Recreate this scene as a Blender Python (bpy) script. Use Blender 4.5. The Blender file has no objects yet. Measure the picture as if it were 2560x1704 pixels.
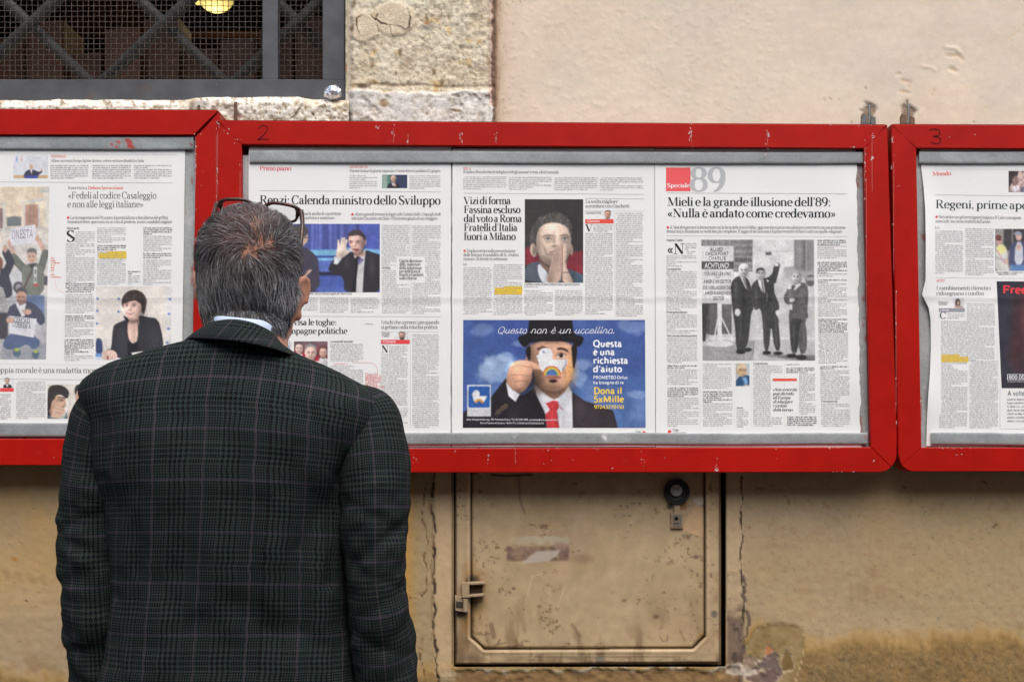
import bpy, bmesh, math, random
import numpy as np
from mathutils import Vector, Matrix
random.seed(5); RNG = np.random.default_rng(7)
SC = bpy.context.scene; COL = SC.collection
R = math.radians
# ---------------------------------------------------------------- camera
F = 3200.0; CX = 1280.0; CY = 852.0; PITCH = R(5.0)
CAM = np.array((0.0, -2.57, 1.30))
cd = bpy.data.cameras.new("camera"); cam = bpy.data.objects.new("camera", cd); COL.objects.link(cam)
cam.location = CAM; cam.rotation_euler = (R(90) + PITCH, 0, 0)
cd.sensor_width = 36; cd.lens = 36 * F / 2560; cd.clip_start = 0.05; cd.clip_end = 200
SC.camera = cam
# ---------------------------------------------------------------- daylight (narrow street, soft light from high up)
SUN_EL, SUN_AZ = R(58), R(14)
w = bpy.data.worlds.new("World"); SC.world = w; w.use_nodes = True
nt = w.node_tree; bg = nt.nodes["Background"]
sky = nt.nodes.new("ShaderNodeTexSky"); sky.sky_type = 'NISHITA'; sky.sun_disc = False
sky.sun_elevation = SUN_EL; sky.sun_rotation = math.pi - SUN_AZ; sky.dust_density = 3.0; sky.air_density = 1.0
nt.links.new(sky.outputs[0], bg.inputs[0]); bg.inputs[1].default_value = 0.15
sd = bpy.data.lights.new("sun", 'SUN'); sd.energy = 1.5; sd.angle = R(58); sd.color = (1.0, 0.955, 0.89)
sun = bpy.data.objects.new("sun", sd); COL.objects.link(sun)
sdir = Vector((math.sin(SUN_AZ) * math.cos(SUN_EL), -math.cos(SUN_AZ) * math.cos(SUN_EL), math.sin(SUN_EL)))
sun.rotation_euler = sdir.to_track_quat('Z', 'Y').to_euler(); sun.location = (1, -4, 9)
SC.view_settings.view_transform = 'Standard'; SC.view_settings.look = 'None'
SC.view_settings.exposure = 0.70; SC.view_settings.gamma = 1
# ---------------------------------------------------------------- pixel <-> place
cP, sP = math.cos(PITCH), math.sin(PITCH)
def unproj(px, py, y):
    px = np.asarray(px, float); py = np.asarray(py, float)
    dx = (px - CX) / F; dz = -(py - CY) / F
    yy = cP - dz * sP; zz = sP + dz * cP
    t = (np.asarray(y, float) - CAM[1]) / yy
    return np.stack(np.broadcast_arrays(t * dx, CAM[1] + t * yy, CAM[2] + t * zz), -1)
def P(px, py, y): return unproj(px, py, y)
# ---------------------------------------------------------------- colour
def lin(c):
    c = np.asarray(c, float) / 255.0
    return np.where(c <= 0.04045, c / 12.92, ((np.clip(c, 0, None) + 0.055) / 1.055) ** 2.4)
# ---------------------------------------------------------------- noise
def _vn(x, y, seed):
    r = np.random.default_rng(seed).random((256, 256))
    xi = np.floor(x).astype(int); yi = np.floor(y).astype(int); fx = x - xi; fy = y - yi
    fx = fx * fx * (3 - 2 * fx); fy = fy * fy * (3 - 2 * fy)
    a = r[xi % 256, yi % 256]; b = r[(xi + 1) % 256, yi % 256]; c = r[xi % 256, (yi + 1) % 256]; d = r[(xi + 1) % 256, (yi + 1) % 256]
    return (a + (b - a) * fx + (c - a) * fy + (a - b - c + d) * fx * fy) * 2 - 1
def fbm(x, y, sc, octv=4, seed=0):
    x = np.asarray(x, float) / sc; y = np.asarray(y, float) / sc; o = 0; a = 1; n = 0
    for k in range(octv):
        o = o + a * _vn(x + 17.3 * k, y + 9.1 * k, seed + k); n += a; a *= 0.5; x = x * 2.03; y = y * 2.03
    return o / n * 1.5
def sstep(a, b, x):
    t = np.clip((x - a) / (b - a), 0, 1); return t * t * (3 - 2 * t)
# ---------------------------------------------------------------- objects
WL = {}
def props(o, label=None, cat=None, group=None, kind=None):
    if label: o["label"] = label
    if cat: o["category"] = cat
    if group: o["group"] = group
    if kind: o["kind"] = kind
    return o
def thing(name, loc, label, cat, group=None):
    o = bpy.data.objects.new(name, None); o.empty_display_size = 0.05; COL.objects.link(o)
    o.location = [float(v) for v in loc]; WL[o.name] = np.array(loc, float)
    return props(o, label, cat, group)
def mk(name, V, Fc, m, parent=None, col=None, uv=None, smooth=False, loc=None, mi=None):
    """ONE mesh object from world-space vertices; col per vertex (linear), uv per vertex."""
    V = np.asarray(V, float).reshape(-1, 3)
    base = WL[parent.name] if parent is not None else (np.zeros(3) if loc is None else np.array(loc, float))
    me = bpy.data.meshes.new(name)
    if isinstance(Fc, np.ndarray):
        k = Fc.shape[1]; n = len(Fc)
        me.vertices.add(len(V)); me.vertices.foreach_set("co", (V - base).astype(np.float32).ravel())
        me.loops.add(n * k); me.loops.foreach_set("vertex_index", Fc.astype(np.int32).ravel())
        me.polygons.add(n); me.polygons.foreach_set("loop_start", np.arange(0, n * k, k, dtype=np.int32))
        me.update(calc_edges=True)
    else:
        me.from_pydata((V - base).tolist(), [], [list(map(int, f)) for f in Fc]); me.update()
    nP = len(me.polygons)
    if smooth: me.polygons.foreach_set("use_smooth", np.ones(nP, bool))
    if col is not None:
        a = me.color_attributes.new("Col", 'FLOAT_COLOR', 'POINT')
        c = np.ones((len(V), 4), np.float32); c[:, :3] = col; a.data.foreach_set("color", c.ravel())
    if uv is not None:
        l = me.uv_layers.new(name="UVMap"); idx = np.empty(len(me.loops), np.int32); me.loops.foreach_get("vertex_index", idx)
        l.data.foreach_set("uv", np.asarray(uv, np.float32)[idx].ravel())
    for x in (m if isinstance(m, (list, tuple)) else [m]): me.materials.append(x)
    if mi is not None: me.polygons.foreach_set("material_index", np.asarray(mi, np.int32))
    o = bpy.data.objects.new(name, me); COL.objects.link(o)
    if parent is not None: o.parent = parent
    else: o.location = base
    WL[o.name] = base
    return o
def gridfaces(nr, nc, closed=False):
    i = np.arange(nr - 1)[:, None]; j = np.arange(nc if closed else nc - 1)[None, :]; j2 = (j + 1) % nc
    return np.stack([i * nc + j, (i + 1) * nc + j, (i + 1) * nc + j2, i * nc + j2], -1).reshape(-1, 4)
class MB:
    """collects several shapes into ONE mesh"""
    def __init__(s): s.v = []; s.f = []; s.mi = []; s.n = 0; s.c = []
    def add(s, V, Fc, mi=0, col=(1, 1, 1)):
        V = np.asarray(V, float).reshape(-1, 3)
        for f in Fc: s.f.append([int(k) + s.n for k in f]); s.mi.append(mi)
        s.v.append(V); s.n += len(V); s.c.append(np.tile(np.asarray(col, float), (len(V), 1)))
    def box(s, a, b, mi=0, col=(1, 1, 1)):
        x0, y0, z0 = a; x1, y1, z1 = b
        s.add([(x0, y0, z0), (x1, y0, z0), (x1, y1, z0), (x0, y1, z0), (x0, y0, z1), (x1, y0, z1), (x1, y1, z1), (x0, y1, z1)],
              [(0, 3, 2, 1), (4, 5, 6, 7), (0, 1, 5, 4), (1, 2, 6, 5), (2, 3, 7, 6), (3, 0, 4, 7)], mi, col)
    def pxprism(s, pts, y0, y1, mi=0, bev=0.0, col=(1, 1, 1)):
        """polygon traced in photo pixels, front face at depth y0, back face at y1 (straight extrusion), optional bevel"""
        A = P([p[0] for p in pts], [p[1] for p in pts], y0); n = len(A)
        B = A.copy(); B[:, 1] = y1
        if bev:
            c = A.mean(0); nx = np.roll(A, -1, 0) - np.roll(A, 1, 0); nrm = np.stack([nx[:, 2], 0 * nx[:, 0], -nx[:, 0]], -1)
            nrm /= np.linalg.norm(nrm, axis=1)[:, None] + 1e-9
            area = sum(A[i, 0] * A[(i + 1) % n, 2] - A[(i + 1) % n, 0] * A[i, 2] for i in range(n))
            sg = -1 if area > 0 else 1
            I = A + nrm * bev * sg; O = A.copy(); O[:, 1] += bev
            V = np.concatenate([I, O, B]); k = 3
        else: V = np.concatenate([A, B]); k = 2
        area = sum(A[i, 0] * A[(i + 1) % n, 2] - A[(i + 1) % n, 0] * A[i, 2] for i in range(n))
        fl = (lambda f: f) if area > 0 else (lambda f: f[::-1])
        fs = [fl(list(range(n))), fl(list(range((k - 1) * n, k * n))[::-1])]
        for r in range(k - 1):
            for i in range(n): j = (i + 1) % n; fs.append(fl([r * n + j, r * n + i, (r + 1) * n + i, (r + 1) * n + j]))
        s.add(V, fs, mi, col)
    def tube(s, pts, r, n=8, mi=0, col=(1, 1, 1), caps=True, flat=None):
        pts = np.asarray(pts, float); m = len(pts); r = np.broadcast_to(np.asarray(r, float), (m,))
        t = np.gradient(pts, axis=0); t /= np.linalg.norm(t, axis=1)[:, None] + 1e-12
        up = np.array((0, 0, 1.0)) if abs(t[0][2]) < 0.9 else np.array((0, 1.0, 0))
        V = []
        for i in range(m):
            a = np.cross(t[i], up); a /= np.linalg.norm(a) + 1e-12; b = np.cross(a, t[i]); up = b
            for k in range(n):
                th = 2 * math.pi * k / n; V.append(pts[i] + r[i] * (a * math.cos(th) + b * math.sin(th) * (flat or 1)))
        fs = [[i * n + k, i * n + (k + 1) % n, (i + 1) * n + (k + 1) % n, (i + 1) * n + k] for i in range(m - 1) for k in range(n)]
        if caps: fs += [list(range(n))[::-1], list(range((m - 1) * n, m * n))]
        s.add(V, fs, mi, col)
    def ell(s, c, rad, rot=None, nu=20, nv=12, mi=0, col=(1, 1, 1)):
        V = []; M = np.array(rot) if rot is not None else np.eye(3)
        for i in range(nv + 1):
            ph = math.pi * i / nv
            for k in range(nu):
                th = 2 * math.pi * k / nu
                V.append(np.array(c) + M @ (np.array((math.sin(ph) * math.cos(th), math.sin(ph) * math.sin(th), math.cos(ph))) * np.array(rad)))
        s.add(V, gridfaces(nv + 1, nu, True).tolist(), mi, col)
    def loft(s, rings, mi=0, caps=True, col=(1, 1, 1)):
        rings = [np.asarray(r) for r in rings]; n = len(rings[0]); m = len(rings)
        fs = gridfaces(m, n, True).tolist()
        if caps: fs += [list(range(n))[::-1], list(range((m - 1) * n, m * n))]
        s.add(np.concatenate(rings), fs, mi, col)
    def build(s, name, m, parent=None, smooth=False, loc=None, usecol=False):
        o = mk(name, np.concatenate(s.v), s.f, m, parent, smooth=smooth, loc=loc, mi=s.mi, col=np.concatenate(s.c) if usecol else None)
        return o
def fixnormals(o):
    bm = bmesh.new(); bm.from_mesh(o.data); bmesh.ops.recalc_face_normals(bm, faces=bm.faces); bm.to_mesh(o.data); bm.free(); return o
# ---------------------------------------------------------------- materials
def mat(name, base=(0.5, 0.5, 0.5), rough=0.6, metal=0.0, attr=False, noise=(), bump=(), spec=0.5, extra=None, emit=None, coat=0.0, tint=None):
    m = bpy.data.materials.new(name); m.use_nodes = True; n = m.node_tree; N = n.nodes; L = n.links
    b = N["Principled BSDF"]; b.inputs["Roughness"].default_value = rough; b.inputs["Metallic"].default_value = metal
    b.inputs["Specular IOR Level"].default_value = spec; b.inputs["Coat Weight"].default_value = coat
    tc = N.new("ShaderNodeTexCoord")
    if attr:
        a = N.new("ShaderNodeAttribute"); a.attribute_name = "Col"; src = a.outputs["Color"]
    else:
        a = N.new("ShaderNodeRGB"); a.outputs[0].default_value = (*base, 1); src = a.outputs[0]
    for sc_, lo, hi, det in noise:
        t = N.new("ShaderNodeTexNoise"); t.inputs["Scale"].default_value = sc_; t.inputs["Detail"].default_value = det
        L.new(tc.outputs["Object"], t.inputs["Vector"])
        mr = N.new("ShaderNodeMapRange"); mr.inputs["From Min"].default_value = 0.3; mr.inputs["From Max"].default_value = 0.7
        mr.inputs["To Min"].default_value = lo; mr.inputs["To Max"].default_value = hi; L.new(t.outputs["Fac"], mr.inputs["Value"])
        mx = N.new("ShaderNodeMix"); mx.data_type = 'RGBA'; mx.blend_type = 'MULTIPLY'; mx.inputs["Factor"].default_value = 1
        L.new(src, mx.inputs["A"]); L.new(mr.outputs["Result"], mx.inputs["B"]); src = mx.outputs["Result"]
    if tint:  # second colour mixed in by noise: (colour, scale, lo, hi)
        c2, sc_, lo, hi = tint
        t = N.new("ShaderNodeTexNoise"); t.inputs["Scale"].default_value = sc_; t.inputs["Detail"].default_value = 6; t.inputs["Roughness"].default_value = .65
        L.new(tc.outputs["Object"], t.inputs["Vector"]); mr = N.new("ShaderNodeMapRange")
        mr.inputs["From Min"].default_value = lo; mr.inputs["From Max"].default_value = hi; L.new(t.outputs["Fac"], mr.inputs["Value"])
        mx = N.new("ShaderNodeMix"); mx.data_type = 'RGBA'; L.new(mr.outputs["Result"], mx.inputs["Factor"])
        L.new(src, mx.inputs["A"]); mx.inputs["B"].default_value = (*c2, 1); src = mx.outputs["Result"]
    L.new(src, b.inputs["Base Color"])
    prev = None
    for sc_, st, dist in bump:
        t = N.new("ShaderNodeTexNoise"); t.inputs["Scale"].default_value = sc_; t.inputs["Detail"].default_value = 5
        L.new(tc.outputs["Object"], t.inputs["Vector"]); bp = N.new("ShaderNodeBump"); bp.inputs["Strength"].default_value = st; bp.inputs["Distance"].default_value = dist
        L.new(t.outputs["Fac"], bp.inputs["Height"])
        if prev: L.new(prev.outputs[0], bp.inputs["Normal"])
        prev = bp
    if prev: L.new(prev.outputs[0], b.inputs["Normal"])
    if emit: b.inputs["Emission Color"].default_value = (*emit[0], 1); b.inputs["Emission Strength"].default_value = emit[1]
    if extra: extra(m, N, L, b, tc)
    return m
def galv(m, N, L, b, tc):   # galvanised spangle
    v = N.new("ShaderNodeTexVoronoi"); v.inputs["Scale"].default_value = 320; L.new(tc.outputs["Object"], v.inputs["Vector"])
    src = b.inputs["Base Color"].links[0].from_socket
    mx = N.new("ShaderNodeMix"); mx.data_type = 'RGBA'; mx.blend_type = 'MULTIPLY'; mx.inputs["Factor"].default_value = 1
    bw = N.new("ShaderNodeRGBToBW"); L.new(v.outputs["Color"], bw.inputs[0])
    mr = N.new("ShaderNodeMapRange"); mr.inputs["To Min"].default_value = .88; mr.inputs["To Max"].default_value = 1.1; L.new(bw.outputs[0], mr.inputs["Value"])
    L.new(src, mx.inputs["A"]); L.new(mr.outputs["Result"], mx.inputs["B"]); L.new(mx.outputs["Result"], b.inputs["Base Color"])
M = {}
M['plaster'] = mat("painted_plaster", attr=True, rough=0.85, noise=[(420, .93, 1.05, 4), (60, .95, 1.04, 6), (9, .95, 1.05, 5)], bump=[(45, .06, .003), (400, .10, .001)], spec=.25)
M['stone'] = mat("rough_limestone", attr=True, rough=0.9, noise=[(140, .82, 1.1, 8), (35, .9, 1.08, 6)], bump=[(260, .4, .003), (90, .2, .004)], spec=.2)
M['red'] = mat("red_frame_paint", attr=True, rough=0.38, noise=[(30, .92, 1.05, 6), (4, .9, 1.05, 3)], bump=[(60, .06, .002)], spec=.2, tint=((.36, .10, .085), 11, .66, 1.0))
M['zinc'] = mat("galvanised_steel", attr=True, rough=0.55, metal=0.25, noise=[(18, .85, 1.08, 6)], bump=[(120, .08, .001)], extra=galv)
M['paper'] = mat("newsprint", base=(0.825, 0.83, 0.805), rough=0.9, noise=[(600, .97, 1.02, 3), (7, .975, 1.015, 4)], spec=.15)
M['ink'] = mat("printing_ink", attr=True, rough=0.85, spec=.15)
M['photo'] = mat("printed_halftone", attr=True, rough=0.8, spec=.2)
M['steel'] = mat("grey_painted_steel", base=(.075, .078, .082), rough=.5, metal=.2, noise=[(25, .75, 1.15, 7)], tint=((.12, .075, .045), 14, .64, .8), bump=[(200, .1, .001)])
M['wire'] = mat("rusty_wire", base=(.075, .055, .042), rough=.7, metal=.1, noise=[(80, .6, 1.3, 4)])
M['pipe'] = mat("dark_iron_bar", base=(.11, .112, .11), rough=.6, metal=.1, noise=[(40, .7, 1.2, 5)])
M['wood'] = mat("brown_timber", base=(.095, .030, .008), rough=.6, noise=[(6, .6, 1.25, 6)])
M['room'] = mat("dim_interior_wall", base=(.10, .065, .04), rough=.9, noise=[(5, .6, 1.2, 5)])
M['rust'] = mat("rusty_metal", base=(.16, .095, .06), rough=.7, metal=.3, noise=[(90, .6, 1.3, 5)])
M['bolt'] = mat("dull_zinc_bolt", base=(.15, .15, .145), rough=.5, metal=.6, noise=[(90, .6, 1.2, 5)], tint=((.12, .06, .04), 60, .55, .7))
M['foil'] = mat("crumpled_foil", base=(.80, .80, .83), rough=.38, metal=.9)
M['lampglow'] = mat("lit_lamp_glass", base=(1, .9, .5), emit=((1.0, .80, .22), .33))
M['hatch'] = mat("painted_hatch_metal", attr=True, rough=.6, noise=[(50, .9, 1.06, 6), (12, .9, 1.06, 5)], bump=[(70, .15, .002), (350, .1, .0008)], spec=.3)
M['black'] = mat("black_rubber_dark", base=(.012, .011, .010), rough=.55)
M['cap'] = mat("worn_zinc_cap", base=(.38, .35, .34), rough=.5, metal=.4, noise=[(120, .8, 1.1, 4)])
M['void'] = mat("dark_gap", base=(.006, .005, .004), rough=1.0)
M['skin'] = mat("skin", base=(.50, .235, .145), rough=.55, noise=[(40, .88, 1.08, 5)], bump=[(500, .1, .0008)])
M['skin'].node_tree.nodes["Principled BSDF"].inputs["Subsurface Weight"].default_value = .15
M['skin'].node_tree.nodes["Principled BSDF"].inputs["Subsurface Radius"].default_value = (.01, .004, .002)
M['hair'] = mat("salt_and_pepper_hair", attr=True, rough=.42, spec=.45)
M['shirt'] = mat("pale_blue_cotton", base=(.56, .65, .85), rough=.85, noise=[(200, .95, 1.03, 3)])
M['trouser'] = mat("dark_wool_trousers", base=(.02, .021, .025), rough=.9, noise=[(60, .8, 1.2, 4)])
M['shoe'] = mat("black_leather", base=(.012, .01, .01), rough=.35)
M['tort'] = mat("tortoiseshell_plastic", base=(.035, .014, .010), rough=.22, tint=((.12, .03, .012), 130, .5, .7))
M['eye'] = mat("eyeball", base=(.7, .68, .64), rough=.2)
M['cobble'] = mat("dark_cobbles", base=(.07, .067, .062), rough=.8, noise=[(20, .7, 1.2, 5)], bump=[(12, .5, .02)])
M['facade'] = mat("ochre_facade", base=(.22, .16, .10), rough=.9, noise=[(3, .8, 1.1, 6)])
M['shutter'] = mat("green_shutters", base=(.05, .08, .06), rough=.6)
def lens_extra(m, N, L, b, tc):
    out = N["Material Output"]; t = N.new("ShaderNodeBsdfTransparent"); g = N.new("ShaderNodeBsdfGlossy"); g.inputs["Roughness"].default_value = .03
    mx = N.new("ShaderNodeMixShader"); mx.inputs[0].default_value = .07
    L.new(t.outputs[0], mx.inputs[1]); L.new(g.outputs[0], mx.inputs[2]); L.new(mx.outputs[0], out.inputs[0])
M['lens'] = mat("clear_lens", extra=lens_extra)
def plaid(m, N, L, b, tc):   # glen check woven thread by thread from the cloth coordinates (metres)
    def mth(op, a, c=None, clamp=False):
        n = N.new("ShaderNodeMath"); n.operation = op
        for i, v in enumerate((a, c)):
            if v is None: continue
            if isinstance(v, (int, float)): n.inputs[i].default_value = v
            else: L.new(v, n.inputs[i])
        return n.outputs[0]
    sp = N.new("ShaderNodeSeparateXYZ"); L.new(tc.outputs["UV"], sp.inputs[0])
    TH = 0.00098; REP = 0.0765
    def threads(u):
        seg = mth('FRACT', mth('DIVIDE', u, REP)); A = mth('LESS_THAN', seg, 0.47)
        k = mth('DIVIDE', u, TH)
        a = mth('LESS_THAN', mth('FRACT', mth('DIVIDE', k, 8)), .5); c = mth('LESS_THAN', mth('FRACT', mth('DIVIDE', k, 4)), .5)
        light = mth('ADD', mth('MULTIPLY', A, a), mth('MULTIPLY', mth('SUBTRACT', 1, A), c))
        line = mth('LESS_THAN', mth('ABSOLUTE', mth('SUBTRACT', seg, .735)), .022)
        return light, line
    wl, wr = threads(sp.outputs[0]); fl, fr = threads(sp.outputs[1])
    tw = mth('LESS_THAN', mth('FRACT', mth('DIVIDE', mth('ADD', sp.outputs[0], sp.outputs[1]), TH * 4)), .5)
    def mixc(f, a, c):
        x = N.new("ShaderNodeMix"); x.data_type = 'RGBA'; L.new(f, x.inputs["Factor"])
        for s_, v in (("A", a), ("B", c)):
            if isinstance(v, tuple): x.inputs[s_].default_value = (*v, 1)
            else: L.new(v, x.inputs[s_])
        return x.outputs["Result"]
    DK = (.0045, .0050, .007); LW = (.027, .041, .039); LF = (.027, .034, .026); PU = (.066, .049, .062)
    W = mixc(wr, mixc(wl, DK, LW), PU); Fy = mixc(fr, mixc(fl, DK, LF), (.056, .041, .060))
    c = mixc(tw, W, Fy)
    t = N.new("ShaderNodeTexNoise"); t.inputs["Scale"].default_value = 900; L.new(tc.outputs["Object"], t.inputs["Vector"])
    mr = N.new("ShaderNodeMapRange"); mr.inputs["To Min"].default_value = .7; mr.inputs["To Max"].default_value = 1.3; L.new(t.outputs["Fac"], mr.inputs["Value"])
    mx = N.new("ShaderNodeMix"); mx.data_type = 'RGBA'; mx.blend_type = 'MULTIPLY'; mx.inputs["Factor"].default_value = 1
    L.new(c, mx.inputs["A"]); L.new(mr.outputs["Result"], mx.inputs["B"]); L.new(mx.outputs["Result"], b.inputs["Base Color"])
    bp = N.new("ShaderNodeBump"); bp.inputs["Strength"].default_value = .35; bp.inputs["Distance"].default_value = .001
    L.new(t.outputs["Fac"], bp.inputs["Height"]); L.new(bp.outputs[0], b.inputs["Normal"])
    b.inputs["Sheen Weight"].default_value = 0.0; b.inputs["Sheen Roughness"].default_value = .5
M['tweed'] = mat("glen_check_tweed", rough=.95, spec=.1, extra=plaid)
# ================================================================ painter for printed pictures and weathered surfaces
def smooth_pts(p, it=2):
    p = np.asarray(p, float)
    for _ in range(it):
        q = np.roll(p, -1, 0); p = np.stack([p * .75 + q * .25, p * .25 + q * .75], 1).reshape(-1, 2)
    return p
class Canvas:
    """colours on a grid of points given in photograph pixels; T = (ox, oy, s): crop coordinates -> pixels"""
    def __init__(s, X, Y, bg, T=(0, 0, 1)):
        s.ox, s.oy, s.s = T; s.X = (X - s.ox) * s.s; s.Y = (Y - s.oy) * s.s
        s.C = np.zeros(X.shape + (3,)); s.C[:] = bg
    def mix(s, a, col):
        a = np.clip(a, 0, 1)[..., None]; s.C = s.C * (1 - a) + np.asarray(col, float) * a
    def soft(s, k): return max(k * s.s, 1e-6)
    def ell(s, cx, cy, rx, ry, col, rot=0, soft=1.3, op=1):
        c, sn = math.cos(R(rot)), math.sin(R(rot)); dx = s.X - cx; dy = s.Y - cy
        u = (dx * c + dy * sn) / rx; v = (-dx * sn + dy * c) / ry; d = (np.sqrt(u * u + v * v) - 1) * min(rx, ry)
        w_ = s.soft(soft); s.mix(op * sstep(w_, -w_, d), col)
    def sdf(s, pts):
        p = np.asarray(pts, float); q = np.roll(p, -1, 0); d = np.full(s.X.shape, 1e9); ins = np.zeros(s.X.shape, bool)
        for (x0, y0), (x1, y1) in zip(p, q):
            ex, ey = x1 - x0, y1 - y0; l2 = ex * ex + ey * ey + 1e-9
            t = np.clip(((s.X - x0) * ex + (s.Y - y0) * ey) / l2, 0, 1)
            d = np.minimum(d, (s.X - x0 - t * ex) ** 2 + (s.Y - y0 - t * ey) ** 2)
            if y0 != y1:
                c = ((y0 <= s.Y) & (y1 > s.Y)) | ((y1 <= s.Y) & (y0 > s.Y)); ins ^= c & (s.X < x0 + (s.Y - y0) / (y1 - y0) * ex)
        return np.where(ins, -1, 1) * np.sqrt(d)
    def poly(s, pts, col, soft=1.1, smooth=0, op=1, rag=0):
        if smooth: pts = smooth_pts(pts, smooth)
        w_ = s.soft(soft); d = s.sdf(pts)
        if rag: d = d + s.soft(rag) * fbm(s.X, s.Y, s.soft(5), 3, 91)
        s.mix(op * sstep(w_, -w_, d), col)
    def rect(s, x0, y0, x1, y1, col, soft=.8, op=1): s.poly([(x0, y0), (x1, y0), (x1, y1), (x0, y1)], col, soft, 0, op)
    def shade(s, cx, cy, rx, ry, k, rot=0):
        c, sn = math.cos(R(rot)), math.sin(R(rot)); dx = s.X - cx; dy = s.Y - cy; u = (dx * c + dy * sn) / rx; v = (-dx * sn + dy * c) / ry
        s.C = s.C * (1 + k * np.exp(-u * u - v * v))[..., None]
    def line(s, pts, wd, col, soft=.9, op=1):
        d = np.full(s.X.shape, 1e9)
        for (x0, y0), (x1, y1) in zip(pts[:-1], pts[1:]):
            ex, ey = x1 - x0, y1 - y0; t = np.clip(((s.X - x0) * ex + (s.Y - y0) * ey) / (ex * ex + ey * ey + 1e-9), 0, 1)
            d = np.minimum(d, np.sqrt((s.X - x0 - t * ex) ** 2 + (s.Y - y0 - t * ey) ** 2))
        w_ = s.soft(soft); s.mix(op * sstep(w_, -w_, d - wd / 2), col)
    def noise(s, amp, sc, seed=0, mask=None, tintc=(1, 1, 1)):
        n = fbm(s.X, s.Y, sc, 4, seed) * amp
        if mask is not None: n = n * mask
        s.C = s.C * (1 + n[..., None] * np.asarray(tintc))
    def ball(s, cx, cy, rx, ry, amt=.35, l=(-.45, -.55), rot=0, mask=None):
        """rounds a painted shape off, as the press photograph shows it"""
        c, sn = math.cos(R(rot)), math.sin(R(rot)); dx = s.X - cx; dy = s.Y - cy; u = (dx * c + dy * sn) / rx; v = (-dx * sn + dy * c) / ry
        r2 = u * u + v * v; nz = np.sqrt(np.clip(1 - r2, 0, 1)); k = amt * (l[0] * u + l[1] * v + .75 * nz - .45) * sstep(1.15, .9, r2)
        if mask is not None: k = k * mask
        s.C = s.C * (1 + k)[..., None]
    def features(s, cx, cy, w, h, skin, t=0.0, brow=(60, 48, 44), mouth=(150, 88, 80), smile=0.0, eyes=True):
        """eye sockets, eyes, brows, nose and mouth of a face w wide, h high (chin to hairline)"""
        sk = np.array(skin, float); t = t * w * .14
        for k in (-1, 1):
            ex = cx + t + k * w * .205; s.shade(ex, cy - h * .06, w * .13, h * .07, -.30); s.shade(ex, cy + h * .05, w * .12, h * .035, -.10)
            if eyes: s.ell(ex, cy - h * .035, w * .078, h * .020, (214, 202, 194), 0, .5, .55); s.ell(ex + t * .3, cy - h * .036, w * .036, h * .025, (52, 40, 36), 0, .6, .95); s.line([(ex - w * .085, cy - h * .04), (ex, cy - h * .062), (ex + w * .085, cy - h * .042)], h * .014, (60, 44, 40), .6, .8)
            s.poly([(ex - w * .11, cy - h * .105), (ex, cy - h * .135), (ex + w * .11, cy - h * .11), (ex + w * .10, cy - h * .095), (ex, cy - h * .11), (ex - w * .10, cy - h * .088)], brow, 1.0, 1, .8)
        n = cx + t * 1.35; s.shade(n - w * .055, cy + h * .05, w * .035, h * .12, .12); s.shade(n + w * .075, cy + h * .04, w * .045, h * .13, -.22); s.shade(n, cy + h * .165, w * .10, h * .022, -.42); s.shade(n - w * .01, cy + h * .125, w * .05, h * .035, .14)
        for k in (-1, 1): s.shade(n + k * w * .055, cy + h * .15, w * .02, h * .012, -.5); s.shade(cx + t + k * w * .23, cy + h * .22, w * .025, h * .10, -.16, -k * 18); s.shade(cx + t * .6 + k * w * .27, cy + h * .10, w * .10, h * .06, .07)
        m = cx + t * 1.1; y = cy + h * .275; s.poly([(m - w * .16, y - smile * h * .03), (m - w * .03, y - h * .022), (m, y - h * .015), (m + w * .03, y - h * .022), (m + w * .16, y - smile * h * .03), (m + w * .08, y + h * .035), (m - w * .08, y + h * .035)], mouth, .9, 1, .75); s.line([(m - w * .16, y - smile * h * .03), (m, y + smile * h * .012), (m + w * .16, y - smile * h * .03)], h * .014, (92, 46, 44), .6, .9); s.shade(m, y + h * .06, w * .11, h * .018, -.22); s.shade(m, y + h * .125, w * .12, h * .04, .09)
    def bust(s, cx, cy, h, skin, hair, suit=(40, 42, 52), shirt=(225, 228, 232), tie=None, bald=False, turn=0.0, body=True, beard=None, glasses=False, specs=(30, 30, 34)):
        """head of height h centred at cx, cy with shoulders under it"""
        skin = np.array(skin, float); dk = skin * .66; w_ = h * .37; hair = np.array(hair, float)
        if body:
            s.poly([(cx - h * .95, cy + h * 1.7), (cx - h * .85, cy + h * .85), (cx - h * .3, cy + h * .56), (cx + h * .3, cy + h * .56), (cx + h * .85, cy + h * .85), (cx + h * .95, cy + h * 1.7)], suit, 1.0, 2)
            s.shade(cx - h * .55, cy + h * 1.0, h * .22, h * .3, .35); s.shade(cx + h * .6, cy + h * 1.2, h * .3, h * .4, -.3)
            s.poly([(cx - h * .22, cy + h * .46), (cx + h * .22, cy + h * .46), (cx + h * .28, cy + h * .62), (cx + h * .02, cy + h * 1.3), (cx - h * .28, cy + h * .62)], shirt, .9, 1); s.shade(cx + h * .12, cy + h * .8, h * .1, h * .3, -.14)
            if tie is not None: s.poly([(cx - h * .06, cy + h * .62), (cx + h * .06, cy + h * .62), (cx + h * .09, cy + h * 1.2), (cx, cy + h * 1.35), (cx - h * .09, cy + h * 1.2)], tie, .9)
        s.poly([(cx - w_ * .6, cy + h * .1), (cx + w_ * .6, cy + h * .1), (cx + w_ * .62, cy + h * .56), (cx, cy + h * .66), (cx - w_ * .62, cy + h * .56)], dk * .9, 1.0, 1)
        for k in (-1, 1): s.ell(cx + k * w_ * 1.0, cy + h * .03, h * .05, h * .10, skin * .8, k * 8, .8); s.shade(cx + k * w_ * .98, cy + h * .03, h * .02, h * .05, -.3)
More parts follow.
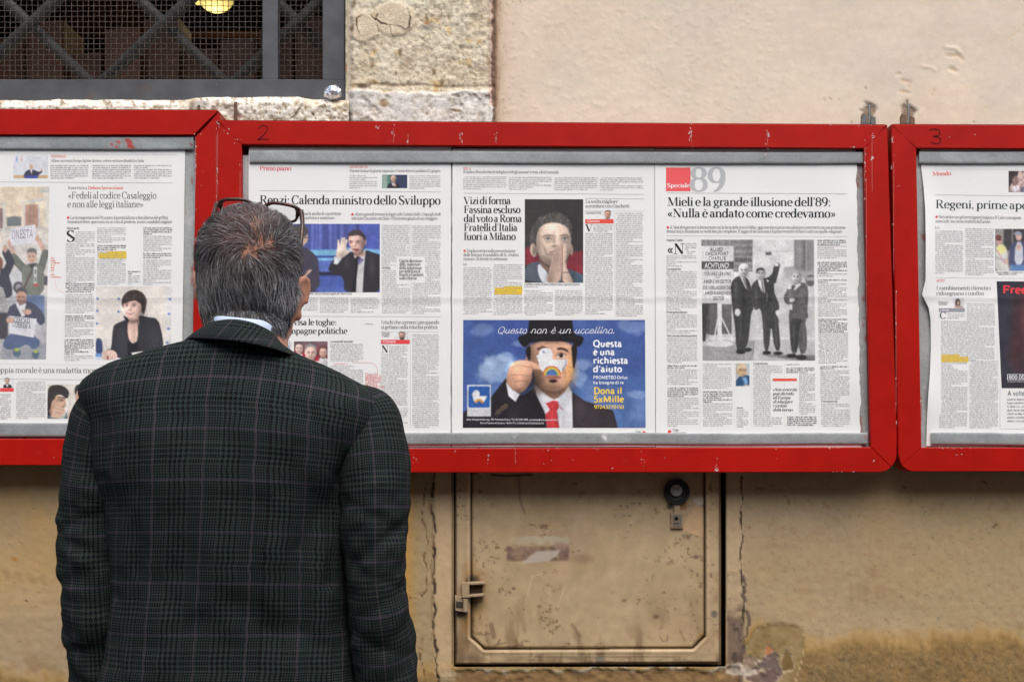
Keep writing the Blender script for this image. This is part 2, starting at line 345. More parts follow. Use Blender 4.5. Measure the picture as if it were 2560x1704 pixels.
        s.poly([(cx - w_ * 1.06, cy + h * .02), (cx - w_ * 1.1, cy - h * .28), (cx - w_ * .7, cy - h * .52), (cx, cy - h * .60), (cx + w_ * .75, cy - h * .50), (cx + w_ * 1.1, cy - h * .26), (cx + w_ * 1.06, cy + h * .02)], hair if not bald else skin, .9, 1, 1, 1.2); s.shade(cx - w_ * .4, cy - h * .42, w_ * .5, h * .08, .35)
        s.poly([(cx - w_ * 1.02, cy - h * .16), (cx - w_ * .72, cy - h * .40), (cx, cy - h * .43), (cx + w_ * .72, cy - h * .40), (cx + w_ * 1.02, cy - h * .16), (cx + w_ * 1.04, cy + h * .12), (cx + w_ * .72, cy + h * .42), (cx + w_ * .2, cy + h * .56), (cx - w_ * .2, cy + h * .56), (cx - w_ * .72, cy + h * .42), (cx - w_ * 1.04, cy + h * .12)], skin, .9, 2, 1, .5)
        s.ball(cx, cy + h * .04, w_ * 1.08, h * .56, .42)
        if beard is not None: s.poly([(cx - w_ * .9, cy + h * .08), (cx - w_ * .4, cy + h * .22), (cx + w_ * .4, cy + h * .22), (cx + w_ * .9, cy + h * .08), (cx + w_ * .62, cy + h * .46), (cx, cy + h * .58), (cx - w_ * .62, cy + h * .46)], beard, 1.4, 2, .85, .8)
        s.features(cx, cy + h * .04, w_ * 2, h * .94, skin, turn * 2, hair * .8 + 15)
        if glasses:
            for k in (-1, 1): s.ell(cx + turn * w_ * .3 + k * w_ * .42, cy + h * .005, w_ * .36, h * .085, specs, 0, .6, .55); s.ell(cx + turn * w_ * .3 + k * w_ * .42, cy + h * .005, w_ * .27, h * .06, skin * .9, 0, .6, .8)
# ================================================================ lettering: strokes of a high-contrast newspaper face
GL = {}
for _l in r"""
a .46|v .31 .04 .34|a .19 .33 .12 .14 10 150|d .1 .36 .042|a .2 .135 .125 .135 70 330|l .31 .06 .42 .015 .1
b .53|v .12 .02 .74|f .04 .12 .73|a .29 .235 .165 .235 -180 180
c .43|a .24 .235 .165 .235 45 315|d .345 .36 .042
d .54|v .40 0 .74|f .31 .40 .73|f .40 .48 .01|a .23 .235 .165 .235 0 360
e .46|a .24 .235 .165 .235 0 315|h .09 .40 .255
f .32|v .14 0 .6|a .26 .6 .12 .13 60 180|d .315 .67 .04|h .03 .29 .455|s .14 0
g .49|a .22 .32 .135 .15 0 360|a .23 -.08 .17 .11 0 360|l .15 .2 .1 .1 .1|l .1 .1 .34 .03 .75|d .43 .43 .038
h .55|v .12 0 .74|f .04 .12 .73|s .12 0|v .42 0 .32|s .42 0|a .27 .3 .15 .17 5 180
i .27|v .135 0 .46|f .05 .135 .455|s .135 0|d .135 .63 .062
j .26|v .15 -.1 .46|f .07 .15 .455|a .06 -.1 .09 .11 -120 0|d .15 .63 .062
k .53|v .12 0 .74|f .04 .12 .73|s .12 0|l .14 .2 .41 .46 0|l .22 .27 .45 0 1|s .45 0|s .40 .455
l .27|v .135 0 .74|f .05 .135 .73|s .135 0
m .83|v .12 0 .46|f .04 .12 .455|s .12 0|a .27 .3 .15 .17 5 180|v .415 0 .32|s .415 0|a .565 .3 .15 .17 5 180|v .71 0 .32|s .71 0
n .55|v .12 0 .46|f .04 .12 .455|s .12 0|a .27 .3 .15 .17 5 180|v .42 0 .32|s .42 0
o .49|a .245 .235 .175 .235 0 360
p .54|v .12 -.22 .46|f .04 .12 .455|s .12 -.22|a .29 .235 .165 .235 -180 180
q .53|v .40 -.22 .46|s .40 -.22|a .23 .235 .165 .235 0 360
r .39|v .12 0 .46|f .04 .12 .455|s .12 0|a .27 .31 .15 .15 50 175|d .34 .40 .05
s .39|a .19 .35 .115 .115 40 240|l .12 .29 .27 .17 .9|a .19 .12 .125 .12 -140 45
t .33|v .15 .08 .6|h .03 .29 .455|a .235 .09 .085 .085 180 310
u .55|v .12 .14 .46|f .04 .12 .455|a .265 .155 .145 .155 180 355|v .41 0 .46|f .33 .41 .455|f .41 .49 .01
v .49|l .09 .46 .25 0 1|l .25 0 .41 .46 0|s .09 .455|s .41 .455
w .72|l .09 .46 .22 0 1|l .22 0 .36 .42 0|l .34 .46 .49 0 1|l .49 0 .63 .46 0|s .09 .455|s .63 .455
x .49|l .08 .46 .40 0 1|l .40 .46 .08 0 0|s .08 .455|s .40 .455|s .08 0|s .40 0
y .49|l .09 .46 .26 .03 1|l .42 .46 .2 -.17 0|s .09 .455|s .42 .455|d .13 -.18 .045
z .44|h .07 .37 .45|l .36 .45 .08 .01 1|h .07 .38 .015|l .38 .015 .39 .12 0
A .70|l .34 .71 .08 0 0|l .34 .71 .60 0 1|h .17 .48 .22|s .08 0|s .60 0
B .62|v .15 0 .70|h .06 .33 .69|h .06 .34 .01|a .32 .52 .17 .175 -90 90|a .33 .18 .20 .18 -90 90|h .15 .34 .36
C .64|a .34 .35 .27 .355 40 320|l .55 .5 .56 .70 .2
D .70|v .15 0 .70|h .06 .33 .69|h .06 .33 .01|a .32 .35 .30 .345 -90 90
E .60|v .15 0 .70|h .06 .52 .69|h .06 .54 .01|h .15 .40 .36|l .52 .69 .52 .53 .3|l .54 .01 .55 .18 .3|l .4 .45 .4 .27 .1
F .57|v .15 0 .70|h .06 .52 .69|h .15 .40 .36|s .15 0|l .52 .69 .52 .53 .3|l .4 .45 .4 .27 .1
G .68|a .34 .35 .27 .355 45 325|v .55 .05 .30|s .55 .30|l .55 .5 .56 .70 .2
H .74|v .15 0 .70|v .58 0 .70|h .15 .58 .36|s .15 0|s .58 0|s .15 .69|s .58 .69
I .34|v .17 0 .70|s .17 0|s .17 .69
J .42|v .26 .06 .70|s .26 .69|a .15 .08 .11 .1 180 360
K .70|v .15 0 .70|s .15 0|s .15 .69|l .17 .28 .55 .69 0|l .28 .40 .60 0 1|s .6 0|s .55 .69
L .58|v .15 0 .70|s .15 .69|h .06 .52 .01|l .52 .01 .53 .19 .3
M .88|l .14 0 .14 .70 0|l .16 .70 .43 .04 1|l .43 .04 .70 .70 0|v .73 0 .70|s .14 0|s .73 0|f .05 .16 .69|f .7 .82 .69
N .73|l .14 0 .14 .70 0|l .15 .70 .58 .02 1|l .59 .02 .59 .70 0|s .14 0|f .05 .15 .69|s .59 .69
O .70|a .35 .35 .28 .355 0 360
P .59|v .15 0 .70|h .06 .32 .69|a .31 .51 .20 .185 -90 90|h .15 .32 .325|s .15 0
Q .70|a .35 .35 .28 .355 0 360|l .36 .1 .62 -.12 .8
R .67|v .15 0 .70|h .06 .32 .69|a .31 .525 .19 .17 -90 90|h .15 .32 .355|s .15 0|l .32 .35 .56 .0 1|s .57 0
S .54|a .26 .53 .17 .175 35 245|l .13 .46 .40 .24 1|a .26 .18 .19 .185 -145 40|l .43 .7 .43 .54 .1|l .08 .17 .08 0 .1
T .62|v .31 0 .70|h .05 .57 .69|s .31 0|l .05 .69 .05 .52 .3|l .57 .69 .57 .52 .3
U .70|v .15 .22 .70|s .15 .69|a .355 .23 .205 .235 180 360|l .56 .23 .56 .7 0|s .56 .69
V .68|l .08 .70 .35 .0 1|l .35 .0 .60 .70 0|s .08 .69|s .60 .69
X .68|l .08 .7 .58 0 1|l .58 .7 .08 0 0
Y .68|l .08 .7 .34 .33 1|l .34 .33 .58 .7 0|v .34 0 .33|s .34 0
0 .52|a .26 .35 .19 .355 0 360
1 .36|v .19 0 .70|f .09 .19 .69|s .19 0
2 .50|a .25 .52 .165 .18 -20 170|l .40 .46 .09 .03 .5|h .08 .43 .03|d .11 .54 .04
3 .50|a .24 .54 .15 .16 -90 150|a .24 .19 .18 .2 -150 90|h .18 .26 .38
4 .54|l .36 .70 .06 .22 .05|h .05 .48 .215|v .37 0 .70|s .37 0
5 .50|h .13 .42 .68|l .13 .69 .13 .36 .1|a .24 .2 .185 .205 -150 140
6 .52|a .26 .22 .18 .22 0 360|a .36 .3 .28 .41 95 185
7 .48|h .07 .43 .68|l .42 .67 .18 0 .9|l .07 .68 .07 .52 .2
8 .52|a .26 .535 .155 .165 0 360|a .26 .19 .185 .195 0 360
9 .52|a .26 .48 .18 .22 0 360|a .16 .4 .28 .41 -85 5
. .24|d .12 .055 .058
, .24|d .12 .055 .055|l .15 .05 .09 -.1 .2
: .26|d .13 .055 .06|d .13 .40 .06
; .26|d .13 .055 .06|d .13 .40 .06|l .16 .05 .1 -.1 .2
' .20|d .1 .66 .05|l .13 .66 .07 .52 .2
" .34|l .12 .72 .11 .55 .5|l .22 .72 .21 .55 .5
! .28|l .14 .7 .14 .2 1|d .14 .05 .06
- .30|h .05 .25 .24
_ .5|h 0 .5 0
< .44|l .21 .40 .07 .235 .4|l .07 .235 .21 .07 .4|l .36 .40 .22 .235 .4|l .22 .235 .36 .07 .4
> .44|l .08 .40 .22 .235 .4|l .22 .235 .08 .07 .4|l .23 .40 .37 .235 .4|l .37 .235 .23 .07 .4
* .3|d .14 .27 .11
@ .7|a .35 .3 .27 .3 0 360|a .35 .3 .12 .14 0 360
/ .4|l .3 .7 .1 0 .3
""".strip().splitlines():
    _k, _r = _l.split(' ', 1); _p = _r.split('|'); GL[_k] = (float(_p[0]), [(q.split()[0], [float(v) for v in q.split()[1:]]) for q in _p[1:]])
ACC = {'è': ('e', -1), 'é': ('e', 1), 'à': ('a', -1), 'ò': ('o', -1), 'ù': ('u', -1), 'ì': ('i', -1), 'À': ('A', -2)}
SUB = {'«': '<', '»': '>', '’': "'", '“': '"', '”': '"', '–': '-', '•': '*'}
_gc = {}
def glyph(ch, th, tn, sans, seg):
    key = (ch, th, tn, sans, seg)
    if key in _gc: return _gc[key]
    acc = None
    if ch in ACC: ch, acc = ACC[ch]
    ch = SUB.get(ch, ch)
    if ch not in GL: _gc[key] = (0.26, []); return _gc[key]
    adv, toks = GL[ch]; Q = []
    def strip(pts):
        p = np.asarray(pts, float); t = np.gradient(p, axis=0); t /= np.linalg.norm(t, axis=1)[:, None] + 1e-9
        wd = (tn + (th - tn) * np.abs(t[:, 1]) ** 1.6) / 2; n = np.stack([-t[:, 1], t[:, 0]], 1) * wd[:, None]
        a, b = p + n, p - n
        for i in range(len(p) - 1): Q.append((a[i], b[i], b[i + 1], a[i + 1]))
    def bar(x0, y0, x1, y1, wd):
        d = np.array((x1 - x0, y1 - y0)); d = d / (np.hypot(*d) + 1e-9); n = np.array((-d[1], d[0])) * wd / 2; a = np.array((x0, y0)); b = np.array((x1, y1))
        Q.append((a + n, a - n, b - n, b + n))
    for k, v in toks:
        if k == 'v': bar(v[0], v[1], v[0], v[2], th)
        elif k == 'h': bar(v[0], v[2], v[1], v[2], tn)
        elif k == 'f':
            if not sans: bar(v[0], v[2], v[1], v[2], tn)
        elif k == 's':
            if not sans: bar(v[0] - .055 - th / 2, v[1] + (tn / 2 if v[1] < .3 else 0), v[0] + .055 + th / 2, v[1] + (tn / 2 if v[1] < .3 else 0), tn)
        elif k == 'l': bar(v[0], v[1], v[2], v[3], tn + (th - tn) * (1 if sans else v[4]))
        elif k == 'a':
            m = max(4, int(seg * abs(v[5] - v[4]) / 360)); a = np.radians(np.linspace(v[4], v[5], m + 1))
            strip(np.stack([v[0] + v[2] * np.cos(a), v[1] + v[3] * np.sin(a)], 1))
        elif k == 'd':
            if sans and ch not in '.,:;ij*!': continue
            a = np.linspace(0, 2 * math.pi, 7); r = v[2] * (1.0 if not sans else 1.1)
            for i in (0, 2, 4): Q.append(tuple(np.array((v[0] + r * math.cos(a[j]), v[1] + r * math.sin(a[j]))) for j in (i, i + 1, i + 2)) + (np.array((v[0], v[1])),))
    if acc:
        x = adv / 2; s_ = 1 if acc > 0 else -1; y = .56 if acc > -2 else .78
        bar(x - s_ * .09, y, x + s_ * .05, y + .12, 0 + .05)
        bar(x + s_ * .01, y + .09, x + s_ * .07, y + .13, .07)
    _gc[key] = (adv, Q); return _gc[key]
class Ink:
    """all marks printed on one sheet: quads in photograph pixels with a colour"""
    def __init__(s): s.q = []; s.c = []; s.z = []
    def quads(s, q, col, z=0.0):
        q = np.asarray(q, float).reshape(-1, 4, 2); s.q.append(q); s.c.append(np.tile(lin(col), (len(q), 1))); s.z.append(np.full(len(q), z) + (np.arange(len(q)) % 7) * 8e-6)
    def text(s, t, x0, bl, x1=None, xh=8, bold=.5, col=(50, 48, 50), sans=False, slant=0.0, script=False, tilt=0.0, right=None, track=0.0, z=0.0, thin=None, caps=None):
        bold = max(bold, .40) if xh < 7 and not sans else bold; thin = .045 if xh < 7 and thin is None else thin; size = xh / .47; th = .060 + .085 * bold; tn = (.032 if thin is None else thin) if not sans else th * .92
        seg = 24 if xh > 6 else 12; Q = []; x = 0
        for ch in t:
            if ch == ' ': x += (.155 if not sans else .21) + track; continue
            adv, q = glyph(ch, round(th, 3), round(tn, 3), sans, seg)
            for k in q: Q.append([(p[0] + x, p[1]) for p in k])
            if script and ch.islower():     # joined-up writing: hairlines in and out of each letter
                for (ax, ay), (bx, by) in (((-.06, .09), (.10, .24)), ((adv - .13, .01), (adv - .03, .035)), ((adv - .03, .035), (adv + .02, .12))): Q.append([(x + ax, ay + .022), (x + ax + .01, ay - .022), (x + bx + .01, by - .022), (x + bx, by + .022)])
            x += adv * (1.0 if not sans else 1.02) + track - (.025 if not sans else 0)
        if not Q: return
        Q = np.array(Q); Wd = x
        if right is not None: k = size; ox = right - Wd * k
        else: k = (x1 - x0) / Wd if x1 else size; ox = x0
        X = ox + (Q[..., 0] + slant * Q[..., 1]) * k; Y = bl - Q[..., 1] * size + (X - ox) * tilt
        s.quads(np.stack([X, Y], -1), col, z)
    def rule(s, x0, y0, x1, y1, wd=.8, col=(160, 160, 160), z=0.0):
        d = np.array((x1 - x0, y1 - y0), float); L_ = np.hypot(*d); d /= L_; n = np.array((-d[1], d[0])) * wd / 2; m = max(1, int(L_ / 30))
        for i in range(m):
            a = np.array((x0, y0)) + d * L_ * i / m; b = np.array((x0, y0)) + d * L_ * (i + 1) / m; s.quads([(a + n, a - n, b - n, b + n)], col, z)
    def rect(s, x0, y0, x1, y1, col, z=0.0):
        nx = max(1, int((x1 - x0) / 12)); ny = max(1, int((y1 - y0) / 12)); xs = np.linspace(x0, x1, nx + 1); ys = np.linspace(y0, y1, ny + 1)
        s.quads([[(xs[i], ys[j]), (xs[i], ys[j + 1]), (xs[i + 1], ys[j + 1]), (xs[i + 1], ys[j])] for i in range(nx) for j in range(ny)], col, z)
        s.z[-1][:] = z
    def disc(s, x, y, r, col, z=0.0, n=12):
        a = np.linspace(0, 2 * math.pi, n + 1)
        s.quads([[(x, y), (x + r * math.cos(a[i]), y + r * math.sin(a[i])), (x + r * math.cos(a[i + 1]), y + r * math.sin(a[i + 1])), (x + r * math.cos(a[i + 2]), y + r * math.sin(a[i + 2]))] for i in range(0, n, 2)], col, z)
        s.z[-1][:] = z
    def column(s, x0, y0, x1, y1, pitch=5.0, col=(142, 142, 144), bold=0.0, skip=(), hole=None, tilt=0.0):
        """a column of small print: every letter two tiny marks; hole = (x0,y0,x1,y1) left free"""
        n = max(1, int(round((y1 - y0) / pitch))); xh = pitch * .46; lw = pitch * .40
        Q = []
        for i in range(n):
            bl = y0 + pitch * (i + .85); xa, xb = x0, x1
            if any(a <= i < b for a, b in skip): continue
            if hole and hole[1] < bl < hole[3] + pitch:
                if hole[0] > x0 + 8: xb = hole[0]
                else: xa = hole[2]
            if xb - xa < 8: continue
            end = xb if (RNG.random() > .09 and i < n - 1) else xa + (xb - xa) * RNG.uniform(.3, .9)
            if RNG.random() < .08: xa += pitch * .8
            x = xa
            while x < end - lw:
                k = int(RNG.integers(2, 10)); k = min(k, int((end - x) / lw))
                for j in range(k):
                    a = x + j * lw; r = RNG.random(); top = xh * (1.0 if r < .68 else 1.5); bot = 0 if r < .93 else -xh * .45
                    sw = lw * (.30 + .2 * bold)
                    Q.append(((a, bl - top), (a, bl - bot), (a + sw, bl - bot), (a + sw, bl - top)))
                    if RNG.random() < .75:
                        yy = bl - xh * (.82 if RNG.random() < .5 else .12); b = a + lw * .82
                        Q.append(((a + sw * .5, yy - xh * .13), (a + sw * .5, yy + xh * .13), (b, yy + xh * .13), (b, yy - xh * .13)))
                    if RNG.random() < .55:
                        b = a + lw * .55; Q.append(((b, bl - xh), (b, bl), (b + sw * .8, bl), (b + sw * .8, bl - xh)))
                x += k * lw + lw * .75
        if Q:
            Q = np.array(Q)
            if tilt: Q[..., 1] += (Q[..., 0] - x0) * tilt
            s.quads(Q, col)
    def build(s, name, parent, ysurf, off, m=None):
        q = np.concatenate(s.q); c = np.concatenate(s.c); z = np.concatenate(s.z)
        X = q[..., 0].ravel(); Y = q[..., 1].ravel(); V = P(X, Y, ysurf(X, Y) - off - np.repeat(z, 4))
        n = len(q); Fq = np.arange(n * 4).reshape(n, 4)
        # wind every quad towards the street
        a = V[Fq[:, 1]] - V[Fq[:, 0]]; b = V[Fq[:, 2]] - V[Fq[:, 0]]; ny = a[:, 2] * b[:, 0] - a[:, 0] * b[:, 2]
        Fq[ny > 0] = Fq[ny > 0][:, ::-1]
        return mk(name, V, Fq, m or M['ink'], parent, col=np.repeat(c, 4, 0))
# ================================================================ sheets of newspaper
Y_BACK = -0.0585; Y_PAGE = -0.0615; Y_STRIP = -0.0655
def page_surf(seed, amp=1.0, curlx=None, crease=743, tilt=0.0):
    def f(X, Y):
        X = np.asarray(X, float); Y = np.asarray(Y, float)
        d = 0.0008 * amp * fbm(X, Y, 260, 3, seed) + 0.00022 * amp * fbm(X, Y * .35, 60, 2, seed + 40)
        t = (Y - crease - 3 * np.sin(X / 90 + seed)) / 7.0
        d = d + amp * (0.0006 * np.exp(-np.abs(t) * .9) - 0.0005 * np.exp(-((t - 2.2) / 1.6) ** 2))
        d = d * sstep(395, 470, Y) * sstep(1095, 1030, Y)
        if curlx:
            e, k = curlx; d = d + k * sstep(60, 0, np.abs(X - e)) * sstep(400, 520, Y) * sstep(1085, 950, Y) * (.6 + .5 * np.sin(Y / 70 + seed))
        return Y_PAGE - d
    return f
def sheet(label, x0t, x1t, x0b, x1b, yt, yb, seed, amp=1.0, curlx=None, torn=(0, 0), tilt=0.0, wob=None, mtl='paper'):
    surf = page_surf(seed, amp, curlx)
    ys = np.arange(yt, yb + 4, 4.0); nx = int((x1t - x0t) / 5) + 1; u = np.linspace(0, 1, nx); v = (ys - yt) / (yb - yt)
    L0 = x0t + (x0b - x0t) * v; L1 = x1t + (x1b - x1t) * v
    if torn[0]: L0 = L0 + torn[0] * (fbm(ys, 0 * ys, 25, 5, seed + 3))
    if torn[1]: L1 = L1 + torn[1] * (fbm(ys, 0 * ys + 5, 25, 5, seed + 9))
    if wob is not None: L0 = np.interp(ys, *wob)
    X = L0[:, None] + (L1 - L0)[:, None] * u[None]; Yp = np.repeat(ys[:, None], nx, 1)
    V = P(X, Yp, surf(X, Yp)).reshape(-1, 3); base = V[np.argmin(V[:, 2])].copy(); base[0] = V[:, 0].mean()
    th = thing("newspaper_page", base, label, "newspaper", "newspaper pages posted in the red display boards")
    mk("paper_sheet", V, gridfaces(len(ys), nx), M[mtl], th, smooth=True)
    return th, surf
def picture(name, th, surf, x0, y0, x1, y1, paint, T=(0, 0, 1), bg=(200, 200, 200), step=1.7, off=.00013, ink=None, grain=.03, fade=.09, x0b=None, x1b=None):
    nx = max(4, int((x1 - x0) / step)); ny = max(4, int((y1 - y0) / step))
    u, v = np.meshgrid(np.linspace(0, 1, nx), np.linspace(0, 1, ny))
    xa = x0 + ((x0b if x0b is not None else x0) - x0) * v; xb = x1 + ((x1b if x1b is not None else x1) - x1) * v
    X = xa + (xb - xa) * u; Yp = y0 + (y1 - y0) * v; c = Canvas(X, Yp, bg, T); paint(c)
    for ax in (0, 1):      # the soft dots of newspaper printing
        k_ = np.pad(c.C, [(1, 1) if a_ == ax else (0, 0) for a_ in (0, 1, 2)], mode='edge'); c.C = .14 * (np.take(k_, range(0, c.C.shape[ax]), ax) + np.take(k_, range(2, c.C.shape[ax] + 2), ax)) + .72 * c.C
    c.C = c.C * (1 + .07 * fbm(X, Yp, 26, 3, 95) + .03 * fbm(X, Yp, 6, 3, 96))[..., None]
    C = np.clip(c.C, 0, 255); C = C * (1 - fade) + np.array((205, 205, 200)) * fade      # newsprint never prints full black
    g = RNG.normal(0, grain, C.shape[:2])[..., None]; C = np.clip(C * (1 + g), 0, 255)
    V = P(X, Yp, surf(X, Yp) - off).reshape(-1, 3)
    return mk(name, V, gridfaces(ny, nx), M['photo'], th, col=(lin(C) * .94).reshape(-1, 3))
# ================================================================ the five newspaper pages
BK = (46, 45, 48); GY = (95, 95, 97); RED = (222, 72, 76); ORG = (226, 98, 70); RUL = (188, 188, 186); TXT = (84, 84, 87)
def hl_mark(ink, rows, col=(236, 205, 62)):
    for x0, y0, x1, y1 in rows: ink.rect(x0, y0, x1, y1, col, -.6e-4)
# ---------------------------------------------------------------- page behind the left frame
def page_left():
    th, sf = sheet("newspaper page with a demonstration photo and a smiling dark haired woman, on the left board", -52, 463, -62, 452.5, 366, 1064, 11)
    k = Ink(); VI = (70, 52, 60)
    k.text("TERRORISMO", 127.5, 394, 165, 4, .6, ORG); k.text("Alfano: arrestato foreign fighter sloveno, voleva reclutare jihadisti in Italia", 127, 405, 360, 4.6, .1, (95, 88, 96))
    for a, b, n in ((126, 222, 447), (231, 328, 447), (335, 431, 447)): k.column(a, 411, b, n, 5.2, (120, 118, 124))
    k.rule(0, 455, 432, 457.5); k.rule(0, 385, 440, 387, .6, (205, 205, 203))
    k.text("Intervista a", 169.6, 473, 218, 5, .1, (98, 84, 90)); k.text("Debora Serracchiani", 220, 473, 308, 5, .8, ORG)
    k.text("«Fedeli al codice Casaleggio", 170, 496.5, 391, 11.2, .28, VI); k.text("e non alle leggi italiane»", 168, 518.5, 358, 11.2, .28, VI)
    k.disc(170.4, 544, 3.3, RED); k.text("La vicesegretaria del Pd contro il giustizialismo a fasi alterne dei grillini", 176, 547.5, 420, 5.2, .05, (72, 62, 70))
    k.text("Amministrative: spero non sia un voto di protesta, nostri i candidati migliori", 167, 558, 430, 5.2, .05, (72, 62, 70))
    k.text("Mario Lagrotti", 167, 573, 198, 4, .9, (90, 84, 90)); k.text("S", 165.5, 604, 187, 18.6, .9, (70, 58, 64), caps=1)
    k.column(188, 577, 238, 607, 5); k.column(165, 607, 238, 705, 5); k.column(164, 706, 237, 733, 5, (104, 102, 106), 1); k.column(163.5, 733, 236.5, 785, 5)
    k.column(163, 787, 236, 802, 5, (104, 102, 106), 1); k.column(162, 802, 235, 842, 5); k.column(161.5, 846, 234.5, 887, 5, (104, 102, 106), 1); k.column(161, 887, 234, 901, 5)
    k.column(243, 567, 315, 607, 5); k.column(243, 611, 315, 627, 5, (104, 102, 106), 1); k.column(243, 627, 315, 712, 5)
    k.column(320, 676, 352, 686, 5, (104, 102, 106), 1); k.column(320, 687, 352, 713, 5)
    k.column(358.5, 567, 431, 588, 5, (104, 102, 106), 1); k.column(358.5, 588, 431, 629, 5); k.column(358, 631, 430, 648, 5, (104, 102, 106), 1); k.column(358, 648, 429, 713, 5)
    hl_mark(k, [(269, 627.5, 316, 632), (247, 632, 316, 646), (246, 641, 312, 646)])
    for i in range(9): k.column(127, 642 + i * 5.9, 128 + RNG.uniform(22, 32), 647.5 + i * 5.9, 5.4, ORG, .7)
    a = np.linspace(0, 1, 9); cv = [(138 + 0 * t + 24 * t ** 2.2, 697 + 36 * t ** .55) for t in a]
    for p, q in zip(cv[:-1], cv[1:]): k.rule(*p, *q, .7, (232, 168, 150))
    k.rule(0, 909, 432, 914, .6, (205, 205, 203)); k.text("Doppia morale è una malattia mortale", -22, 931, 268, 9.2, .3, VI, tilt=.004); k.rule(0, 947, 235, 949)
    k.rect(0, 969.5, 34.5, 978.5, (226, 84, 84)); k.column(0, 983, 29, 1046, 5); k.column(41, 952, 115, 1046, 5); k.column(-48, 983, -6, 1046, 5)
    k.column(205, 952, 270, 1046, 5); k.column(280, 922, 350, 1046, 5); k.column(358, 922, 428, 1046, 5)
    k.build("printed_text", th, sf, .00024)
    def p1(c):
        c.rect(0, 400, 130, 420, (214, 216, 222), 4); c.ell(42, 398, 2.4, 7, (150, 170, 205)); c.ell(54, 398, 2.4, 6, (214, 176, 150)); c.rect(63, 394, 108, 396.5, (200, 203, 208)); c.rect(63, 400, 112, 402.5, (203, 206, 212))
        c.rect(34, 438, 120, 446, (206, 172, 128), 1); c.poly([(58, 446), (62, 430), (72, 424), (84, 424), (96, 430), (104, 428), (103, 424), (106, 424), (106, 431), (97, 437), (92, 446)], (62, 60, 82), 1, 1)
        c.ell(78, 417, 4.6, 6.6, (205, 168, 140)); c.poly([(75.5, 424), (81, 424), (79, 436)], (235, 235, 240)); c.ell(104.5, 424, 1.6, 4, (208, 172, 148)); c.rect(62, 439, 95, 446, (70, 84, 168))
    picture("printed_photo", th, sf, 33.5, 389, 120, 446, p1, bg=(222, 224, 230), step=1.3)
    def p2(c):   # crowd with two held up signs; crop scale 3.564 from (0,460)
        c.rect(0, 0, 460, 520, (238, 216, 186)); c.noise(.05, 60, 3)
        c.rect(0, 400, 460, 1000, (222, 216, 208), 20); c.rect(0, 170, 65, 186, (206, 208, 208)); c.rect(-9, 215, 24, 420, (140, 110, 110)); c.rect(24, 200, 48, 420, (222, 216, 205))
        c.rect(205, 185, 360, 400, (222, 214, 202)); c.rect(225, 185, 340, 400, (184, 138, 118)); c.rect(262, 185, 270, 400, (168, 120, 104)); c.rect(300, 185, 306, 400, (166, 120, 104))
        c.poly([(175, 160), (385, 130), (390, 150), (180, 172)], (200, 204, 206)); c.rect(365, 40, 450, 80, (214, 214, 208)); c.rect(360, 60, 450, 75, (190, 194, 196)); c.rect(395, 85, 450, 400, (230, 222, 206))
        c.poly([(60, 300), (125, 285), (190, 295), (188, 372), (62, 378)], (104, 112, 116), 1.2)
        c.rect(0, 395, 460, 425, (210, 206, 200), 3); c.rect(330, 390, 450, 470, (224, 216, 204), 4); c.noise(.04, 25, 8)
        c.rect(0, 760, 200, 1010, (210, 212, 216), 6); c.ell(165, 920, 48, 52, (66, 66, 74)); c.ell(165, 920, 26, 30, (150, 150, 156)); c.rect(380, 820, 470, 900, (70, 70, 78), 3); c.rect(0, 1000, 460, 1400, (176, 178, 184), 8)
        c.rect(0, 1020, 460, 1030, (214, 216, 220)); c.rect(0, 1400, 470, 1600, (150, 154, 164), 8); c.noise(.07, 6, 21, sstep(1400, 1440, c.Y))
        # standing man with raised arms
        c.line([(95, 520), (120, 640)], 42, (208, 168, 148)); c.line([(345, 500), (400, 610)], 42, (208, 168, 148)); c.line([(120, 655), (215, 760)], 74, (92, 98, 92)); c.line([(405, 615), (365, 760)], 66, (94, 100, 94))
        c.poly([(195, 740), (260, 705), (330, 700), (395, 745), (390, 1000), (220, 1000), (195, 900)], (108, 114, 104), 1.4, 1); c.noise(.08, 40, 5)
        c.rect(225, 990, 395, 1190, (92, 116, 158), 2); c.poly([(255, 715), (285, 760), (325, 705)], (48, 48, 52)); c.ell(283, 640, 42, 66, (206, 164, 142)); c.poly([(240, 620), (242, 580), (285, 566), (326, 582), (330, 640), (318, 610), (255, 606)], (96, 98, 102), 1, 1)
        c.ell(262, 645, 9, 5, (90, 66, 60)); c.ell(296, 645, 9, 5, (90, 66, 60)); c.line([(268, 683), (295, 683)], 6, (150, 92, 84)); c.line([(285, 770), (190, 980)], 17, (76, 64, 62)); c.rect(300, 735, 328, 905, (214, 214, 212)); c.rect(306, 760, 322, 800, (108, 114, 104)); c.rect(306, 830, 322, 870, (108, 114, 104)); c.rect(300, 885, 342, 910, (190, 70, 66))
        c.poly([(95, 395), (315, 360), (325, 525), (92, 550)], (232, 230, 240), 1); c.ell(82, 525, 16, 34, (206, 160, 140), -10); c.ell(330, 480, 15, 30, (206, 160, 140), 20)
        # woman at left
        c.line([(55, 610), (95, 700), (50, 800)], 70, (44, 46, 60)); c.ell(46, 575, 20, 34, (204, 158, 138)); c.ell(-8, 710, 34, 66, (120, 70, 56)); c.poly([(-10, 760), (60, 740), (125, 980), (60, 1020), (-10, 1000)], (44, 46, 60), 1.2, 1)
        c.poly([(-10, 900), (30, 930), (80, 1110), (60, 1150), (-10, 1150)], (160, 160, 160)); c.noise(.35, 9, 33, (c.X < 78) & (c.Y > 915) & (c.Y < 1145)); c.rect(-10, 1145, 70, 1380, (46, 44, 54), 2)
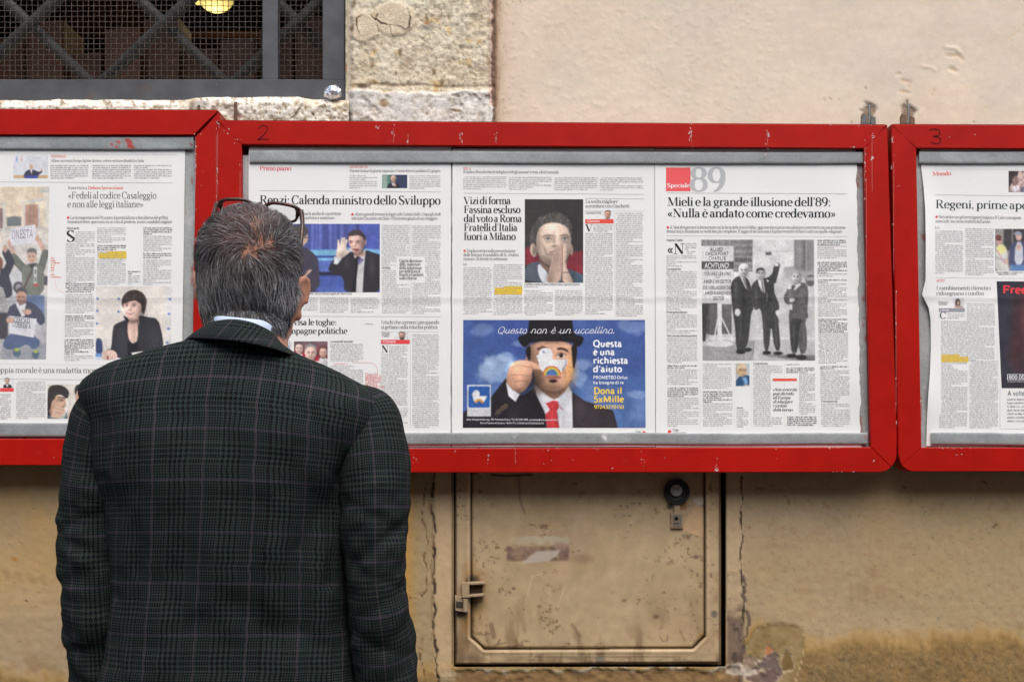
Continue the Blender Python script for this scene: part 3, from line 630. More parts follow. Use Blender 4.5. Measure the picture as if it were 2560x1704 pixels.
        # crouching man
        c.poly([(60, 1110), (150, 1050), (260, 1040), (340, 1090), (405, 1180), (395, 1250), (320, 1260), (90, 1260)], (52, 56, 76), 1.3, 1); c.poly([(20, 1440), (60, 1340), (180, 1320), (330, 1330), (365, 1430), (300, 1480), (240, 1420), (150, 1470), (60, 1475)], (66, 84, 126), 1.3, 1)
        c.ell(330, 1300, 40, 90, (196, 196, 204), -20); c.ell(192, 1010, 46, 66, (202, 150, 126)); c.poly([(145, 990), (150, 930), (195, 912), (240, 940), (248, 1000), (225, 960), (165, 955)], (72, 68, 70), 1, 1); c.poly([(150, 1020), (190, 1040), (232, 1020), (222, 1068), (188, 1085), (158, 1062)], (118, 92, 84), 1.4, 1, .8)
        c.ell(172, 1003, 9, 5, (80, 54, 46)); c.ell(206, 1003, 9, 5, (80, 54, 46)); c.poly([(135, 1060), (158, 1050), (225, 1170), (195, 1185)], (226, 226, 230)); c.poly([(160, 1090), (235, 1060), (220, 1120), (190, 1130)], (236, 236, 238))
        c.poly([(82, 1172), (328, 1200), (303, 1368), (80, 1328)], (230, 232, 238), 1); c.ell(90, 1210, 36, 28, (206, 160, 140)); c.ell(245, 1138, 34, 26, (206, 158, 136)); c.line([(215, 1140), (200, 1120)], 12, (206, 158, 136))
        c.ell(150, 1500, 36, 40, (70, 96, 120)); c.ell(150, 1475, 22, 16, (176, 190, 80)); c.ell(318, 1515, 32, 42, (66, 92, 120)); c.ell(318, 1490, 22, 15, (176, 190, 80)); c.line([(355, 1270), (385, 1420)], 9, (200, 200, 204))
    picture("printed_photo", th, sf, -45, 467, 123.5, 898, p2, (0, 460, 3.564), bg=(226, 220, 210), step=1.5, x1b=115, fade=.24)
    q = Ink(); q.text("ONESTÀ", 29, 597, 83, 14, .0, (120, 116, 128), sans=True, tilt=-.06, thin=.03); q.build("sign_lettering", th, sf, .00030); q = Ink(); q.text("CERCASI", 34, 803, 75, 7.6, .45, (90, 96, 108), sans=True, tilt=.15); q.text("COERENZA", 31, 815, 78, 7.6, .45, (90, 96, 108), sans=True, tilt=.16)
    q.build("sign_lettering", th, sf, .00030)
    def p3(c):   # woman at a table; crop (0,680) scale 3.136
        c.noise(.03, 150, 2); c.rect(1300, 100, 1360, 700, (226, 228, 232), 4, .4)
        for x, y in ((765, 207), (932, 209), (762, 303), (930, 310), (760, 403), (1332, 212), (1326, 328), (1320, 443), (1312, 553)):
            c.ell(x, y, 12, 6, (92, 124, 196), 0, 1); c.ell(x, y - 5, 5, 5, (92, 124, 196), 0, 1); c.ell(x, y + 7, 5, 4, (110, 140, 205), 0, 1)
        c.poly([(750, 520), (790, 515), (805, 560), (805, 640), (750, 650)], (60, 74, 112), 1, 1); c.rect(745, 640, 1400, 720, (214, 222, 236), 2); c.rect(745, 638, 800, 662, (110, 160, 220), 1)
        c.poly([(960, 330), (1000, 360), (1085, 360), (1170, 345), (1150, 400), (1000, 420)], (52, 52, 58), 1, 1)
        c.poly([(872, 600), (885, 430), (905, 405), (1000, 368), (1110, 335), (1150, 352), (1240, 362), (1275, 500), (1282, 590), (1200, 650), (1060, 640), (1030, 680), (940, 680), (815, 620), (860, 600)], (48, 48, 54), 1.2, 1)
        c.poly([(1002, 370), (1080, 370), (1085, 470), (1070, 560), (1030, 560), (1000, 500)], (232, 196, 178), 1.2, 1); c.poly([(1000, 540), (1040, 560), (1080, 540), (1090, 660), (1000, 680)], (30, 30, 36), 1.2)
        c.rect(1010, 330, 1090, 410, (222, 182, 162), 3); c.ell(1052, 235, 98, 96, (62, 52, 50)); c.poly([(955, 250), (965, 190), (1050, 150), (1135, 195), (1148, 270), (1125, 350), (1100, 260)], (60, 50, 48), 1.2, 1)
        c.poly([(965, 240), (1000, 215), (1070, 215), (1105, 240), (1112, 300), (1080, 360), (1040, 384), (1005, 370), (972, 310)], (238, 200, 184), 1.2, 2); c.poly([(958, 235), (965, 195), (1050, 160), (1120, 200), (1118, 262), (1085, 235), (1060, 222), (1010, 232), (975, 250)], (64, 54, 52), 1.5, 1)
        c.shade(1100, 300, 30, 80, -.25); c.shade(1040, 385, 60, 18, -.25); c.shade(1000, 300, 30, 20, .05); c.shade(960, 560, 50, 120, .25); c.shade(1200, 520, 60, 110, .22); c.shade(1050, 470, 14, 90, -.1); c.C = c.C * (1 + .16 * fbm(c.X * .7, c.Y * .25, 16, 3, 78) * (c.Y < 260) * (c.C.mean(-1) < 110))[..., None]
        c.ball(1040, 290, 84, 104, .30); c.features(1030, 270, 140, 190, (238, 200, 184), -.4, (110, 84, 78), (176, 92, 92), 1.0)
        for x, y in ((1000, 256), (1058, 256)): c.ell(x, y, 1, 1, (80, 58, 54)); c.line([(x - 18, y - 15), (x + 18, y - 16)], 4, (120, 92, 84), 1, .8)
        c.ell(1018, 290, 9, 6, (206, 156, 140)); c.poly([(990, 312), (1020, 320), (1052, 312), (1040, 332), (1005, 332)], (176, 92, 92), 1, 1); c.poly([(997, 315), (1020, 321), (1045, 315), (1035, 325), (1008, 325)], (246, 244, 240)); c.line([(1112, 300), (1124, 330)], 8, (90, 80, 80)); c.line([(1080, 375), (1086, 480)], 5, (70, 66, 70))
        c.poly([(795, 640), (820, 612), (880, 605), (922, 640), (915, 690), (800, 690)], (236, 202, 188), 1.2, 1)
        for x in (828, 856, 884): c.line([(x, 640), (x - 4, 690)], 3, (196, 150, 138))
        c.rect(838, 655, 850, 690, (150, 60, 70)); c.poly([(1030, 630), (1120, 620), (1130, 650), (1040, 660)], (240, 236, 232))
    picture("printed_photo", th, sf, 240.5, 716, 430, 899, p3, (0, 680, 3.136), bg=(232, 226, 216), step=1.5, x0b=238.5, x1b=427, fade=.08)
    def p4(c):
        c.bust(18, 952, 13, (206, 170, 150), (56, 52, 54), glasses=True)
    picture("printed_photo", th, sf, 8, 942.5, 34.5, 969, p4, bg=(233, 233, 232), step=1.2)
    def p5(c):   # pensive young man, crop (0,680) 3.136
        c.poly([(370, 1000), (400, 900), (400, 1200), (370, 1200)], (40, 46, 60), 2); c.poly([(395, 1000), (440, 960), (510, 985), (518, 1020), (500, 1085), (470, 1140), (400, 1150), (380, 1080)], (206, 168, 142), 1.2, 1); c.poly([(380, 1060), (420, 1060), (440, 1100), (440, 1150), (380, 1140)], (96, 76, 66), 3, 1, .7)
        c.ell(412, 1030, 40, 75, (196, 156, 132), 0, 1.5); c.poly([(372, 960), (380, 900), (430, 880), (500, 890), (545, 935), (535, 985), (515, 990), (480, 960), (440, 965), (425, 1000), (405, 1010), (395, 1080), (375, 1080)], (52, 48, 46), 1.3, 1)
        c.ball(450, 1050, 90, 110, .34, (.4, -.5)); c.shade(470, 1000, 40, 16, -.3); c.line([(452, 982), (478, 978), (508, 990)], 8, (62, 50, 46), 1); c.ell(482, 1003, 12, 5, (60, 44, 40)); c.poly([(500, 1000), (522, 1040), (500, 1050)], (198, 158, 134), 1.2); c.shade(500, 1052, 16, 6, -.4); c.poly([(395, 1130), (420, 1060), (440, 1030), (455, 1060), (505, 1065), (512, 1095), (470, 1130), (455, 1150), (400, 1152)], (222, 184, 160), 1.2, 1); c.line([(450, 1070), (500, 1080)], 4, (176, 134, 112)); c.line([(440, 1095), (480, 1105)], 4, (176, 134, 112))
        c.poly([(520, 1150), (545, 1090), (580, 1050), (620, 1060), (620, 1150)], (214, 186, 168), 2, 1); c.ell(615, 930, 30, 50, (48, 46, 48)); c.ell(630, 980, 40, 60, (206, 168, 146)); c.poly([(380, 1150), (380, 1120), (410, 1140), (500, 1150), (525, 1100), (530, 1150)], (92, 110, 124), 1.2)
    picture("printed_photo", th, sf, 118.5, 960, 202, 1046, p5, (0, 680, 3.136), bg=(228, 222, 210), step=1.4)
# ---------------------------------------------------------------- first page of the middle board
def page_one():
    th, sf = sheet("newspaper page partly hidden by the man's head, showing a waving man before a blue backdrop", 622, 1128, 618, 1126.5, 368, 1115, 22, torn=(0, 1.0))
    k = Ink()
    k.text("Primo piano", 649, 426, 728, 7.3, .9, (226, 84, 100)); k.text("ESPOSTO DEL PM", 874, 420, 919, 3.6, .7, RED); k.text("Maroni riunisce la giunta regionale a Varese dove è candidato il 5 giugno", 874, 430.5, 1101, 5, .08, (76, 74, 78))
    k.column(874, 436, 944, 472, 5.1); k.column(1024, 437, 1102, 472, 5.1); k.rule(649, 476.5, 1102, 480); k.rule(649, 412, 1102, 413.5, .5, (214, 214, 212))
    k.text("Renzi: Calenda ministro dello Sviluppo", 649, 510, 1101, 14.4, .8, (52, 50, 54), tilt=.0035)
    k.text("e parla anche di «questione", 753, 537.5, 853, 5.3, .08, (70, 70, 74)); k.text("prima arrivino a sentenze»", 738, 548, 837, 5.3, .08, (70, 70, 74))
    k.disc(881, 536, 3.2, RED); k.text("«Entro giovedì avremo la legge sulle Unioni civili». Dopo gli studi", 886.5, 539, 1102, 5.3, .08, (70, 70, 74)); k.text("televisivi l'incontro con Sala: «Vinceremo grazie al suo coraggio»", 878.5, 549.5, 1094, 5.3, .08, (70, 70, 74))
    k.text("Il premier Matteo Renzi ospite di Fabio Fazio", 758, 736, 880, 3.6, .8, (100, 100, 104))
    hole = (992, 643, 1063, 704)
    k.column(955, 561, 1026, 668, 4.95, hole=hole); k.text("La riforma", 955, 672, 976, 3.6, 1, (80, 80, 84)); k.column(955, 674, 1026, 784, 4.95, hole=hole); k.column(1031, 562, 1103, 784, 4.95, hole=(1000, 643, 1063, 704))
    for i, t in enumerate(("Oggi la direzione", "dem, malumori", "della minoranza", "per delle frasi di", "Boschi e Giachetti", "sulle riforme")): k.text(t, 998, 655.5 + 8.65 * i, 998 + (57, 53, 56, 53, 60.5, 44)[i], 5.3, .8, (62, 62, 66))
    for a, b in ((648, 720), (724, 795), (800, 872), (877, 949)): k.column(a, 742, b, 783, 4.95)
    k.rule(649, 790, 1102, 791.5); k.rule(1027.5, 563, 1027.5, 785, .5)
    k.text("avvisa le toghe:", 0, 812.5, None, 10.2, .85, (52, 50, 54), right=841.5); k.text("campagne politiche", 0, 834, None, 10.2, .85, (52, 50, 54), right=868)
    k.text("I rischi che corrono i pm quando", 953, 809.5, 1098, 6.2, .15, (58, 58, 62)); k.text("si gettano nella mischia politica", 953, 821.5, 1094, 6.2, .15, (58, 58, 62)); k.rule(953, 829, 1098, 829.5, .5)
    k.text("Giorgio", 954, 836, 975, 4.6, .1, GY); k.text("Tonini", 954, 842, 973, 4.6, .1, GY); k.rect(952.5, 849, 1024.5, 859.5, (226, 80, 84)); k.text("Il Commento", 957, 856.5, 989, 4, .8, (250, 232, 230), sans=True, z=1e-4)
    k.text("N", 953, 881, 971, 12, 1, (50, 48, 52)); k.column(973, 863, 1020, 883, 5); k.column(953, 883, 1020, 1062, 5); k.column(1031, 834, 1098, 1068, 5); k.rule(1026, 834, 1026, 1068, .5)
    k.text("La riscossa del 'sussurrato'", 826, 856, 883, 4, .9, (70, 70, 74)); k.column(826, 858, 909, 905, 5); k.column(830, 906, 908, 912, 5, (224, 130, 116)); k.column(826, 912, 909, 1062, 5)
    k.rule(880, 906, 922, 906, .8, (228, 140, 130)); a = np.radians(np.linspace(-90, 0, 8)); cv = [(922 + 22 * math.cos(t), 928 + 22 * math.sin(t)) for t in a] + [(944, 938)]
    for p, q in zip(cv[:-1], cv[1:]): k.rule(*p, *q, .8, (228, 140, 130))
    for i, t in enumerate(("Dopo lo", "strappo di", "Bossi, l'ex", "Cavaliere", "prova a", "ricucire con", "i fedeli")): k.text(t, 913, 939 + 6 * i, None, 5, .4, (216, 92, 88))
    k.column(649, 850, 730, 1062, 5); k.column(735, 932, 818, 1062, 5)
    k.rule(912, 809, 933, 810, 2.2, (176, 178, 180))
    k.build("printed_text", th, sf, .00024)
    def p1(c):
        c.rect(955, 437, 968, 471, (150, 172, 160), 2); c.rect(990, 437, 1020, 471, (52, 62, 92), 2); c.rect(968, 437, 974, 471, (90, 140, 120), 1); c.bust(983, 447, 16, (206, 164, 140), (180, 176, 176), (38, 38, 44), bald=False); c.ell(988, 463, 3, 4, (200, 158, 138))
    picture("printed_photo", th, sf, 955, 437, 1018, 470.5, p1, bg=(70, 96, 100), step=1.3)
    def p2(c):   # waving man before blue stripes; crop (700,540) scale 7.838
        c.C[:] = (70, 80, 150)
        for x0, x1, cc in ((610, 660, (98, 112, 196)), (760, 820, (100, 112, 192)), (690, 735, (92, 104, 186)), (960, 1020, (104, 116, 196)), (1180, 1240, (98, 112, 190)), (1340, 1500, (82, 94, 176)), (1560, 2100, (78, 94, 180)), (1050, 1110, (88, 100, 178)), (400, 560, (76, 84, 150))): c.rect(x0, 100, x1, 660, cc, 2.5)
        c.rect(1500, 150, 1540, 300, (52, 58, 110), 2); c.poly([(570, 662), (1200, 655), (1200, 775), (660, 778), (590, 740)], (112, 176, 222), 1.5); c.rect(640, 690, 1150, 740, (132, 198, 228), 5, .8); c.poly([(1250, 612), (2100, 665), (2100, 760), (1250, 700)], (116, 176, 222), 2)
        c.rect(740, 815, 1150, 880, (124, 180, 226), 2); c.rect(600, 778, 1200, 815, (58, 76, 150), 2); c.rect(740, 880, 1300, 1100, (84, 108, 186), 3); c.rect(700, 1095, 1300, 1170, (34, 36, 62), 3); c.rect(740, 1170, 1260, 1520, (72, 94, 178), 4); c.rect(760, 1400, 1260, 1520, (88, 118, 196), 8, .6)
        for x in (880, 960, 1050, 1140): c.line([(x, 880), (x - 60, 1090)], 12, (104, 130, 204), 2, .6); c.line([(x, 1190), (x, 1500)], 12, (84, 106, 190), 3, .5)
        c.noise(.05, 60, 5)
        # man at left in a grey suit
        c.ell(400, 420, 150, 170, (206, 176, 150)); c.ell(380, 300, 175, 130, (74, 70, 72)); c.poly([(300, 700), (480, 600), (570, 650), (720, 790), (760, 900), (790, 1500), (200, 1520)], (66, 62, 78), 1.4, 1); c.line([(440, 425), (548, 418)], 14, (34, 30, 36)); c.ell(570, 1085, 60, 26, (218, 180, 160), -35); c.line([(470, 1190), (590, 1080)], 34, (216, 178, 158))
        # waving man
        c.poly([(950, 1000), (1040, 860), (1100, 830), (1230, 800), (1340, 720), (1440, 700), (1600, 720), (1690, 660), (1840, 720), (1980, 760), (2050, 1520), (1250, 1520), (1260, 1200), (1050, 1130), (960, 1080)], (44, 42, 48), 1.4, 1)
        c.poly([(1440, 740), (1520, 790), (1680, 640), (1660, 860), (1640, 1100), (1620, 1510), (1490, 1510), (1510, 950)], (214, 212, 212), 1.2); c.poly([(1510, 780), (1545, 780), (1590, 830), (1540, 900), (1500, 1200), (1460, 1510), (1400, 1510), (1480, 1000), (1455, 850)], (30, 28, 34), 1.2); c.poly([(1520, 840), (1560, 810), (1650, 850), (1560, 950), (1520, 930)], (96, 84, 140), 2, 0, .8)
        c.poly([(1070, 790), (1220, 830), (1120, 950), (1050, 935)], (232, 236, 236), 1.2); c.poly([(1080, 800), (1120, 640), (1130, 560), (1290, 560), (1320, 690), (1400, 620), (1415, 650), (1330, 740), (1220, 830)], (232, 212, 194), 1.2, 1)
        for p, q, wd in (((1150, 600), (1140, 480), 40), ((1200, 580), (1215, 445), 42), ((1240, 580), (1260, 435), 42), ((1275, 590), (1305, 475), 40), ((1310, 720), (1390, 650), 44)): c.line([p, q], wd, (234, 214, 196), .8)
        for p, q in (((1178, 590), (1180, 500)), ((1226, 580), (1236, 480)), ((1265, 600), (1280, 520))): c.line([p, q], 7, (190, 160, 146), .8, .8)
        c.rect(1480, 700, 1650, 790, (196, 150, 134), 3); c.ell(1665, 510, 26, 60, (206, 160, 146)); c.poly([(1330, 430), (1360, 380), (1500, 350), (1610, 390), (1650, 460), (1655, 600), (1600, 700), (1520, 755), (1440, 740), (1400, 640), (1350, 540)], (214, 172, 158), 1.3, 2)
        c.poly([(1315, 460), (1320, 370), (1400, 290), (1510, 262), (1620, 300), (1680, 400), (1680, 480), (1645, 470), (1610, 390), (1530, 370), (1420, 385), (1355, 395), (1335, 470)], (66, 58, 56), 1.3, 1, 1, 2)
        c.shade(1620, 560, 60, 150, -.3); c.shade(1350, 600, 40, 100, -.12); c.shade(1450, 420, 90, 40, .08); c.shade(1500, 720, 110, 40, -.2); c.shade(1150, 760, 60, 60, -.12); c.shade(1800, 1000, 60, 300, .35); c.shade(1300, 900, 60, 120, .3)
        c.ball(1495, 560, 170, 215, .36, (-.5, -.4)); c.features(1475, 530, 330, 400, (214, 172, 158), -.3, (84, 62, 58), (160, 84, 90)); c.poly([(1430, 640), (1500, 634), (1560, 630), (1540, 684), (1470, 692)], (120, 54, 60), 1.2, 1); c.line([(1445, 646), (1545, 640)], 10, (226, 214, 208), .8, .8); c.shade(1150, 690, 60, 120, .06); c.shade(1230, 760, 50, 70, -.2); c.ball(1200, 690, 120, 190, .2)
    picture("printed_photo", th, sf, 690, 559.5, 949.5, 730.5, p2, (700, 540, 7.838), step=1.5, fade=.10)
    def p3(c):   # three faces, crop (600,780) 3.92
        c.C[:] = (120, 60, 66); c.noise(.3, 40, 3); c.rect(520, 280, 870, 330, (112, 104, 112), 8, .7)
        c.bust(580, 355, 100, (214, 180, 168), (70, 60, 60), (236, 234, 234), (240, 240, 240)); c.bust(815, 395, 96, (206, 166, 150), (90, 66, 58), (232, 230, 230), (240, 240, 240)); c.rect(612, 400, 645, 450, (176, 36, 52), 3); c.rect(735, 430, 775, 480, (176, 40, 52), 3)
        c.bust(692, 395, 150, (210, 176, 162), (120, 116, 116), (48, 46, 54), (238, 238, 240), (44, 46, 66), bald=False, turn=.1); c.poly([(640, 370), (645, 330), (690, 312), (738, 330), (745, 372), (730, 350), (692, 335), (655, 350)], (150, 146, 144), 1.5, 1)
    picture("printed_photo", th, sf, 735, 853, 819, 930, p3, (600, 780, 3.92), step=1.3)
    def p4(c): c.bust(1005, 839, 19, (186, 146, 128), (46, 42, 42), (50, 54, 64), (60, 66, 78), beard=(60, 50, 46))
    picture("printed_photo", th, sf, 985, 827.5, 1022, 849, p4, bg=(231, 232, 232), step=1.2)
# ---------------------------------------------------------------- second page: praying man and the blue advert
def page_two():
    th, sf = sheet("newspaper page with a man pressing his palms together above a blue bird advert", 1131, 1636, 1129.5, 1638.5, 372, 1115, 33, torn=(.8, 0))
    k = Ink(); E = lambda x, y: (1120 + x / 3.92, 380 + y / 3.92)
    k.text("MELZO", 1158, 424.5, 1177, 3.8, .7, ORG); k.text("Il sindaco Bruschi ritira le deleghe a tutti gli assessori e resta solo al comando", 1158, 433, 1397, 5, .08, (76, 74, 78), tilt=.004)
    for i, x in enumerate((1158, 1272, 1386, 1500)): k.column(x, 440 + i * .8, x + 109, 474.5 + i * 1.2, 4.9)
    k.rule(1158, 483, 1610, 486); k.rule(1158, 416, 1610, 418, .5, (214, 214, 212))
    for i, (t, e) in enumerate((("Vizi di forma", 1276.5), ("Fassina escluso", 1301), ("dal voto a Roma", 1304.5), ("Fratelli d'Italia", 1293.5), ("fuori a Milano", 1289))): k.text(t, 1159.5, 510.5 + 22.3 * i, e, 12.3, .9, (44, 43, 47))
    k.disc(1161.5, 627, 3.2, ORG)
    for i, (t, x, e) in enumerate((("Duplice errore nella presentazione", 1166.5, 1288.5), ("delle liste per il candidato di Si. «Subito", 1158.5, 1297), ("ricorso». Si decide in settimana", 1158.5, 1268.5))): k.text(t, x, 630.5 + 10 * i, e, 5.2, .1, (62, 62, 66))
    k.text("R. P.", 1158.5, 664, 1168, 4, 1, (80, 80, 84)); k.column(1158.5, 667, 1230, 785, 4.95); k.column(1235, 659, 1306.5, 786, 4.95)
    hl_mark(k, [(1260, 715, 1306, 720), (1237, 719, 1306, 730), (1236, 729, 1305, 736)], (238, 200, 40))
    k.text("Candidato a sindaco di Roma. Stefano Fassina, esponente di primo", 1311, 713, 1449, 3.9, .6, (100, 100, 104)); k.column(1311, 714, 1384, 719, 4.9)
    k.column(1311, 724, 1382.5, 787, 4.95); k.column(1388, 724, 1458, 788, 4.95)
    k.rule(1463, 496, 1610, 497.5); k.text("La scelta migliore", 1463.5, 507.5, 1544, 5.6, .15, (58, 58, 62)); k.text("accordarsi con Giachetti", 1463.5, 519, 1573.5, 5.6, .15, (58, 58, 62)); k.rule(1463, 527.5, 1610, 528.5, .5)
    k.text("Carmine Fotia", 1464, 535, 1503, 4.8, .1, GY); k.rect(1463, 548, 1534, 558.5, (228, 88, 72)); k.text("Il Commento", 1467, 555.5, 1499, 4, .8, (250, 232, 226), sans=True, z=1e-4)
    k.text("V", 1464, 578.5, 1481, 12, 1, (50, 48, 52)); k.column(1483, 560, 1533.5, 581, 5); k.column(1463.5, 581, 1533, 786, 5); k.column(1540, 531, 1608, 789, 5); k.rule(1536.5, 531, 1538, 789, .5); k.rule(1233, 665, 1233, 786, .4); k.rule(1158, 795, 1610, 797.5, .5, (214, 214, 212))
    k.disc(1610, 1081, 4.5, RED); k.text("l'Unità", 1589, 1081, 1602, 4, .8, (110, 110, 112))
    k.build("printed_text", th, sf, .00024)
    def p1(c):   # praying man; crop E
        c.C[:] = (58, 54, 54); c.rect(1040, 460, 1330, 1000, (52, 49, 50), 20); c.poly([(750, 950), (800, 930), (830, 1000), (1250, 980), (1325, 960), (1325, 1200), (750, 1100)], (132, 44, 56), 4); c.noise(.06, 60, 4)
        c.poly([(750, 1120), (870, 1060), (960, 1120), (1180, 1140), (1325, 1200), (1325, 1290), (750, 1290)], (84, 92, 104), 1.4, 1); c.poly([(880, 1080), (960, 1150), (1010, 1290), (930, 1290), (880, 1190)], (226, 230, 236), 1.2, 1); c.poly([(1230, 1180), (1325, 1200), (1325, 1290), (1240, 1290)], (72, 92, 110), 2)
        SK = np.array((206, 182, 164.)); c.poly([(870, 980), (1190, 980), (1150, 1200), (940, 1180)], (128, 102, 90), 2, 1)
        c.poly([(815, 930), (800, 850), (812, 770), (850, 690), (900, 640), (960, 618), (1000, 596), (1075, 590), (1130, 612), (1180, 650), (1212, 720), (1222, 800), (1210, 900)], (88, 84, 80), 1.4, 1, 1, 3.2); c.C = c.C * (1 + .22 * fbm(c.X * .8, c.Y * .35, 14, 3, 77) * (c.Y < 900) * (c.C.mean(-1) < 105) * (c.C.mean(-1) > 62))[..., None]
        c.ell(838, 962, 34, 66, SK * .95, -8, 1); c.shade(842, 970, 14, 40, -.35); c.shade(822, 940, 8, 40, .12); c.ell(1206, 955, 18, 56, SK * .9, 0, 1)
        c.poly([(862, 930), (866, 830), (884, 770), (905, 728), (960, 700), (1030, 690), (1100, 700), (1160, 728), (1196, 790), (1206, 860), (1202, 960), (1180, 1040), (1130, 1100), (1060, 1130), (980, 1110), (915, 1060), (880, 1000)], SK, 1.3, 2, 1, 1.0)
        c.ball(1036, 905, 182, 225, .46, (-.2, -.7)); c.shade(880, 900, 40, 170, -.30); c.shade(1010, 740, 90, 34, .10); c.poly([(868, 1010), (930, 1010), (1000, 1060), (1080, 1080), (1130, 1060), (1120, 1120), (1020, 1135), (930, 1080)], (120, 98, 88), 5, 1, .45)
        for x, k in ((982, 1), (1146, -1)):
            c.shade(x, 838, 56, 30, -.26); c.ell(x, 852, 31, 12, (196, 188, 182), -k * 4, 1); c.ell(x - 2, 849, 13, 12, (74, 78, 78), 0, .8); c.ell(x - 5, 846, 3, 3, (222, 222, 220), 0, .5); c.line([(x - 36, 856), (x - 12, 839), (x + 14, 838), (x + 34, 854)], 6, (74, 56, 50), .8, .9); c.line([(x - 28, 868), (x, 873), (x + 28, 866)], 4, (140, 108, 96), 1.4, .7); c.shade(x, 886, 44, 14, -.16)
        c.poly([(922, 832), (965, 806), (1034, 816), (1030, 826), (968, 818), (928, 842)], (104, 86, 78), 1.4, 1, .85); c.poly([(1096, 818), (1150, 802), (1184, 826), (1180, 834), (1150, 814), (1098, 828)], (104, 86, 78), 1.4, 1, .85)
        for y in (735, 760, 784): c.line([(940, y + 8), (1020, y), (1110, y + 4)], 3, SK * .84, 2, .5)
        c.shade(1040, 860, 18, 60, -.24); c.shade(1072, 850, 16, 70, .12); c.shade(1040, 900, 40, 22, .08); c.shade(1046, 922, 34, 10, -.45); c.shade(950, 960, 14, 60, -.22, -22); c.shade(925, 950, 36, 50, .06); c.line([(998, 982), (1030, 974), (1058, 962)], 7, (124, 76, 70), .9); c.shade(1010, 1000, 34, 12, -.2); c.shade(1160, 950, 36, 60, -.2)
        HB = (208, 178, 160)
        c.poly([(955, 1290), (1000, 1120), (1035, 1000), (1058, 915), (1078, 905), (1088, 930), (1092, 960), (1112, 885), (1126, 880), (1128, 940), (1120, 1120), (1100, 1290)], HB, 1.3, 1); c.poly([(1115, 1290), (1122, 1100), (1130, 900), (1146, 893), (1160, 910), (1162, 980), (1150, 1110), (1190, 1190), (1240, 1290)], (222, 192, 172), 1.3, 1)
        c.shade(1000, 1240, 50, 130, -.25); c.shade(1060, 1030, 26, 130, -.12, 12); c.shade(1135, 1050, 14, 160, .08); c.shade(1220, 1260, 40, 90, -.25)
        c.line([(1119, 905), (1120, 1280)], 7, (140, 106, 94)); c.line([(1060, 940), (1010, 1180)], 5, (164, 130, 116), 1, .8); c.line([(1090, 950), (1065, 1180)], 5, (164, 130, 116), 1, .8); c.line([(1108, 930), (1098, 1180)], 4, (170, 134, 120), 1, .7); c.line([(1122, 1180), (1190, 1180)], 6, (60, 54, 52)); c.line([(1146, 920), (1145, 1100)], 4, (176, 142, 126), 1, .7)
    picture("printed_photo", th, sf, 1312, 498, 1458, 706.5, p1, (1120, 380, 3.92), step=1.4, fade=.08)
    def p2(c): c.bust(1519, 536, 19, (190, 144, 118), (40, 36, 36), (84, 92, 160), (220, 220, 228), turn=.3)
    picture("printed_photo", th, sf, 1505, 525.5, 1533, 548.5, p2, bg=(231, 231, 230), step=1.2)
    def ad(c):   # crop (1120,760) scale 4.3556
        t = np.clip((c.Y - 170) / 1180, 0, 1)[..., None]; c.C = np.array((64, 88, 154)) * (1 - t) + np.array((74, 108, 166)) * t
        n = fbm(c.X, c.Y, 520, 5, 51); cl = sstep(.05, .75, n); c.mix(cl * .55, (140, 168, 216)); c.mix(sstep(-.1, -.8, n) * .5, (52, 66, 140))
        for x, y, rx, ry, o in ((560, 640, 190, 110, .75), (430, 700, 130, 130, .7), (640, 580, 110, 60, .6), (520, 780, 240, 90, .55), (1480, 660, 130, 70, .5), (1420, 800, 100, 110, .5), (2050, 980, 140, 50, .45), (380, 280, 150, 70, .35), (2000, 250, 180, 80, .4), (780, 430, 90, 40, .4)):
            e = fbm(c.X, c.Y, 90, 4, int(x)) * .35; d = np.sqrt(((c.X - x) / rx) ** 2 + ((c.Y - y) / ry) ** 2) + e; c.mix(o * sstep(1.15, .55, d), (176, 200, 232))
        SK = np.array((214, 162, 132.)); JK = (34, 30, 36)
        # jacket, shirt, tie
        c.poly([(160, 1340), (160, 1180), (200, 1150), (470, 1010), (610, 830), (640, 800), (770, 990), (830, 985), (960, 890), (1310, 870), (1350, 960), (1480, 1050), (1800, 1160), (1850, 1360), (160, 1360)], JK, 1.3); c.poly([(1365, 960), (1480, 1050), (1790, 1165), (1845, 1360), (1365, 1360)], (62, 54, 58), 6, 0, .8); c.line([(1400, 1010), (1560, 1130), (1420, 1330)], 9, (40, 36, 42), 1.5, .8)
        c.poly([(945, 890), (1310, 880), (1350, 960), (1360, 1360), (1080, 1360), (1060, 1190), (960, 980)], (232, 232, 238), 1.3); c.poly([(1065, 1080), (1150, 1045), (1200, 1060), (1210, 1120), (1185, 1160), (1215, 1360), (1080, 1360), (1060, 1200), (1110, 1150)], (206, 58, 66), 1.2); c.line([(1110, 1150), (1190, 1130)], 8, (150, 34, 44), 2, .8); c.poly([(1205, 1080), (1260, 1150), (1230, 1150)], (170, 120, 130), 2, 0, .7); c.line([(945, 905), (1010, 1030), (1060, 1190)], 7, (180, 184, 198), 2, .8); c.line([(1310, 880), (1200, 1080)], 6, (190, 192, 204), 2, .7)
        # face, lit from the right
        c.poly([(955, 820), (1330, 820), (1300, 920), (1180, 1040), (1110, 1020), (1000, 930)], SK * .62, 2, 1); c.poly([(900, 400), (1360, 400), (1375, 600), (1360, 780), (1300, 900), (1180, 950), (1060, 940), (970, 870), (930, 740), (880, 600)], SK, 1.5, 1)
        c.shade(955, 800, 70, 200, -.55); c.shade(905, 520, 40, 110, -.3); c.shade(1345, 640, 46, 260, -.16); c.shade(1130, 930, 150, 50, -.32); c.shade(1130, 415, 230, 26, -.4); c.shade(1180, 640, 40, 60, .10)
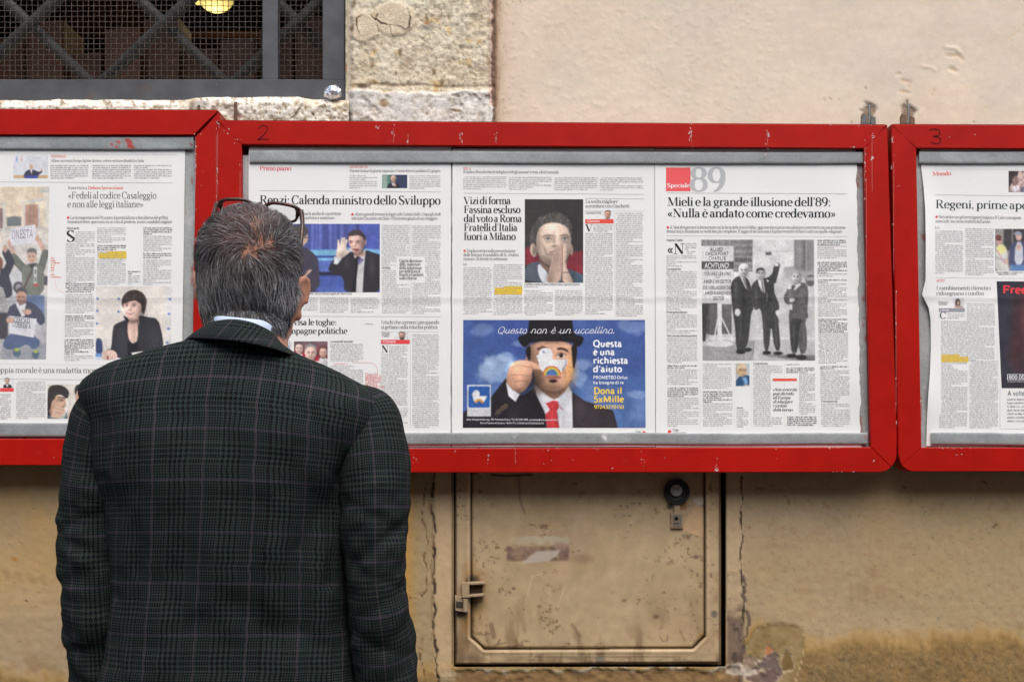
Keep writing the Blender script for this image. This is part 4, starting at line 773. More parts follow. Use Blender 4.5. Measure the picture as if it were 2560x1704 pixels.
        c.ell(985, 830, 60, 120, SK * .5, 10, 12, .6); c.ell(950, 640, 60, 160, SK * .8, 0, 14, .6); c.ell(1330, 720, 60, 140, (224, 166, 100), 0, 14, .7); c.ell(1120, 470, 170, 45, (228, 180, 150), 0, 12, .8); c.ell(1130, 920, 130, 40, SK * .72, 0, 10, .7)
        c.poly([(845, 480), (900, 440), (900, 560), (890, 620), (850, 560)], (36, 28, 28), 1.5, 1); c.poly([(1340, 440), (1410, 440), (1400, 600), (1365, 740), (1350, 560)], (34, 28, 28), 1.5, 1); c.ell(855, 610, 14, 40, SK * .8)
        c.line([(980, 490), (1030, 465), (1090, 485)], 22, (70, 46, 40), 1.5); c.poly([(1180, 480), (1230, 465), (1300, 490), (1320, 530), (1250, 495), (1190, 500)], (60, 40, 36), 1.5, 1)
        c.ell(1232, 560, 48, 30, (236, 220, 210)); c.ell(1232, 560, 24, 25, (88, 70, 56)); c.ell(1232, 560, 11, 12, (24, 20, 20)); c.line([(1180, 560), (1230, 528), (1285, 555)], 8, (96, 60, 50)); c.line([(1190, 595), (1270, 597)], 7, (170, 116, 96), 2, .8); c.line([(1000, 450), (1100, 430), (1230, 432)], 6, (180, 128, 104), 2, .5)
        c.poly([(1060, 792), (1130, 782), (1230, 788), (1240, 806), (1150, 818), (1070, 806)], (170, 108, 92), 1.8, 1); c.line([(1075, 800), (1230, 797)], 5, (120, 70, 60), 1.5); c.ell(1145, 836, 46, 18, (40, 30, 30)); c.line([(1240, 740), (1275, 800)], 12, SK * .7, 3, .7)
        c.shade(300, 1200, 120, 200, .25); c.shade(700, 1250, 60, 140, .5, 20); c.shade(1450, 1150, 60, 120, .25); c.shade(1260, 1200, 40, 200, -.08); c.shade(1140, 1260, 16, 120, .12); c.shade(1195, 1260, 14, 120, -.2)
        c.ball(1130, 640, 260, 330, .30, (.35, -.25)); c.shade(1040, 540, 60, 40, -.3); c.shade(1235, 545, 70, 40, -.22); c.shade(1300, 600, 50, 60, .08); c.shade(1150, 620, 24, 90, .10); c.shade(1110, 620, 20, 90, -.22); c.shade(1280, 760, 40, 60, .08); c.shade(1260, 720, 16, 50, -.25, -25)
        for y in (446, 462, 478): c.line([(1000, y + 6), (1110, y - 4), (1240, y)], 4, SK * .78, 2.5, .45)
        c.C = c.C * (1 + .05 * fbm(c.X, c.Y, 14, 3, 88) * ((c.X > 880) & (c.X < 1380) & (c.Y > 400) & (c.Y < 960)))[..., None]
        # bowler hat
        c.poly([(880, 172), (1355, 180), (1365, 330), (1480, 350), (1470, 410), (1430, 470), (1380, 450), (1340, 405), (900, 405), (860, 460), (820, 470), (765, 400), (760, 350), (870, 320)], (26, 25, 28), 1.5, 1); c.rect(880, 172, 1355, 330, (28, 27, 30), 2); c.line([(1130, 180), (1130, 300)], 120, (38, 38, 42), 25, .6); c.line([(800, 360), (1440, 365)], 16, (38, 38, 40), 6, .6)
        # fist with finger and thumb
        c.poly([(630, 840), (650, 740), (690, 640), (760, 610), (860, 608), (960, 640), (1020, 670), (1035, 700), (1010, 722), (930, 700), (910, 760), (915, 820), (870, 900), (800, 975), (740, 960), (660, 900)], SK * 1.06, 1.4, 1)
        c.shade(900, 860, 70, 120, -.30, 30); c.shade(760, 950, 110, 40, -.22, 20); c.shade(720, 680, 60, 50, .10); c.shade(820, 640, 80, 24, .10); c.shade(650, 840, 24, 90, -.2)
        for p in ([(690, 690), (780, 660), (900, 690)], [(690, 770), (790, 770), (905, 780)], [(720, 850), (800, 830), (890, 845)], [(770, 930), (830, 910)]): c.line(p, 9, SK * .72, 2.2, .8)
        c.ball(775, 780, 165, 200, .38, (-.35, -.6)); c.shade(690, 660, 40, 30, .1)
        c.line([(780, 640), (900, 640), (1000, 690)], 14, (232, 190, 164), 3, .7); c.line([(925, 710), (1020, 725)], 12, SK * .6, 1.5, .9); c.ell(1010, 690, 20, 12, (238, 206, 190), 20); c.ell(700, 820, 40, 90, SK * .85, 0, 10, .5)
        c.poly([(630, 850), (700, 930), (780, 980), (735, 1062), (660, 1000)], (234, 234, 240), 1.2); c.poly([(640, 860), (740, 960), (785, 985), (800, 1010), (735, 1065), (700, 1110), (560, 1010)], JK, 1.4, 0, 0); 
        for x, y in ((628, 1108), (592, 1132), (555, 1166), (530, 1195)): c.ell(x, y, 24, 26, (120, 104, 84), 20, 1, .9 if y < 1190 else .4); c.ell(x, y, 16, 18, (54, 46, 40), 20, 1, .9); c.ell(x - 4, y - 5, 6, 5, (170, 150, 120), 20, 1, .7)
        def bird(x0, y0, s_, wc, eye, outline):
            q = lambda pts: [(x0 + x * s_, y0 + y * s_) for x, y in pts]
            c.poly(q([(10, 130), (25, 50), (70, 8), (120, 8), (160, 50), (170, 132), (330, 132), (340, 125), (318, 190), (280, 250), (215, 300), (90, 300), (35, 235), (15, 160), (-8, 90), (22, 85)]), wc, 1.1); c.ell(x0 + 95 * s_, y0 + 75 * s_, 75 * s_, 70 * s_, wc, 0, 1); c.poly(q([(-8, 90), (25, 75), (25, 110)]), wc, .9)
            c.ell(x0 + 72 * s_, y0 + 50 * s_, 10 * s_, 11 * s_, eye, 0, .9)
            cx, cy = x0 + 160 * s_, y0 + 300 * s_; m = (c.Y < cy + 3)
            for r, cc in ((98, (206, 78, 60)), (88, (232, 170, 60)), (76, (240, 214, 90)), (66, (110, 170, 110)), (56, (84, 118, 186))):
                d = np.hypot(c.X - cx, c.Y - cy) - r * s_; w_ = c.soft(.8); c.mix(sstep(w_, -w_, d) * m, cc)
            c.line(q([(318, 135), (312, 185), (275, 245)]), 9 * s_, outline, 1)
        c.line([(1000, 730), (1100, 775), (1200, 780)], 14, SK * .6, 4, .7)
        bird(970, 470, 1.0, (238, 240, 240), (92, 100, 176), (96, 120, 180))
        # emblem box
        c.rect(210, 878, 466, 1220, (226, 228, 230), .8); c.poly([(222, 905), (232, 893), (445, 893), (456, 905), (456, 1112), (445, 1126), (232, 1126), (222, 1112)], (44, 92, 168), .9, 0)
        bird(262, 934, .49, (240, 242, 242), (40, 50, 70), (80, 110, 160)); c.rect(290, 1076, 390, 1100, (44, 92, 168), .8)
        d = np.hypot(c.X - 338, c.Y - 1078); m = c.Y < 1078; c.mix(sstep(50, 46, d) * sstep(18, 22, d) * m, (222, 150, 60)); c.mix(sstep(25, 21, d) * m, (44, 92, 168))
    picture("printed_advert", th, sf, 1158, 799.5, 1612.5, 1069, ad, (1120, 760, 4.3556), step=1.6, fade=.05, grain=.035, x0b=1157, x1b=1614)
    G = lambda x, y: (1120 + x / 4.3556, 760 + y / 4.3556)
    q = Ink(); W = (240, 242, 244); YL = (240, 206, 92)
    def gt(t, x0, bl, x1, xh, b, c, **kw): (a, y), (e, _) = G(x0, bl), G(x1, bl); q.text(t, a, y, e, xh / 4.3556, b, c, sans=True, **kw)
    for t, a, e in (("Questo", 530, 855), ("non", 895, 1075), ("è", 1115, 1165), ("un", 1200, 1335), ("uccellino.", 1370, 1815)): gt(t, a, 318, e, 47, -.08, W, slant=.36, script=True, track=.0, tilt=.003)
    for t, bl, e in (("Questa", 462, 1895), ("è una", 553, 1818), ("richiesta", 645, 1962), ("d'aiuto", 737, 1896)): gt(t, 1580, bl, e, 45, 1.1, W)
    gt("PROMETEO Onlus", 1580, 813, 1956, 22, .8, W); gt("ha bisogno di te", 1580, 868, 1914, 21, .8, W); gt("Dona il", 1584, 975, 1898, 45, 1.1, YL); gt("5xMille", 1584, 1066, 1916, 45, 1.1, YL); gt("97243270150", 1590, 1136, 1916, 24.5, .9, YL)
    gt("PROMETEO", 216, 1172, 452, 20, -.2, (110, 112, 114)); gt("PROGETTO MALATTIE EPATICHE", 220, 1193, 452, 7, 0, (160, 162, 164)); gt("TRAPIANTI ED ONCOLOGIA", 240, 1206, 430, 7, 0, (160, 162, 164))
    gt("www.onlusprometeo.org • FB: Prometeo Onlus • Tel. 02 2390.2878 • prometeo@istitutotumori.mi.it", 200, 1262, 1200, 13, .6, (226, 226, 228), tilt=.006); gt("Banca Popolare di Sondrio • IBAN IT41 J 05696 01620 000015016X93", 350, 1300, 1046, 12, .6, (214, 214, 216), tilt=.006)
    q.build("advert_lettering", th, sf, .00034)
# ---------------------------------------------------------------- third page: black and white photo with a warning sign
def page_three():
    wob = None
    th, sf = sheet("newspaper page with a black and white photo of three suited men beside a sector sign", 1637, 2140, 1640, 2152, 373, 1115, 44, torn=(0, 3.0), curlx=(2146, .004))
    k = Ink(); H = lambda x, y: (1630 + x / 3.919, 380 + y / 3.919); I = lambda x, y: (1630 + x / 3.919, 740 + y / 3.919)
    DG = (44, 52, 56)
    k.rect(1665, 419, 1726.5, 478, (236, 98, 100)); k.text("89", 1723.5, 477, 1812.5, 39, .95, (184, 187, 188), z=1e-4, thin=.03); k.text("Speciale", 1667.5, 468.5, 1724, 6.8, .9, (246, 236, 234), z=1.6e-4)
    k.rule(1668, 482.5, 2118, 484.5)
    k.text("Mieli e la grande illusione dell'89:", 1668, 514.5, 2077, 14.2, .8, DG, tilt=.002); k.text("«Nulla è andato come credevamo»", 1668, 543, 2089, 14.2, .8, DG, tilt=.002)
    k.disc(1669.5, 568.5, 3.2, RED); k.text("«L'idea di esportare la democrazia con la forza delle armi è fallita, oggi non darei più la mia adesione a interventi con una proiezione", 1674, 571.5, 2114, 5.0, .05, (74, 78, 80), tilt=.001)
    k.text("democratico-illuminista su realtà ben più complesse. Il saggio di de Giovanni è il primo tentativo di fare i conti con quella «stagione»", 1666.5, 581.5, 2106, 5.0, .05, (74, 78, 80), tilt=.001)
    k.rule(1666, 589.5, 2118, 591.5, .6)
    k.text("Francesco Cundari", 1666.5, 603, 1707, 4.2, .9, (84, 88, 90)); k.text("«N", 1667, 635, 1711, 17.5, 1, DG)
    LC = (144, 146, 148); QB = (104, 108, 110)
    k.column(1713, 606, 1742, 636, 5); k.column(1666, 637, 1742.5, 667, 4.95, LC); k.text("Cosa intende dire?", 1666, 675, 1704, 4, 1, QB); k.column(1666, 676, 1743, 774, 4.95, LC)
    k.text("Perché parla di illusioni?", 1666, 782.5, 1719, 4, 1, QB); k.column(1666.5, 784, 1744, 832, 4.95, LC); k.text("Mieli, sarà mica diventato pacifista?", 1667, 841.5, 1744, 4, 1, QB); k.column(1667, 843, 1745, 907, 4.95, LC)
    k.column(1668, 911, 1746, 922, 5, QB, 1); k.column(1668, 922, 1746, 962, 4.95, LC); k.column(1668.5, 967, 1747, 991, 5, QB, 1); k.column(1669, 992, 1747.5, 1066, 4.95, LC)
    k.column(1757, 907, 1830, 972, 4.95, LC); k.column(1757.5, 976, 1831.5, 1006, 5, QB, 1); k.column(1757.5, 1006, 1832, 1066, 4.95, LC)
    k.column(1842, 1016, 1872, 1021, 5, QB, 1); k.column(1842, 1022, 1872, 1066, 5.1, LC)
    hole = (1928, 936, 1998, 1036)
    k.text("E con gli stati la dice?", 1883, 911, 1921, 4, 1, QB); k.column(1883, 912, 1957, 1066, 4.95, LC, hole=hole); k.column(1966, 908, 2008, 913, 5, LC); k.column(1966, 917, 2039, 932, 5, QB, 1); k.column(1966, 932, 2040, 1036, 4.95, LC, hole=(1900, 936, 1998, 1036)); k.column(1968, 1039, 2042, 1066, 5, QB, 1)
    k.rect(1932, 945.5, 1992, 952, (232, 96, 74))
    for i, (t, e) in enumerate((("«Non si esce dai", 1992), ("guai dicendo", 1984), ("all'Europa", 1976), ("di allargare", 1981), ("i cordoni", 1967.5), ("della borsa»", 1982.5))): k.text(t, 1932, 976.5 + 10.1 * i, e, 4.9, .8, (64, 74, 74), slant=.28)
    k.column(2044, 598, 2117, 612, 5, QB, 1); k.column(2044, 612, 2117, 648, 4.95, LC); k.column(2044, 653, 2118, 682, 5, QB, 1); k.column(2044, 682, 2118, 693, 4.95, LC); k.column(2045, 697, 2119, 707, 5, QB, 1); k.column(2045, 707, 2119, 790, 4.95, LC)
    k.column(2046, 795, 2119, 829, 5, QB, 1); k.column(2046, 829, 2121, 908, 4.95, LC); k.column(2050, 913, 2123, 924, 5, QB, 1); k.column(2051, 924, 2125, 996, 4.95, LC); k.text("E che risposta si dà?", 2053, 1005, 2095, 4, 1, QB); k.column(2053, 1007, 2127, 1066, 4.95, LC)
    for x, y0, y1 in ((1750, 905, 1068), (1836, 905, 1068), (1878, 905, 1068), (1961, 905, 1068), (1748, 595, 900)): k.rule(x, y0, x + .6, y1, .4, (206, 206, 204))
    k.disc(1674, 1078.5, 4.6, (224, 82, 70)); k.text("l'Unità", 1682, 1077, 1696, 4, 1, (84, 84, 86)); k.column(1682, 1078, 1730, 1083, 5)
    k.build("printed_text", th, sf, .00024)
    def bw(c):   # crop (1630,380) scale 3.919; y runs on below the fold
        c.C[:] = (222, 222, 221); g = lambda v: (v, v, v)
        c.rect(470, 850, 985, 925, g(150)); 
        for i in range(26): c.rect(490 + i * 19, 870, 498 + i * 19, 915, g(92 + 30 * (i % 3)), .7)
        c.rect(800, 850, 985, 1172, g(132), 1.5)
        for i in range(10): c.line([(800, 885 + i * 29), (985, 880 + i * 30)], 6, g(176 if i % 2 else 96), 1)
        for i in range(8): c.rect(815 + i * 21, 1035, 828 + i * 21, 1080, g(84), .8)
        c.line([(950, 900), (900, 1100)], 5, g(90)); c.poly([(1390, 855), (1590, 855), (1590, 1200), (1290, 1170), (1300, 1130), (1390, 1120)], g(150), 4)
        for i in range(9): c.rect(1400 + i * 21, 870, 1410 + i * 21, 1160, g(104 + 20 * (i % 3)), 2, .7)
        c.rect(1480, 860, 1500, 1170, g(70), 3, .6); c.line([(1030, 968), (1400, 972)], 4, g(180)); c.poly([(1300, 1150), (1590, 1170), (1590, 1260), (1290, 1240)], g(170), 8)
        c.rect(470, 1240, 1600, 1420, g(210), 14); c.rect(470, 1400, 1600, 1830, g(204), 14); c.rect(470, 1820, 1600, 1836, g(222), 1.5); c.rect(470, 1835, 1600, 2060, g(192), 3); c.noise(.05, 50, 2)
        c.poly([(1500, 1230), (1540, 1200), (1590, 1205), (1590, 1320), (1510, 1310)], g(90), 2, 1); c.rect(1510, 1225, 1590, 1260, g(170), 2)
        c.poly([(495, 1900), (900, 1850), (1000, 1850), (985, 2060), (495, 2060)], g(160), 3); c.noise(.16, 7, 9, (c.X < 990) & (c.Y > 1900)); c.line([(1000, 1850), (985, 2000)], 7, g(110))
        # signs
        c.rect(483, 920, 796, 1072, g(226), .9); c.rect(483, 1071, 802, 1148, g(78), .9); c.rect(484, 1148, 790, 1484, g(226), .9); c.rect(484, 1480, 640, 1790, g(72), 1); c.rect(565, 1490, 780, 1780, g(96), 1.5); c.rect(484, 1780, 560, 1830, g(170), 3)
        c.poly([(490, 1490), (560, 1490), (540, 1600), (525, 1850), (495, 1855)], g(52), 1.5); c.rect(640, 1484, 684, 1880, g(236), 1); c.line([(650, 1600), (605, 1850)], 14, g(226), 1); c.line([(680, 1620), (790, 1850)], 14, g(226), 1); c.ell(665, 1880, 135, 28, g(224), 0, 1.3)
        # shadows on the road then the three men
        c.poly([(1080, 1985), (1600, 1990), (1600, 2060), (1350, 2030)], g(110), 5)
        def suit(pts, v=56): c.poly(pts, g(v), 1.2, 1)
        suit([(775, 1400), (770, 1300), (800, 1240), (850, 1212), (935, 1225), (975, 1330), (975, 1420), (1000, 1540), (975, 1560), (960, 1700), (945, 1850), (920, 1920), (860, 1950), (825, 1930), (812, 1700), (790, 1560)]); c.poly([(860, 1215), (905, 1225), (940, 1350), (915, 1330)], g(226), 1); c.line([(895, 1240), (935, 1340)], 9, g(70), .9); c.line([(890, 1640), (870, 1900)], 8, g(38), 2)
        c.ell(893, 1158, 44, 62, g(198)); c.poly([(848, 1140), (860, 1098), (905, 1085), (940, 1105), (942, 1140), (905, 1115), (865, 1130), (855, 1180)], g(232), 1.2, 1); c.ell(875, 1150, 7, 4, g(70)); c.ell(912, 1152, 8, 4, g(70)); c.line([(893, 1195), (920, 1193)], 6, g(100)); c.ell(930, 1175, 14, 40, g(140), 0, 4, .7); c.line([(890, 1160), (885, 1180)], 5, g(150))
        c.ell(838, 1570, 28, 36, g(210)); c.ell(870, 1955, 48, 24, g(36)); c.ell(940, 1935, 38, 20, g(40))
        c.line([(1190, 1260), (1225, 1110)], 58, g(62), 1); suit([(965, 1330), (1000, 1270), (1040, 1240), (1110, 1235), (1160, 1215), (1240, 1100), (1245, 1180), (1180, 1330), (1250, 1500), (1245, 1545), (1200, 1560), (1245, 1640), (1240, 1700), (1265, 1940), (1200, 1945), (1165, 1660), (1150, 1940), (1095, 1950), (1085, 1640), (1060, 1520), (1010, 1560), (985, 1480)], 58)
        c.poly([(1035, 1245), (1090, 1245), (1110, 1380), (1080, 1370), (1050, 1310)], g(230), 1); c.line([(1078, 1265), (1092, 1370)], 17, g(110), 1)
        for i in range(5): c.line([(1068, 1280 + i * 18), (1098, 1275 + i * 18)], 4, g(170), .8)
        c.poly([(1120, 1245), (1150, 1262), (1130, 1275)], g(236), 1); c.line([(1130, 1400), (1170, 1470)], 6, g(34), 1.5); c.ell(1065, 1188, 43, 60, g(192)); c.poly([(1018, 1180), (1022, 1145), (1060, 1128), (1100, 1140), (1108, 1190), (1095, 1160), (1045, 1160), (1028, 1195)], g(64), 1.2, 1)
        c.ell(1050, 1185, 8, 4, g(66)); c.ell(1086, 1183, 8, 4, g(66)); c.poly([(1050, 1212), (1090, 1208), (1075, 1222)], g(238), .9); c.line([(1068, 1185), (1070, 1203)], 5, g(150)); c.rect(1200, 1085, 1238, 1118, g(236), 1); c.ell(1185, 1045, 20, 40, g(206), -18, 1); c.line([(1165, 1010), (1160, 985)], 12, g(206)); c.rect(1112, 980, 1170, 1008, g(80), 2); c.ell(1025, 1580, 22, 36, g(214), -20); c.line([(1130, 1380), (1125, 1460)], 10, g(200), 1, .5); c.ell(1125, 1965, 42, 20, g(36)); c.ell(1235, 1970, 46, 18, g(36)); c.line([(1045, 1620), (1010, 1840)], 6, g(226), 1)
        suit([(1290, 1420), (1310, 1370), (1380, 1300), (1440, 1270), (1520, 1290), (1535, 1400), (1520, 1560), (1535, 1620), (1500, 1640), (1520, 1800), (1515, 1970), (1440, 1980), (1430, 1700), (1430, 1960), (1370, 1990), (1350, 1800), (1340, 1620), (1350, 1500), (1300, 1480)], 84)
        c.poly([(1345, 1620), (1490, 1640), (1440, 1700), (1435, 1950), (1365, 1970)], g(52), 2, 1); c.poly([(1390, 1300), (1440, 1275), (1460, 1300), (1390, 1360)], g(220), 1); c.line([(1400, 1310), (1385, 1350)], 12, g(90)); c.line([(1310, 1430), (1450, 1400)], 36, g(92), 2); c.line([(1340, 1350), (1440, 1410)], 34, g(88), 3); c.ell(1372, 1450, 26, 20, g(206), -20); c.ell(1345, 1330, 22, 14, g(206)); c.rect(1345, 1490, 1375, 1545, g(214), 2); c.line([(1445, 1500), (1520, 1480)], 8, g(50))
        c.ell(1412, 1225, 48, 62, g(208)); c.poly([(1362, 1220), (1370, 1175), (1415, 1158), (1465, 1175), (1475, 1240), (1455, 1215), (1400, 1200)], g(160), 1.3, 1); c.ell(1395, 1222, 8, 4, g(74)); c.ell(1430, 1224, 8, 4, g(74)); c.poly([(1390, 1252), (1430, 1255), (1410, 1266)], g(120), .9); c.ell(1455, 1250, 14, 34, g(160), 0, 4, .6); c.ell(1370, 1995, 52, 20, g(34)); c.ell(1465, 2010, 52, 26, g(36)); c.noise(.12, 30, 14, sstep(180, 90, c.C[..., 0]))
        for x, y, t, v in ((893, 1160, .4, 190), (1066, 1188, .1, 188), (1412, 1226, -.2, 200)): c.ball(x, y + 4, 46, 64, .42); c.features(x, y, 82, 112, g(v), t, g(80), g(120), .4)
        for x, y, rx, ry, k in ((820, 1340, 16, 120, .4), (900, 1480, 20, 160, -.25), (870, 1760, 12, 160, .35), (1020, 1400, 16, 110, .45), (1130, 1420, 40, 140, -.2), (1105, 1740, 12, 180, .35), (1215, 1760, 12, 160, .35), (1350, 1400, 18, 80, .3), (1470, 1420, 40, 120, .18), (1390, 1780, 12, 160, .4), (1490, 1780, 12, 160, .2)): c.shade(x, y, rx, ry, k)
    picture("printed_photo", th, sf, 1753, 599, 2035, 901, bw, (1630, 380, 3.919), step=1.5, fade=.10, grain=.04, x0b=1756.5, x1b=2038)
    q = Ink(); D = (48, 48, 50)
    def st(t, x0, bl, x1, xh, b=.5, c=D): q.text(t, 1630 + x0 / 3.919, 380 + bl / 3.919, 1630 + x1 / 3.919, xh / 3.919, b, c, sans=True)
    for t, x0, bl, x1, h in (("ALLIED", 568, 968, 698, 22), ("CHECKPOINT", 524, 1012, 750, 22), ("CHARLIE", 556, 1056, 726, 22), ("YOU ARE LEAVING", 511, 1208, 775, 21), ("THE", 628, 1235, 664, 8), ("AMERICAN SECTOR", 506, 1283, 778, 21), ("SIE VERLASSEN DEN", 498, 1344, 790, 21), ("AMERIKANISCHEN", 518, 1396, 772, 21), ("SEKTOR", 596, 1450, 706, 22)): st(t, x0, bl, x1, h)
    st("ACHTUNG!", 515, 1136, 758, 32, .7, (236, 236, 236)); q.build("sign_lettering", th, sf, .00034)
    def pt(c):   # small colour portrait, crop (1630,740)
        c.rect(820, 660, 960, 760, (176, 190, 196), 8); c.poly([(822, 880), (822, 830), (850, 790), (920, 770), (955, 780), (960, 880)], (40, 78, 116), 1.3); c.poly([(880, 800), (920, 790), (940, 850), (915, 870)], (120, 168, 214), 2); c.ell(880, 720, 46, 66, (222, 188, 140)); c.ell(870, 690, 40, 30, (236, 212, 176), 0, 4); c.ell(838, 740, 10, 22, (214, 176, 130)); c.ell(905, 745, 24, 30, (206, 164, 120), 0, 4, .6)
        for x in (868, 908): c.ell(x, 722, 16, 12, (70, 62, 58), 0, .8); c.ell(x, 723, 11, 8, (206, 170, 130), 0, .8)
        c.line([(872, 708), (895, 704)], 5, (150, 130, 110)); c.line([(880, 770), (905, 764)], 5, (150, 90, 74)); c.rect(900, 868, 960, 885, (226, 206, 190), 3)
    picture("printed_photo", th, sf, 1839, 908, 1874, 965, pt, (1630, 740, 3.919), step=1.2)
# ---------------------------------------------------------------- page in the right frame
def page_right():
    wob = ([366, 411, 470, 520, 600, 700, 735, 770, 800, 870, 930, 1000, 1060, 1115], [2301, 2302, 2309, 2313, 2314.5, 2314, 2305, 2322, 2326.5, 2327, 2325, 2320, 2317, 2316])
    th, sf = sheet("curling newspaper page with a torn left edge in the right hand display board", 2302, 2815, 2316, 2822, 370, 1113, 55, amp=1.3, curlx=(2310, .010), wob=wob)
    J = lambda x, y: (2160 + x / 3.4075, 280 + y / 3.4075); K = lambda x, y: (2160 + x / 3.135, 700 + y / 3.135)
    k = Ink(); DG = (52, 66, 68)
    k.text("Mondo", 2331, 439, 2378, 6.6, .9, (230, 104, 98), tilt=-.02); k.rule(2336, 423, 2800, 425, .6, (212, 212, 210)); k.rule(2338, 487, 2800, 493)
    k.text("Regeni, prime aperture", 2338.5, 520, 2634, 13.6, .62, DG, tilt=.014)
    k.disc(2341.5, 542, 3, RED); k.text("Nel vertice con gli investigatori italiani a Il Cairo consegnati", 2346, 545.5, 2553, 5.2, .05, (84, 88, 90), tilt=.012); k.text("nuovi atti, ma vanno tradotti dall'arabo", 2338.5, 556, 2476, 5.2, .05, (84, 88, 90), tilt=.012)
    LC = (146, 148, 150)
    k.text("R. Ge.", 2338, 572, 2350, 4, 1, LC); k.column(2338.5, 575, 2408, 686, 4.95, LC, tilt=.01); k.column(2414, 569, 2485, 687, 4.95, LC, tilt=.01); k.rule(2340, 694, 2800, 698, .5)
    k.column(2491, 678, 2560, 688, 4.6, (80, 80, 84), .5)
    k.text("ARTICO", 2340.5, 704.5, 2361, 4, .7, RED); k.text("I cambiamenti climatici", 2340.5, 724, 2477, 6.2, .15, (76, 84, 86)); k.text("ridisegnano i confini", 2340.5, 737.5, 2460, 6.2, .15, (76, 84, 86))
    k.text("Francesca", 2346, 758, 2370, 4, .1, GY); k.text("Santolini", 2346, 763, 2368, 4, .1, GY); k.rect(2347, 770, 2412, 779.5, (150, 150, 158)); k.text("L'analisi", 2350, 777, 2372, 4, .7, (236, 236, 238), sans=True, z=1e-4)
    k.text("C", 2349, 796, 2365, 11, .8, (70, 100, 96)); k.column(2368, 782, 2413, 799, 5, LC); k.column(2353, 800, 2418, 885, 5, LC, tilt=.01); k.column(2353, 885, 2420, 1030, 5, LC); k.column(2348, 1030, 2418, 1068, 5, LC)
    k.column(2417, 757, 2488, 900, 5, LC, tilt=.012); k.column(2424, 900, 2496, 1068, 5, LC); hl_mark(k, [(2353, 885.5, 2399, 891), (2353, 891, 2421, 905)], (238, 202, 60))
    k.rule(2500, 970, 2500, 1072, .6, (170, 170, 172)); k.rule(2500, 1071, 2800, 1074, .6, (170, 170, 172))
    k.text("A volte", 2518.5, 988, 2562, 7.6, .45, (64, 84, 90), sans=True)
    for i in range(7): k.column(2518, 994 + i * 9, 2690, 1001 + i * 9, 7.0, (128, 132, 136), .2)
    k.column(2640, 500, 2800, 690, 5, LC)
    k.build("printed_text", th, sf, .00024)
    def p1(c): c.poly([(1232, 690), (1240, 640), (1290, 560), (1350, 505), (1420, 500), (1600, 690)], (196, 170, 160), 3, 1); c.ell(1290, 590, 26, 44, (138, 108, 104)); c.ell(1330, 530, 18, 32, (214, 184, 174)); c.poly([(1250, 660), (1300, 620), (1330, 640), (1290, 690)], (236, 232, 236), 2, 1); c.rect(1330, 640, 1700, 690, (110, 104, 130), 3); c.ell(1400, 560, 40, 60, (226, 206, 186)); c.noise(.2, 20, 4)
    picture("printed_photo", th, sf, 2521.5, 427.5, 2640, 480.5, p1, (2160, 280, 3.4075), bg=(62, 52, 56), step=1.5)
    def p2(c):
        c.rect(1117, 995, 1500, 1400, (150, 148, 144)); c.rect(1190, 995, 1260, 1180, (70, 68, 70), 2); c.rect(1270, 995, 1500, 1160, (60, 58, 62), 3); c.noise(.1, 40, 3)
        c.poly([(1120, 1180), (1150, 1130), (1190, 1130), (1225, 1180), (1220, 1280), (1240, 1370), (1117, 1370)], (212, 212, 205), 1.3, 1); c.poly([(1125, 1140), (1185, 1120), (1215, 1170), (1190, 1210), (1130, 1200)], (226, 220, 150), 1.6, 1); c.ell(1150, 1095, 24, 34, (206, 160, 150)); c.ell(1145, 1068, 28, 22, (120, 62, 66)); c.ell(1150, 1090, 22, 5, (50, 44, 48)); c.line([(1135, 1180), (1200, 1290)], 10, (212, 150, 168)); c.ell(1215, 1270, 16, 22, (214, 170, 156)); c.line([(1125, 1240), (1190, 1260)], 8, (120, 120, 122), 3, .6)
        c.poly([(1230, 1270), (1245, 1140), (1280, 1100), (1360, 1095), (1420, 1150), (1420, 1370), (1240, 1320)], (74, 78, 110), 1.4, 1); c.poly([(1290, 1110), (1350, 1105), (1360, 1300), (1280, 1310)], (206, 210, 222), 1.6, 1); c.ell(1318, 1060, 26, 36, (214, 172, 158)); c.poly([(1274, 1050), (1282, 1022), (1320, 1012), (1350, 1040), (1335, 1050)], (150, 158, 172), 1.2, 1); c.ell(1318, 1150, 20, 24, (220, 180, 164)); c.rect(1250, 1300, 1420, 1370, (92, 128, 180), 4)
    picture("printed_photo", th, sf, 2488, 572, 2640, 677, p2, (2160, 280, 3.4075), bg=(150, 148, 144), step=1.5)
    def p3(c): c.ell(735, 180, 20, 34, (46, 42, 46)); c.ell(738, 178, 11, 17, (206, 160, 140)); c.poly([(705, 216), (715, 200), (735, 196), (770, 205), (785, 216)], (190, 146, 128), 1, 1)
    picture("printed_photo", th, sf, 2384, 745, 2410, 770, p3, (2160, 700, 3.135), bg=(230, 232, 232), step=1.2)
    def p4(c): c.C[:] = (52, 52, 62); c.ell(1230, 420, 60, 280, (74, 44, 48), 0, 24, .8); c.ell(1270, 260, 50, 120, (110, 60, 66), 0, 24, .7); c.ell(1180, 560, 30, 90, (84, 48, 48), 0, 16, .7); c.noise(.1, 60, 6); c.ell(1420, 400, 120, 220, (150, 108, 96), 0, 30, .8)
    picture("printed_advert", th, sf, 2491.5, 703, 2690, 970, p4, (2160, 700, 3.135), step=2, fade=.05, x0b=2504)
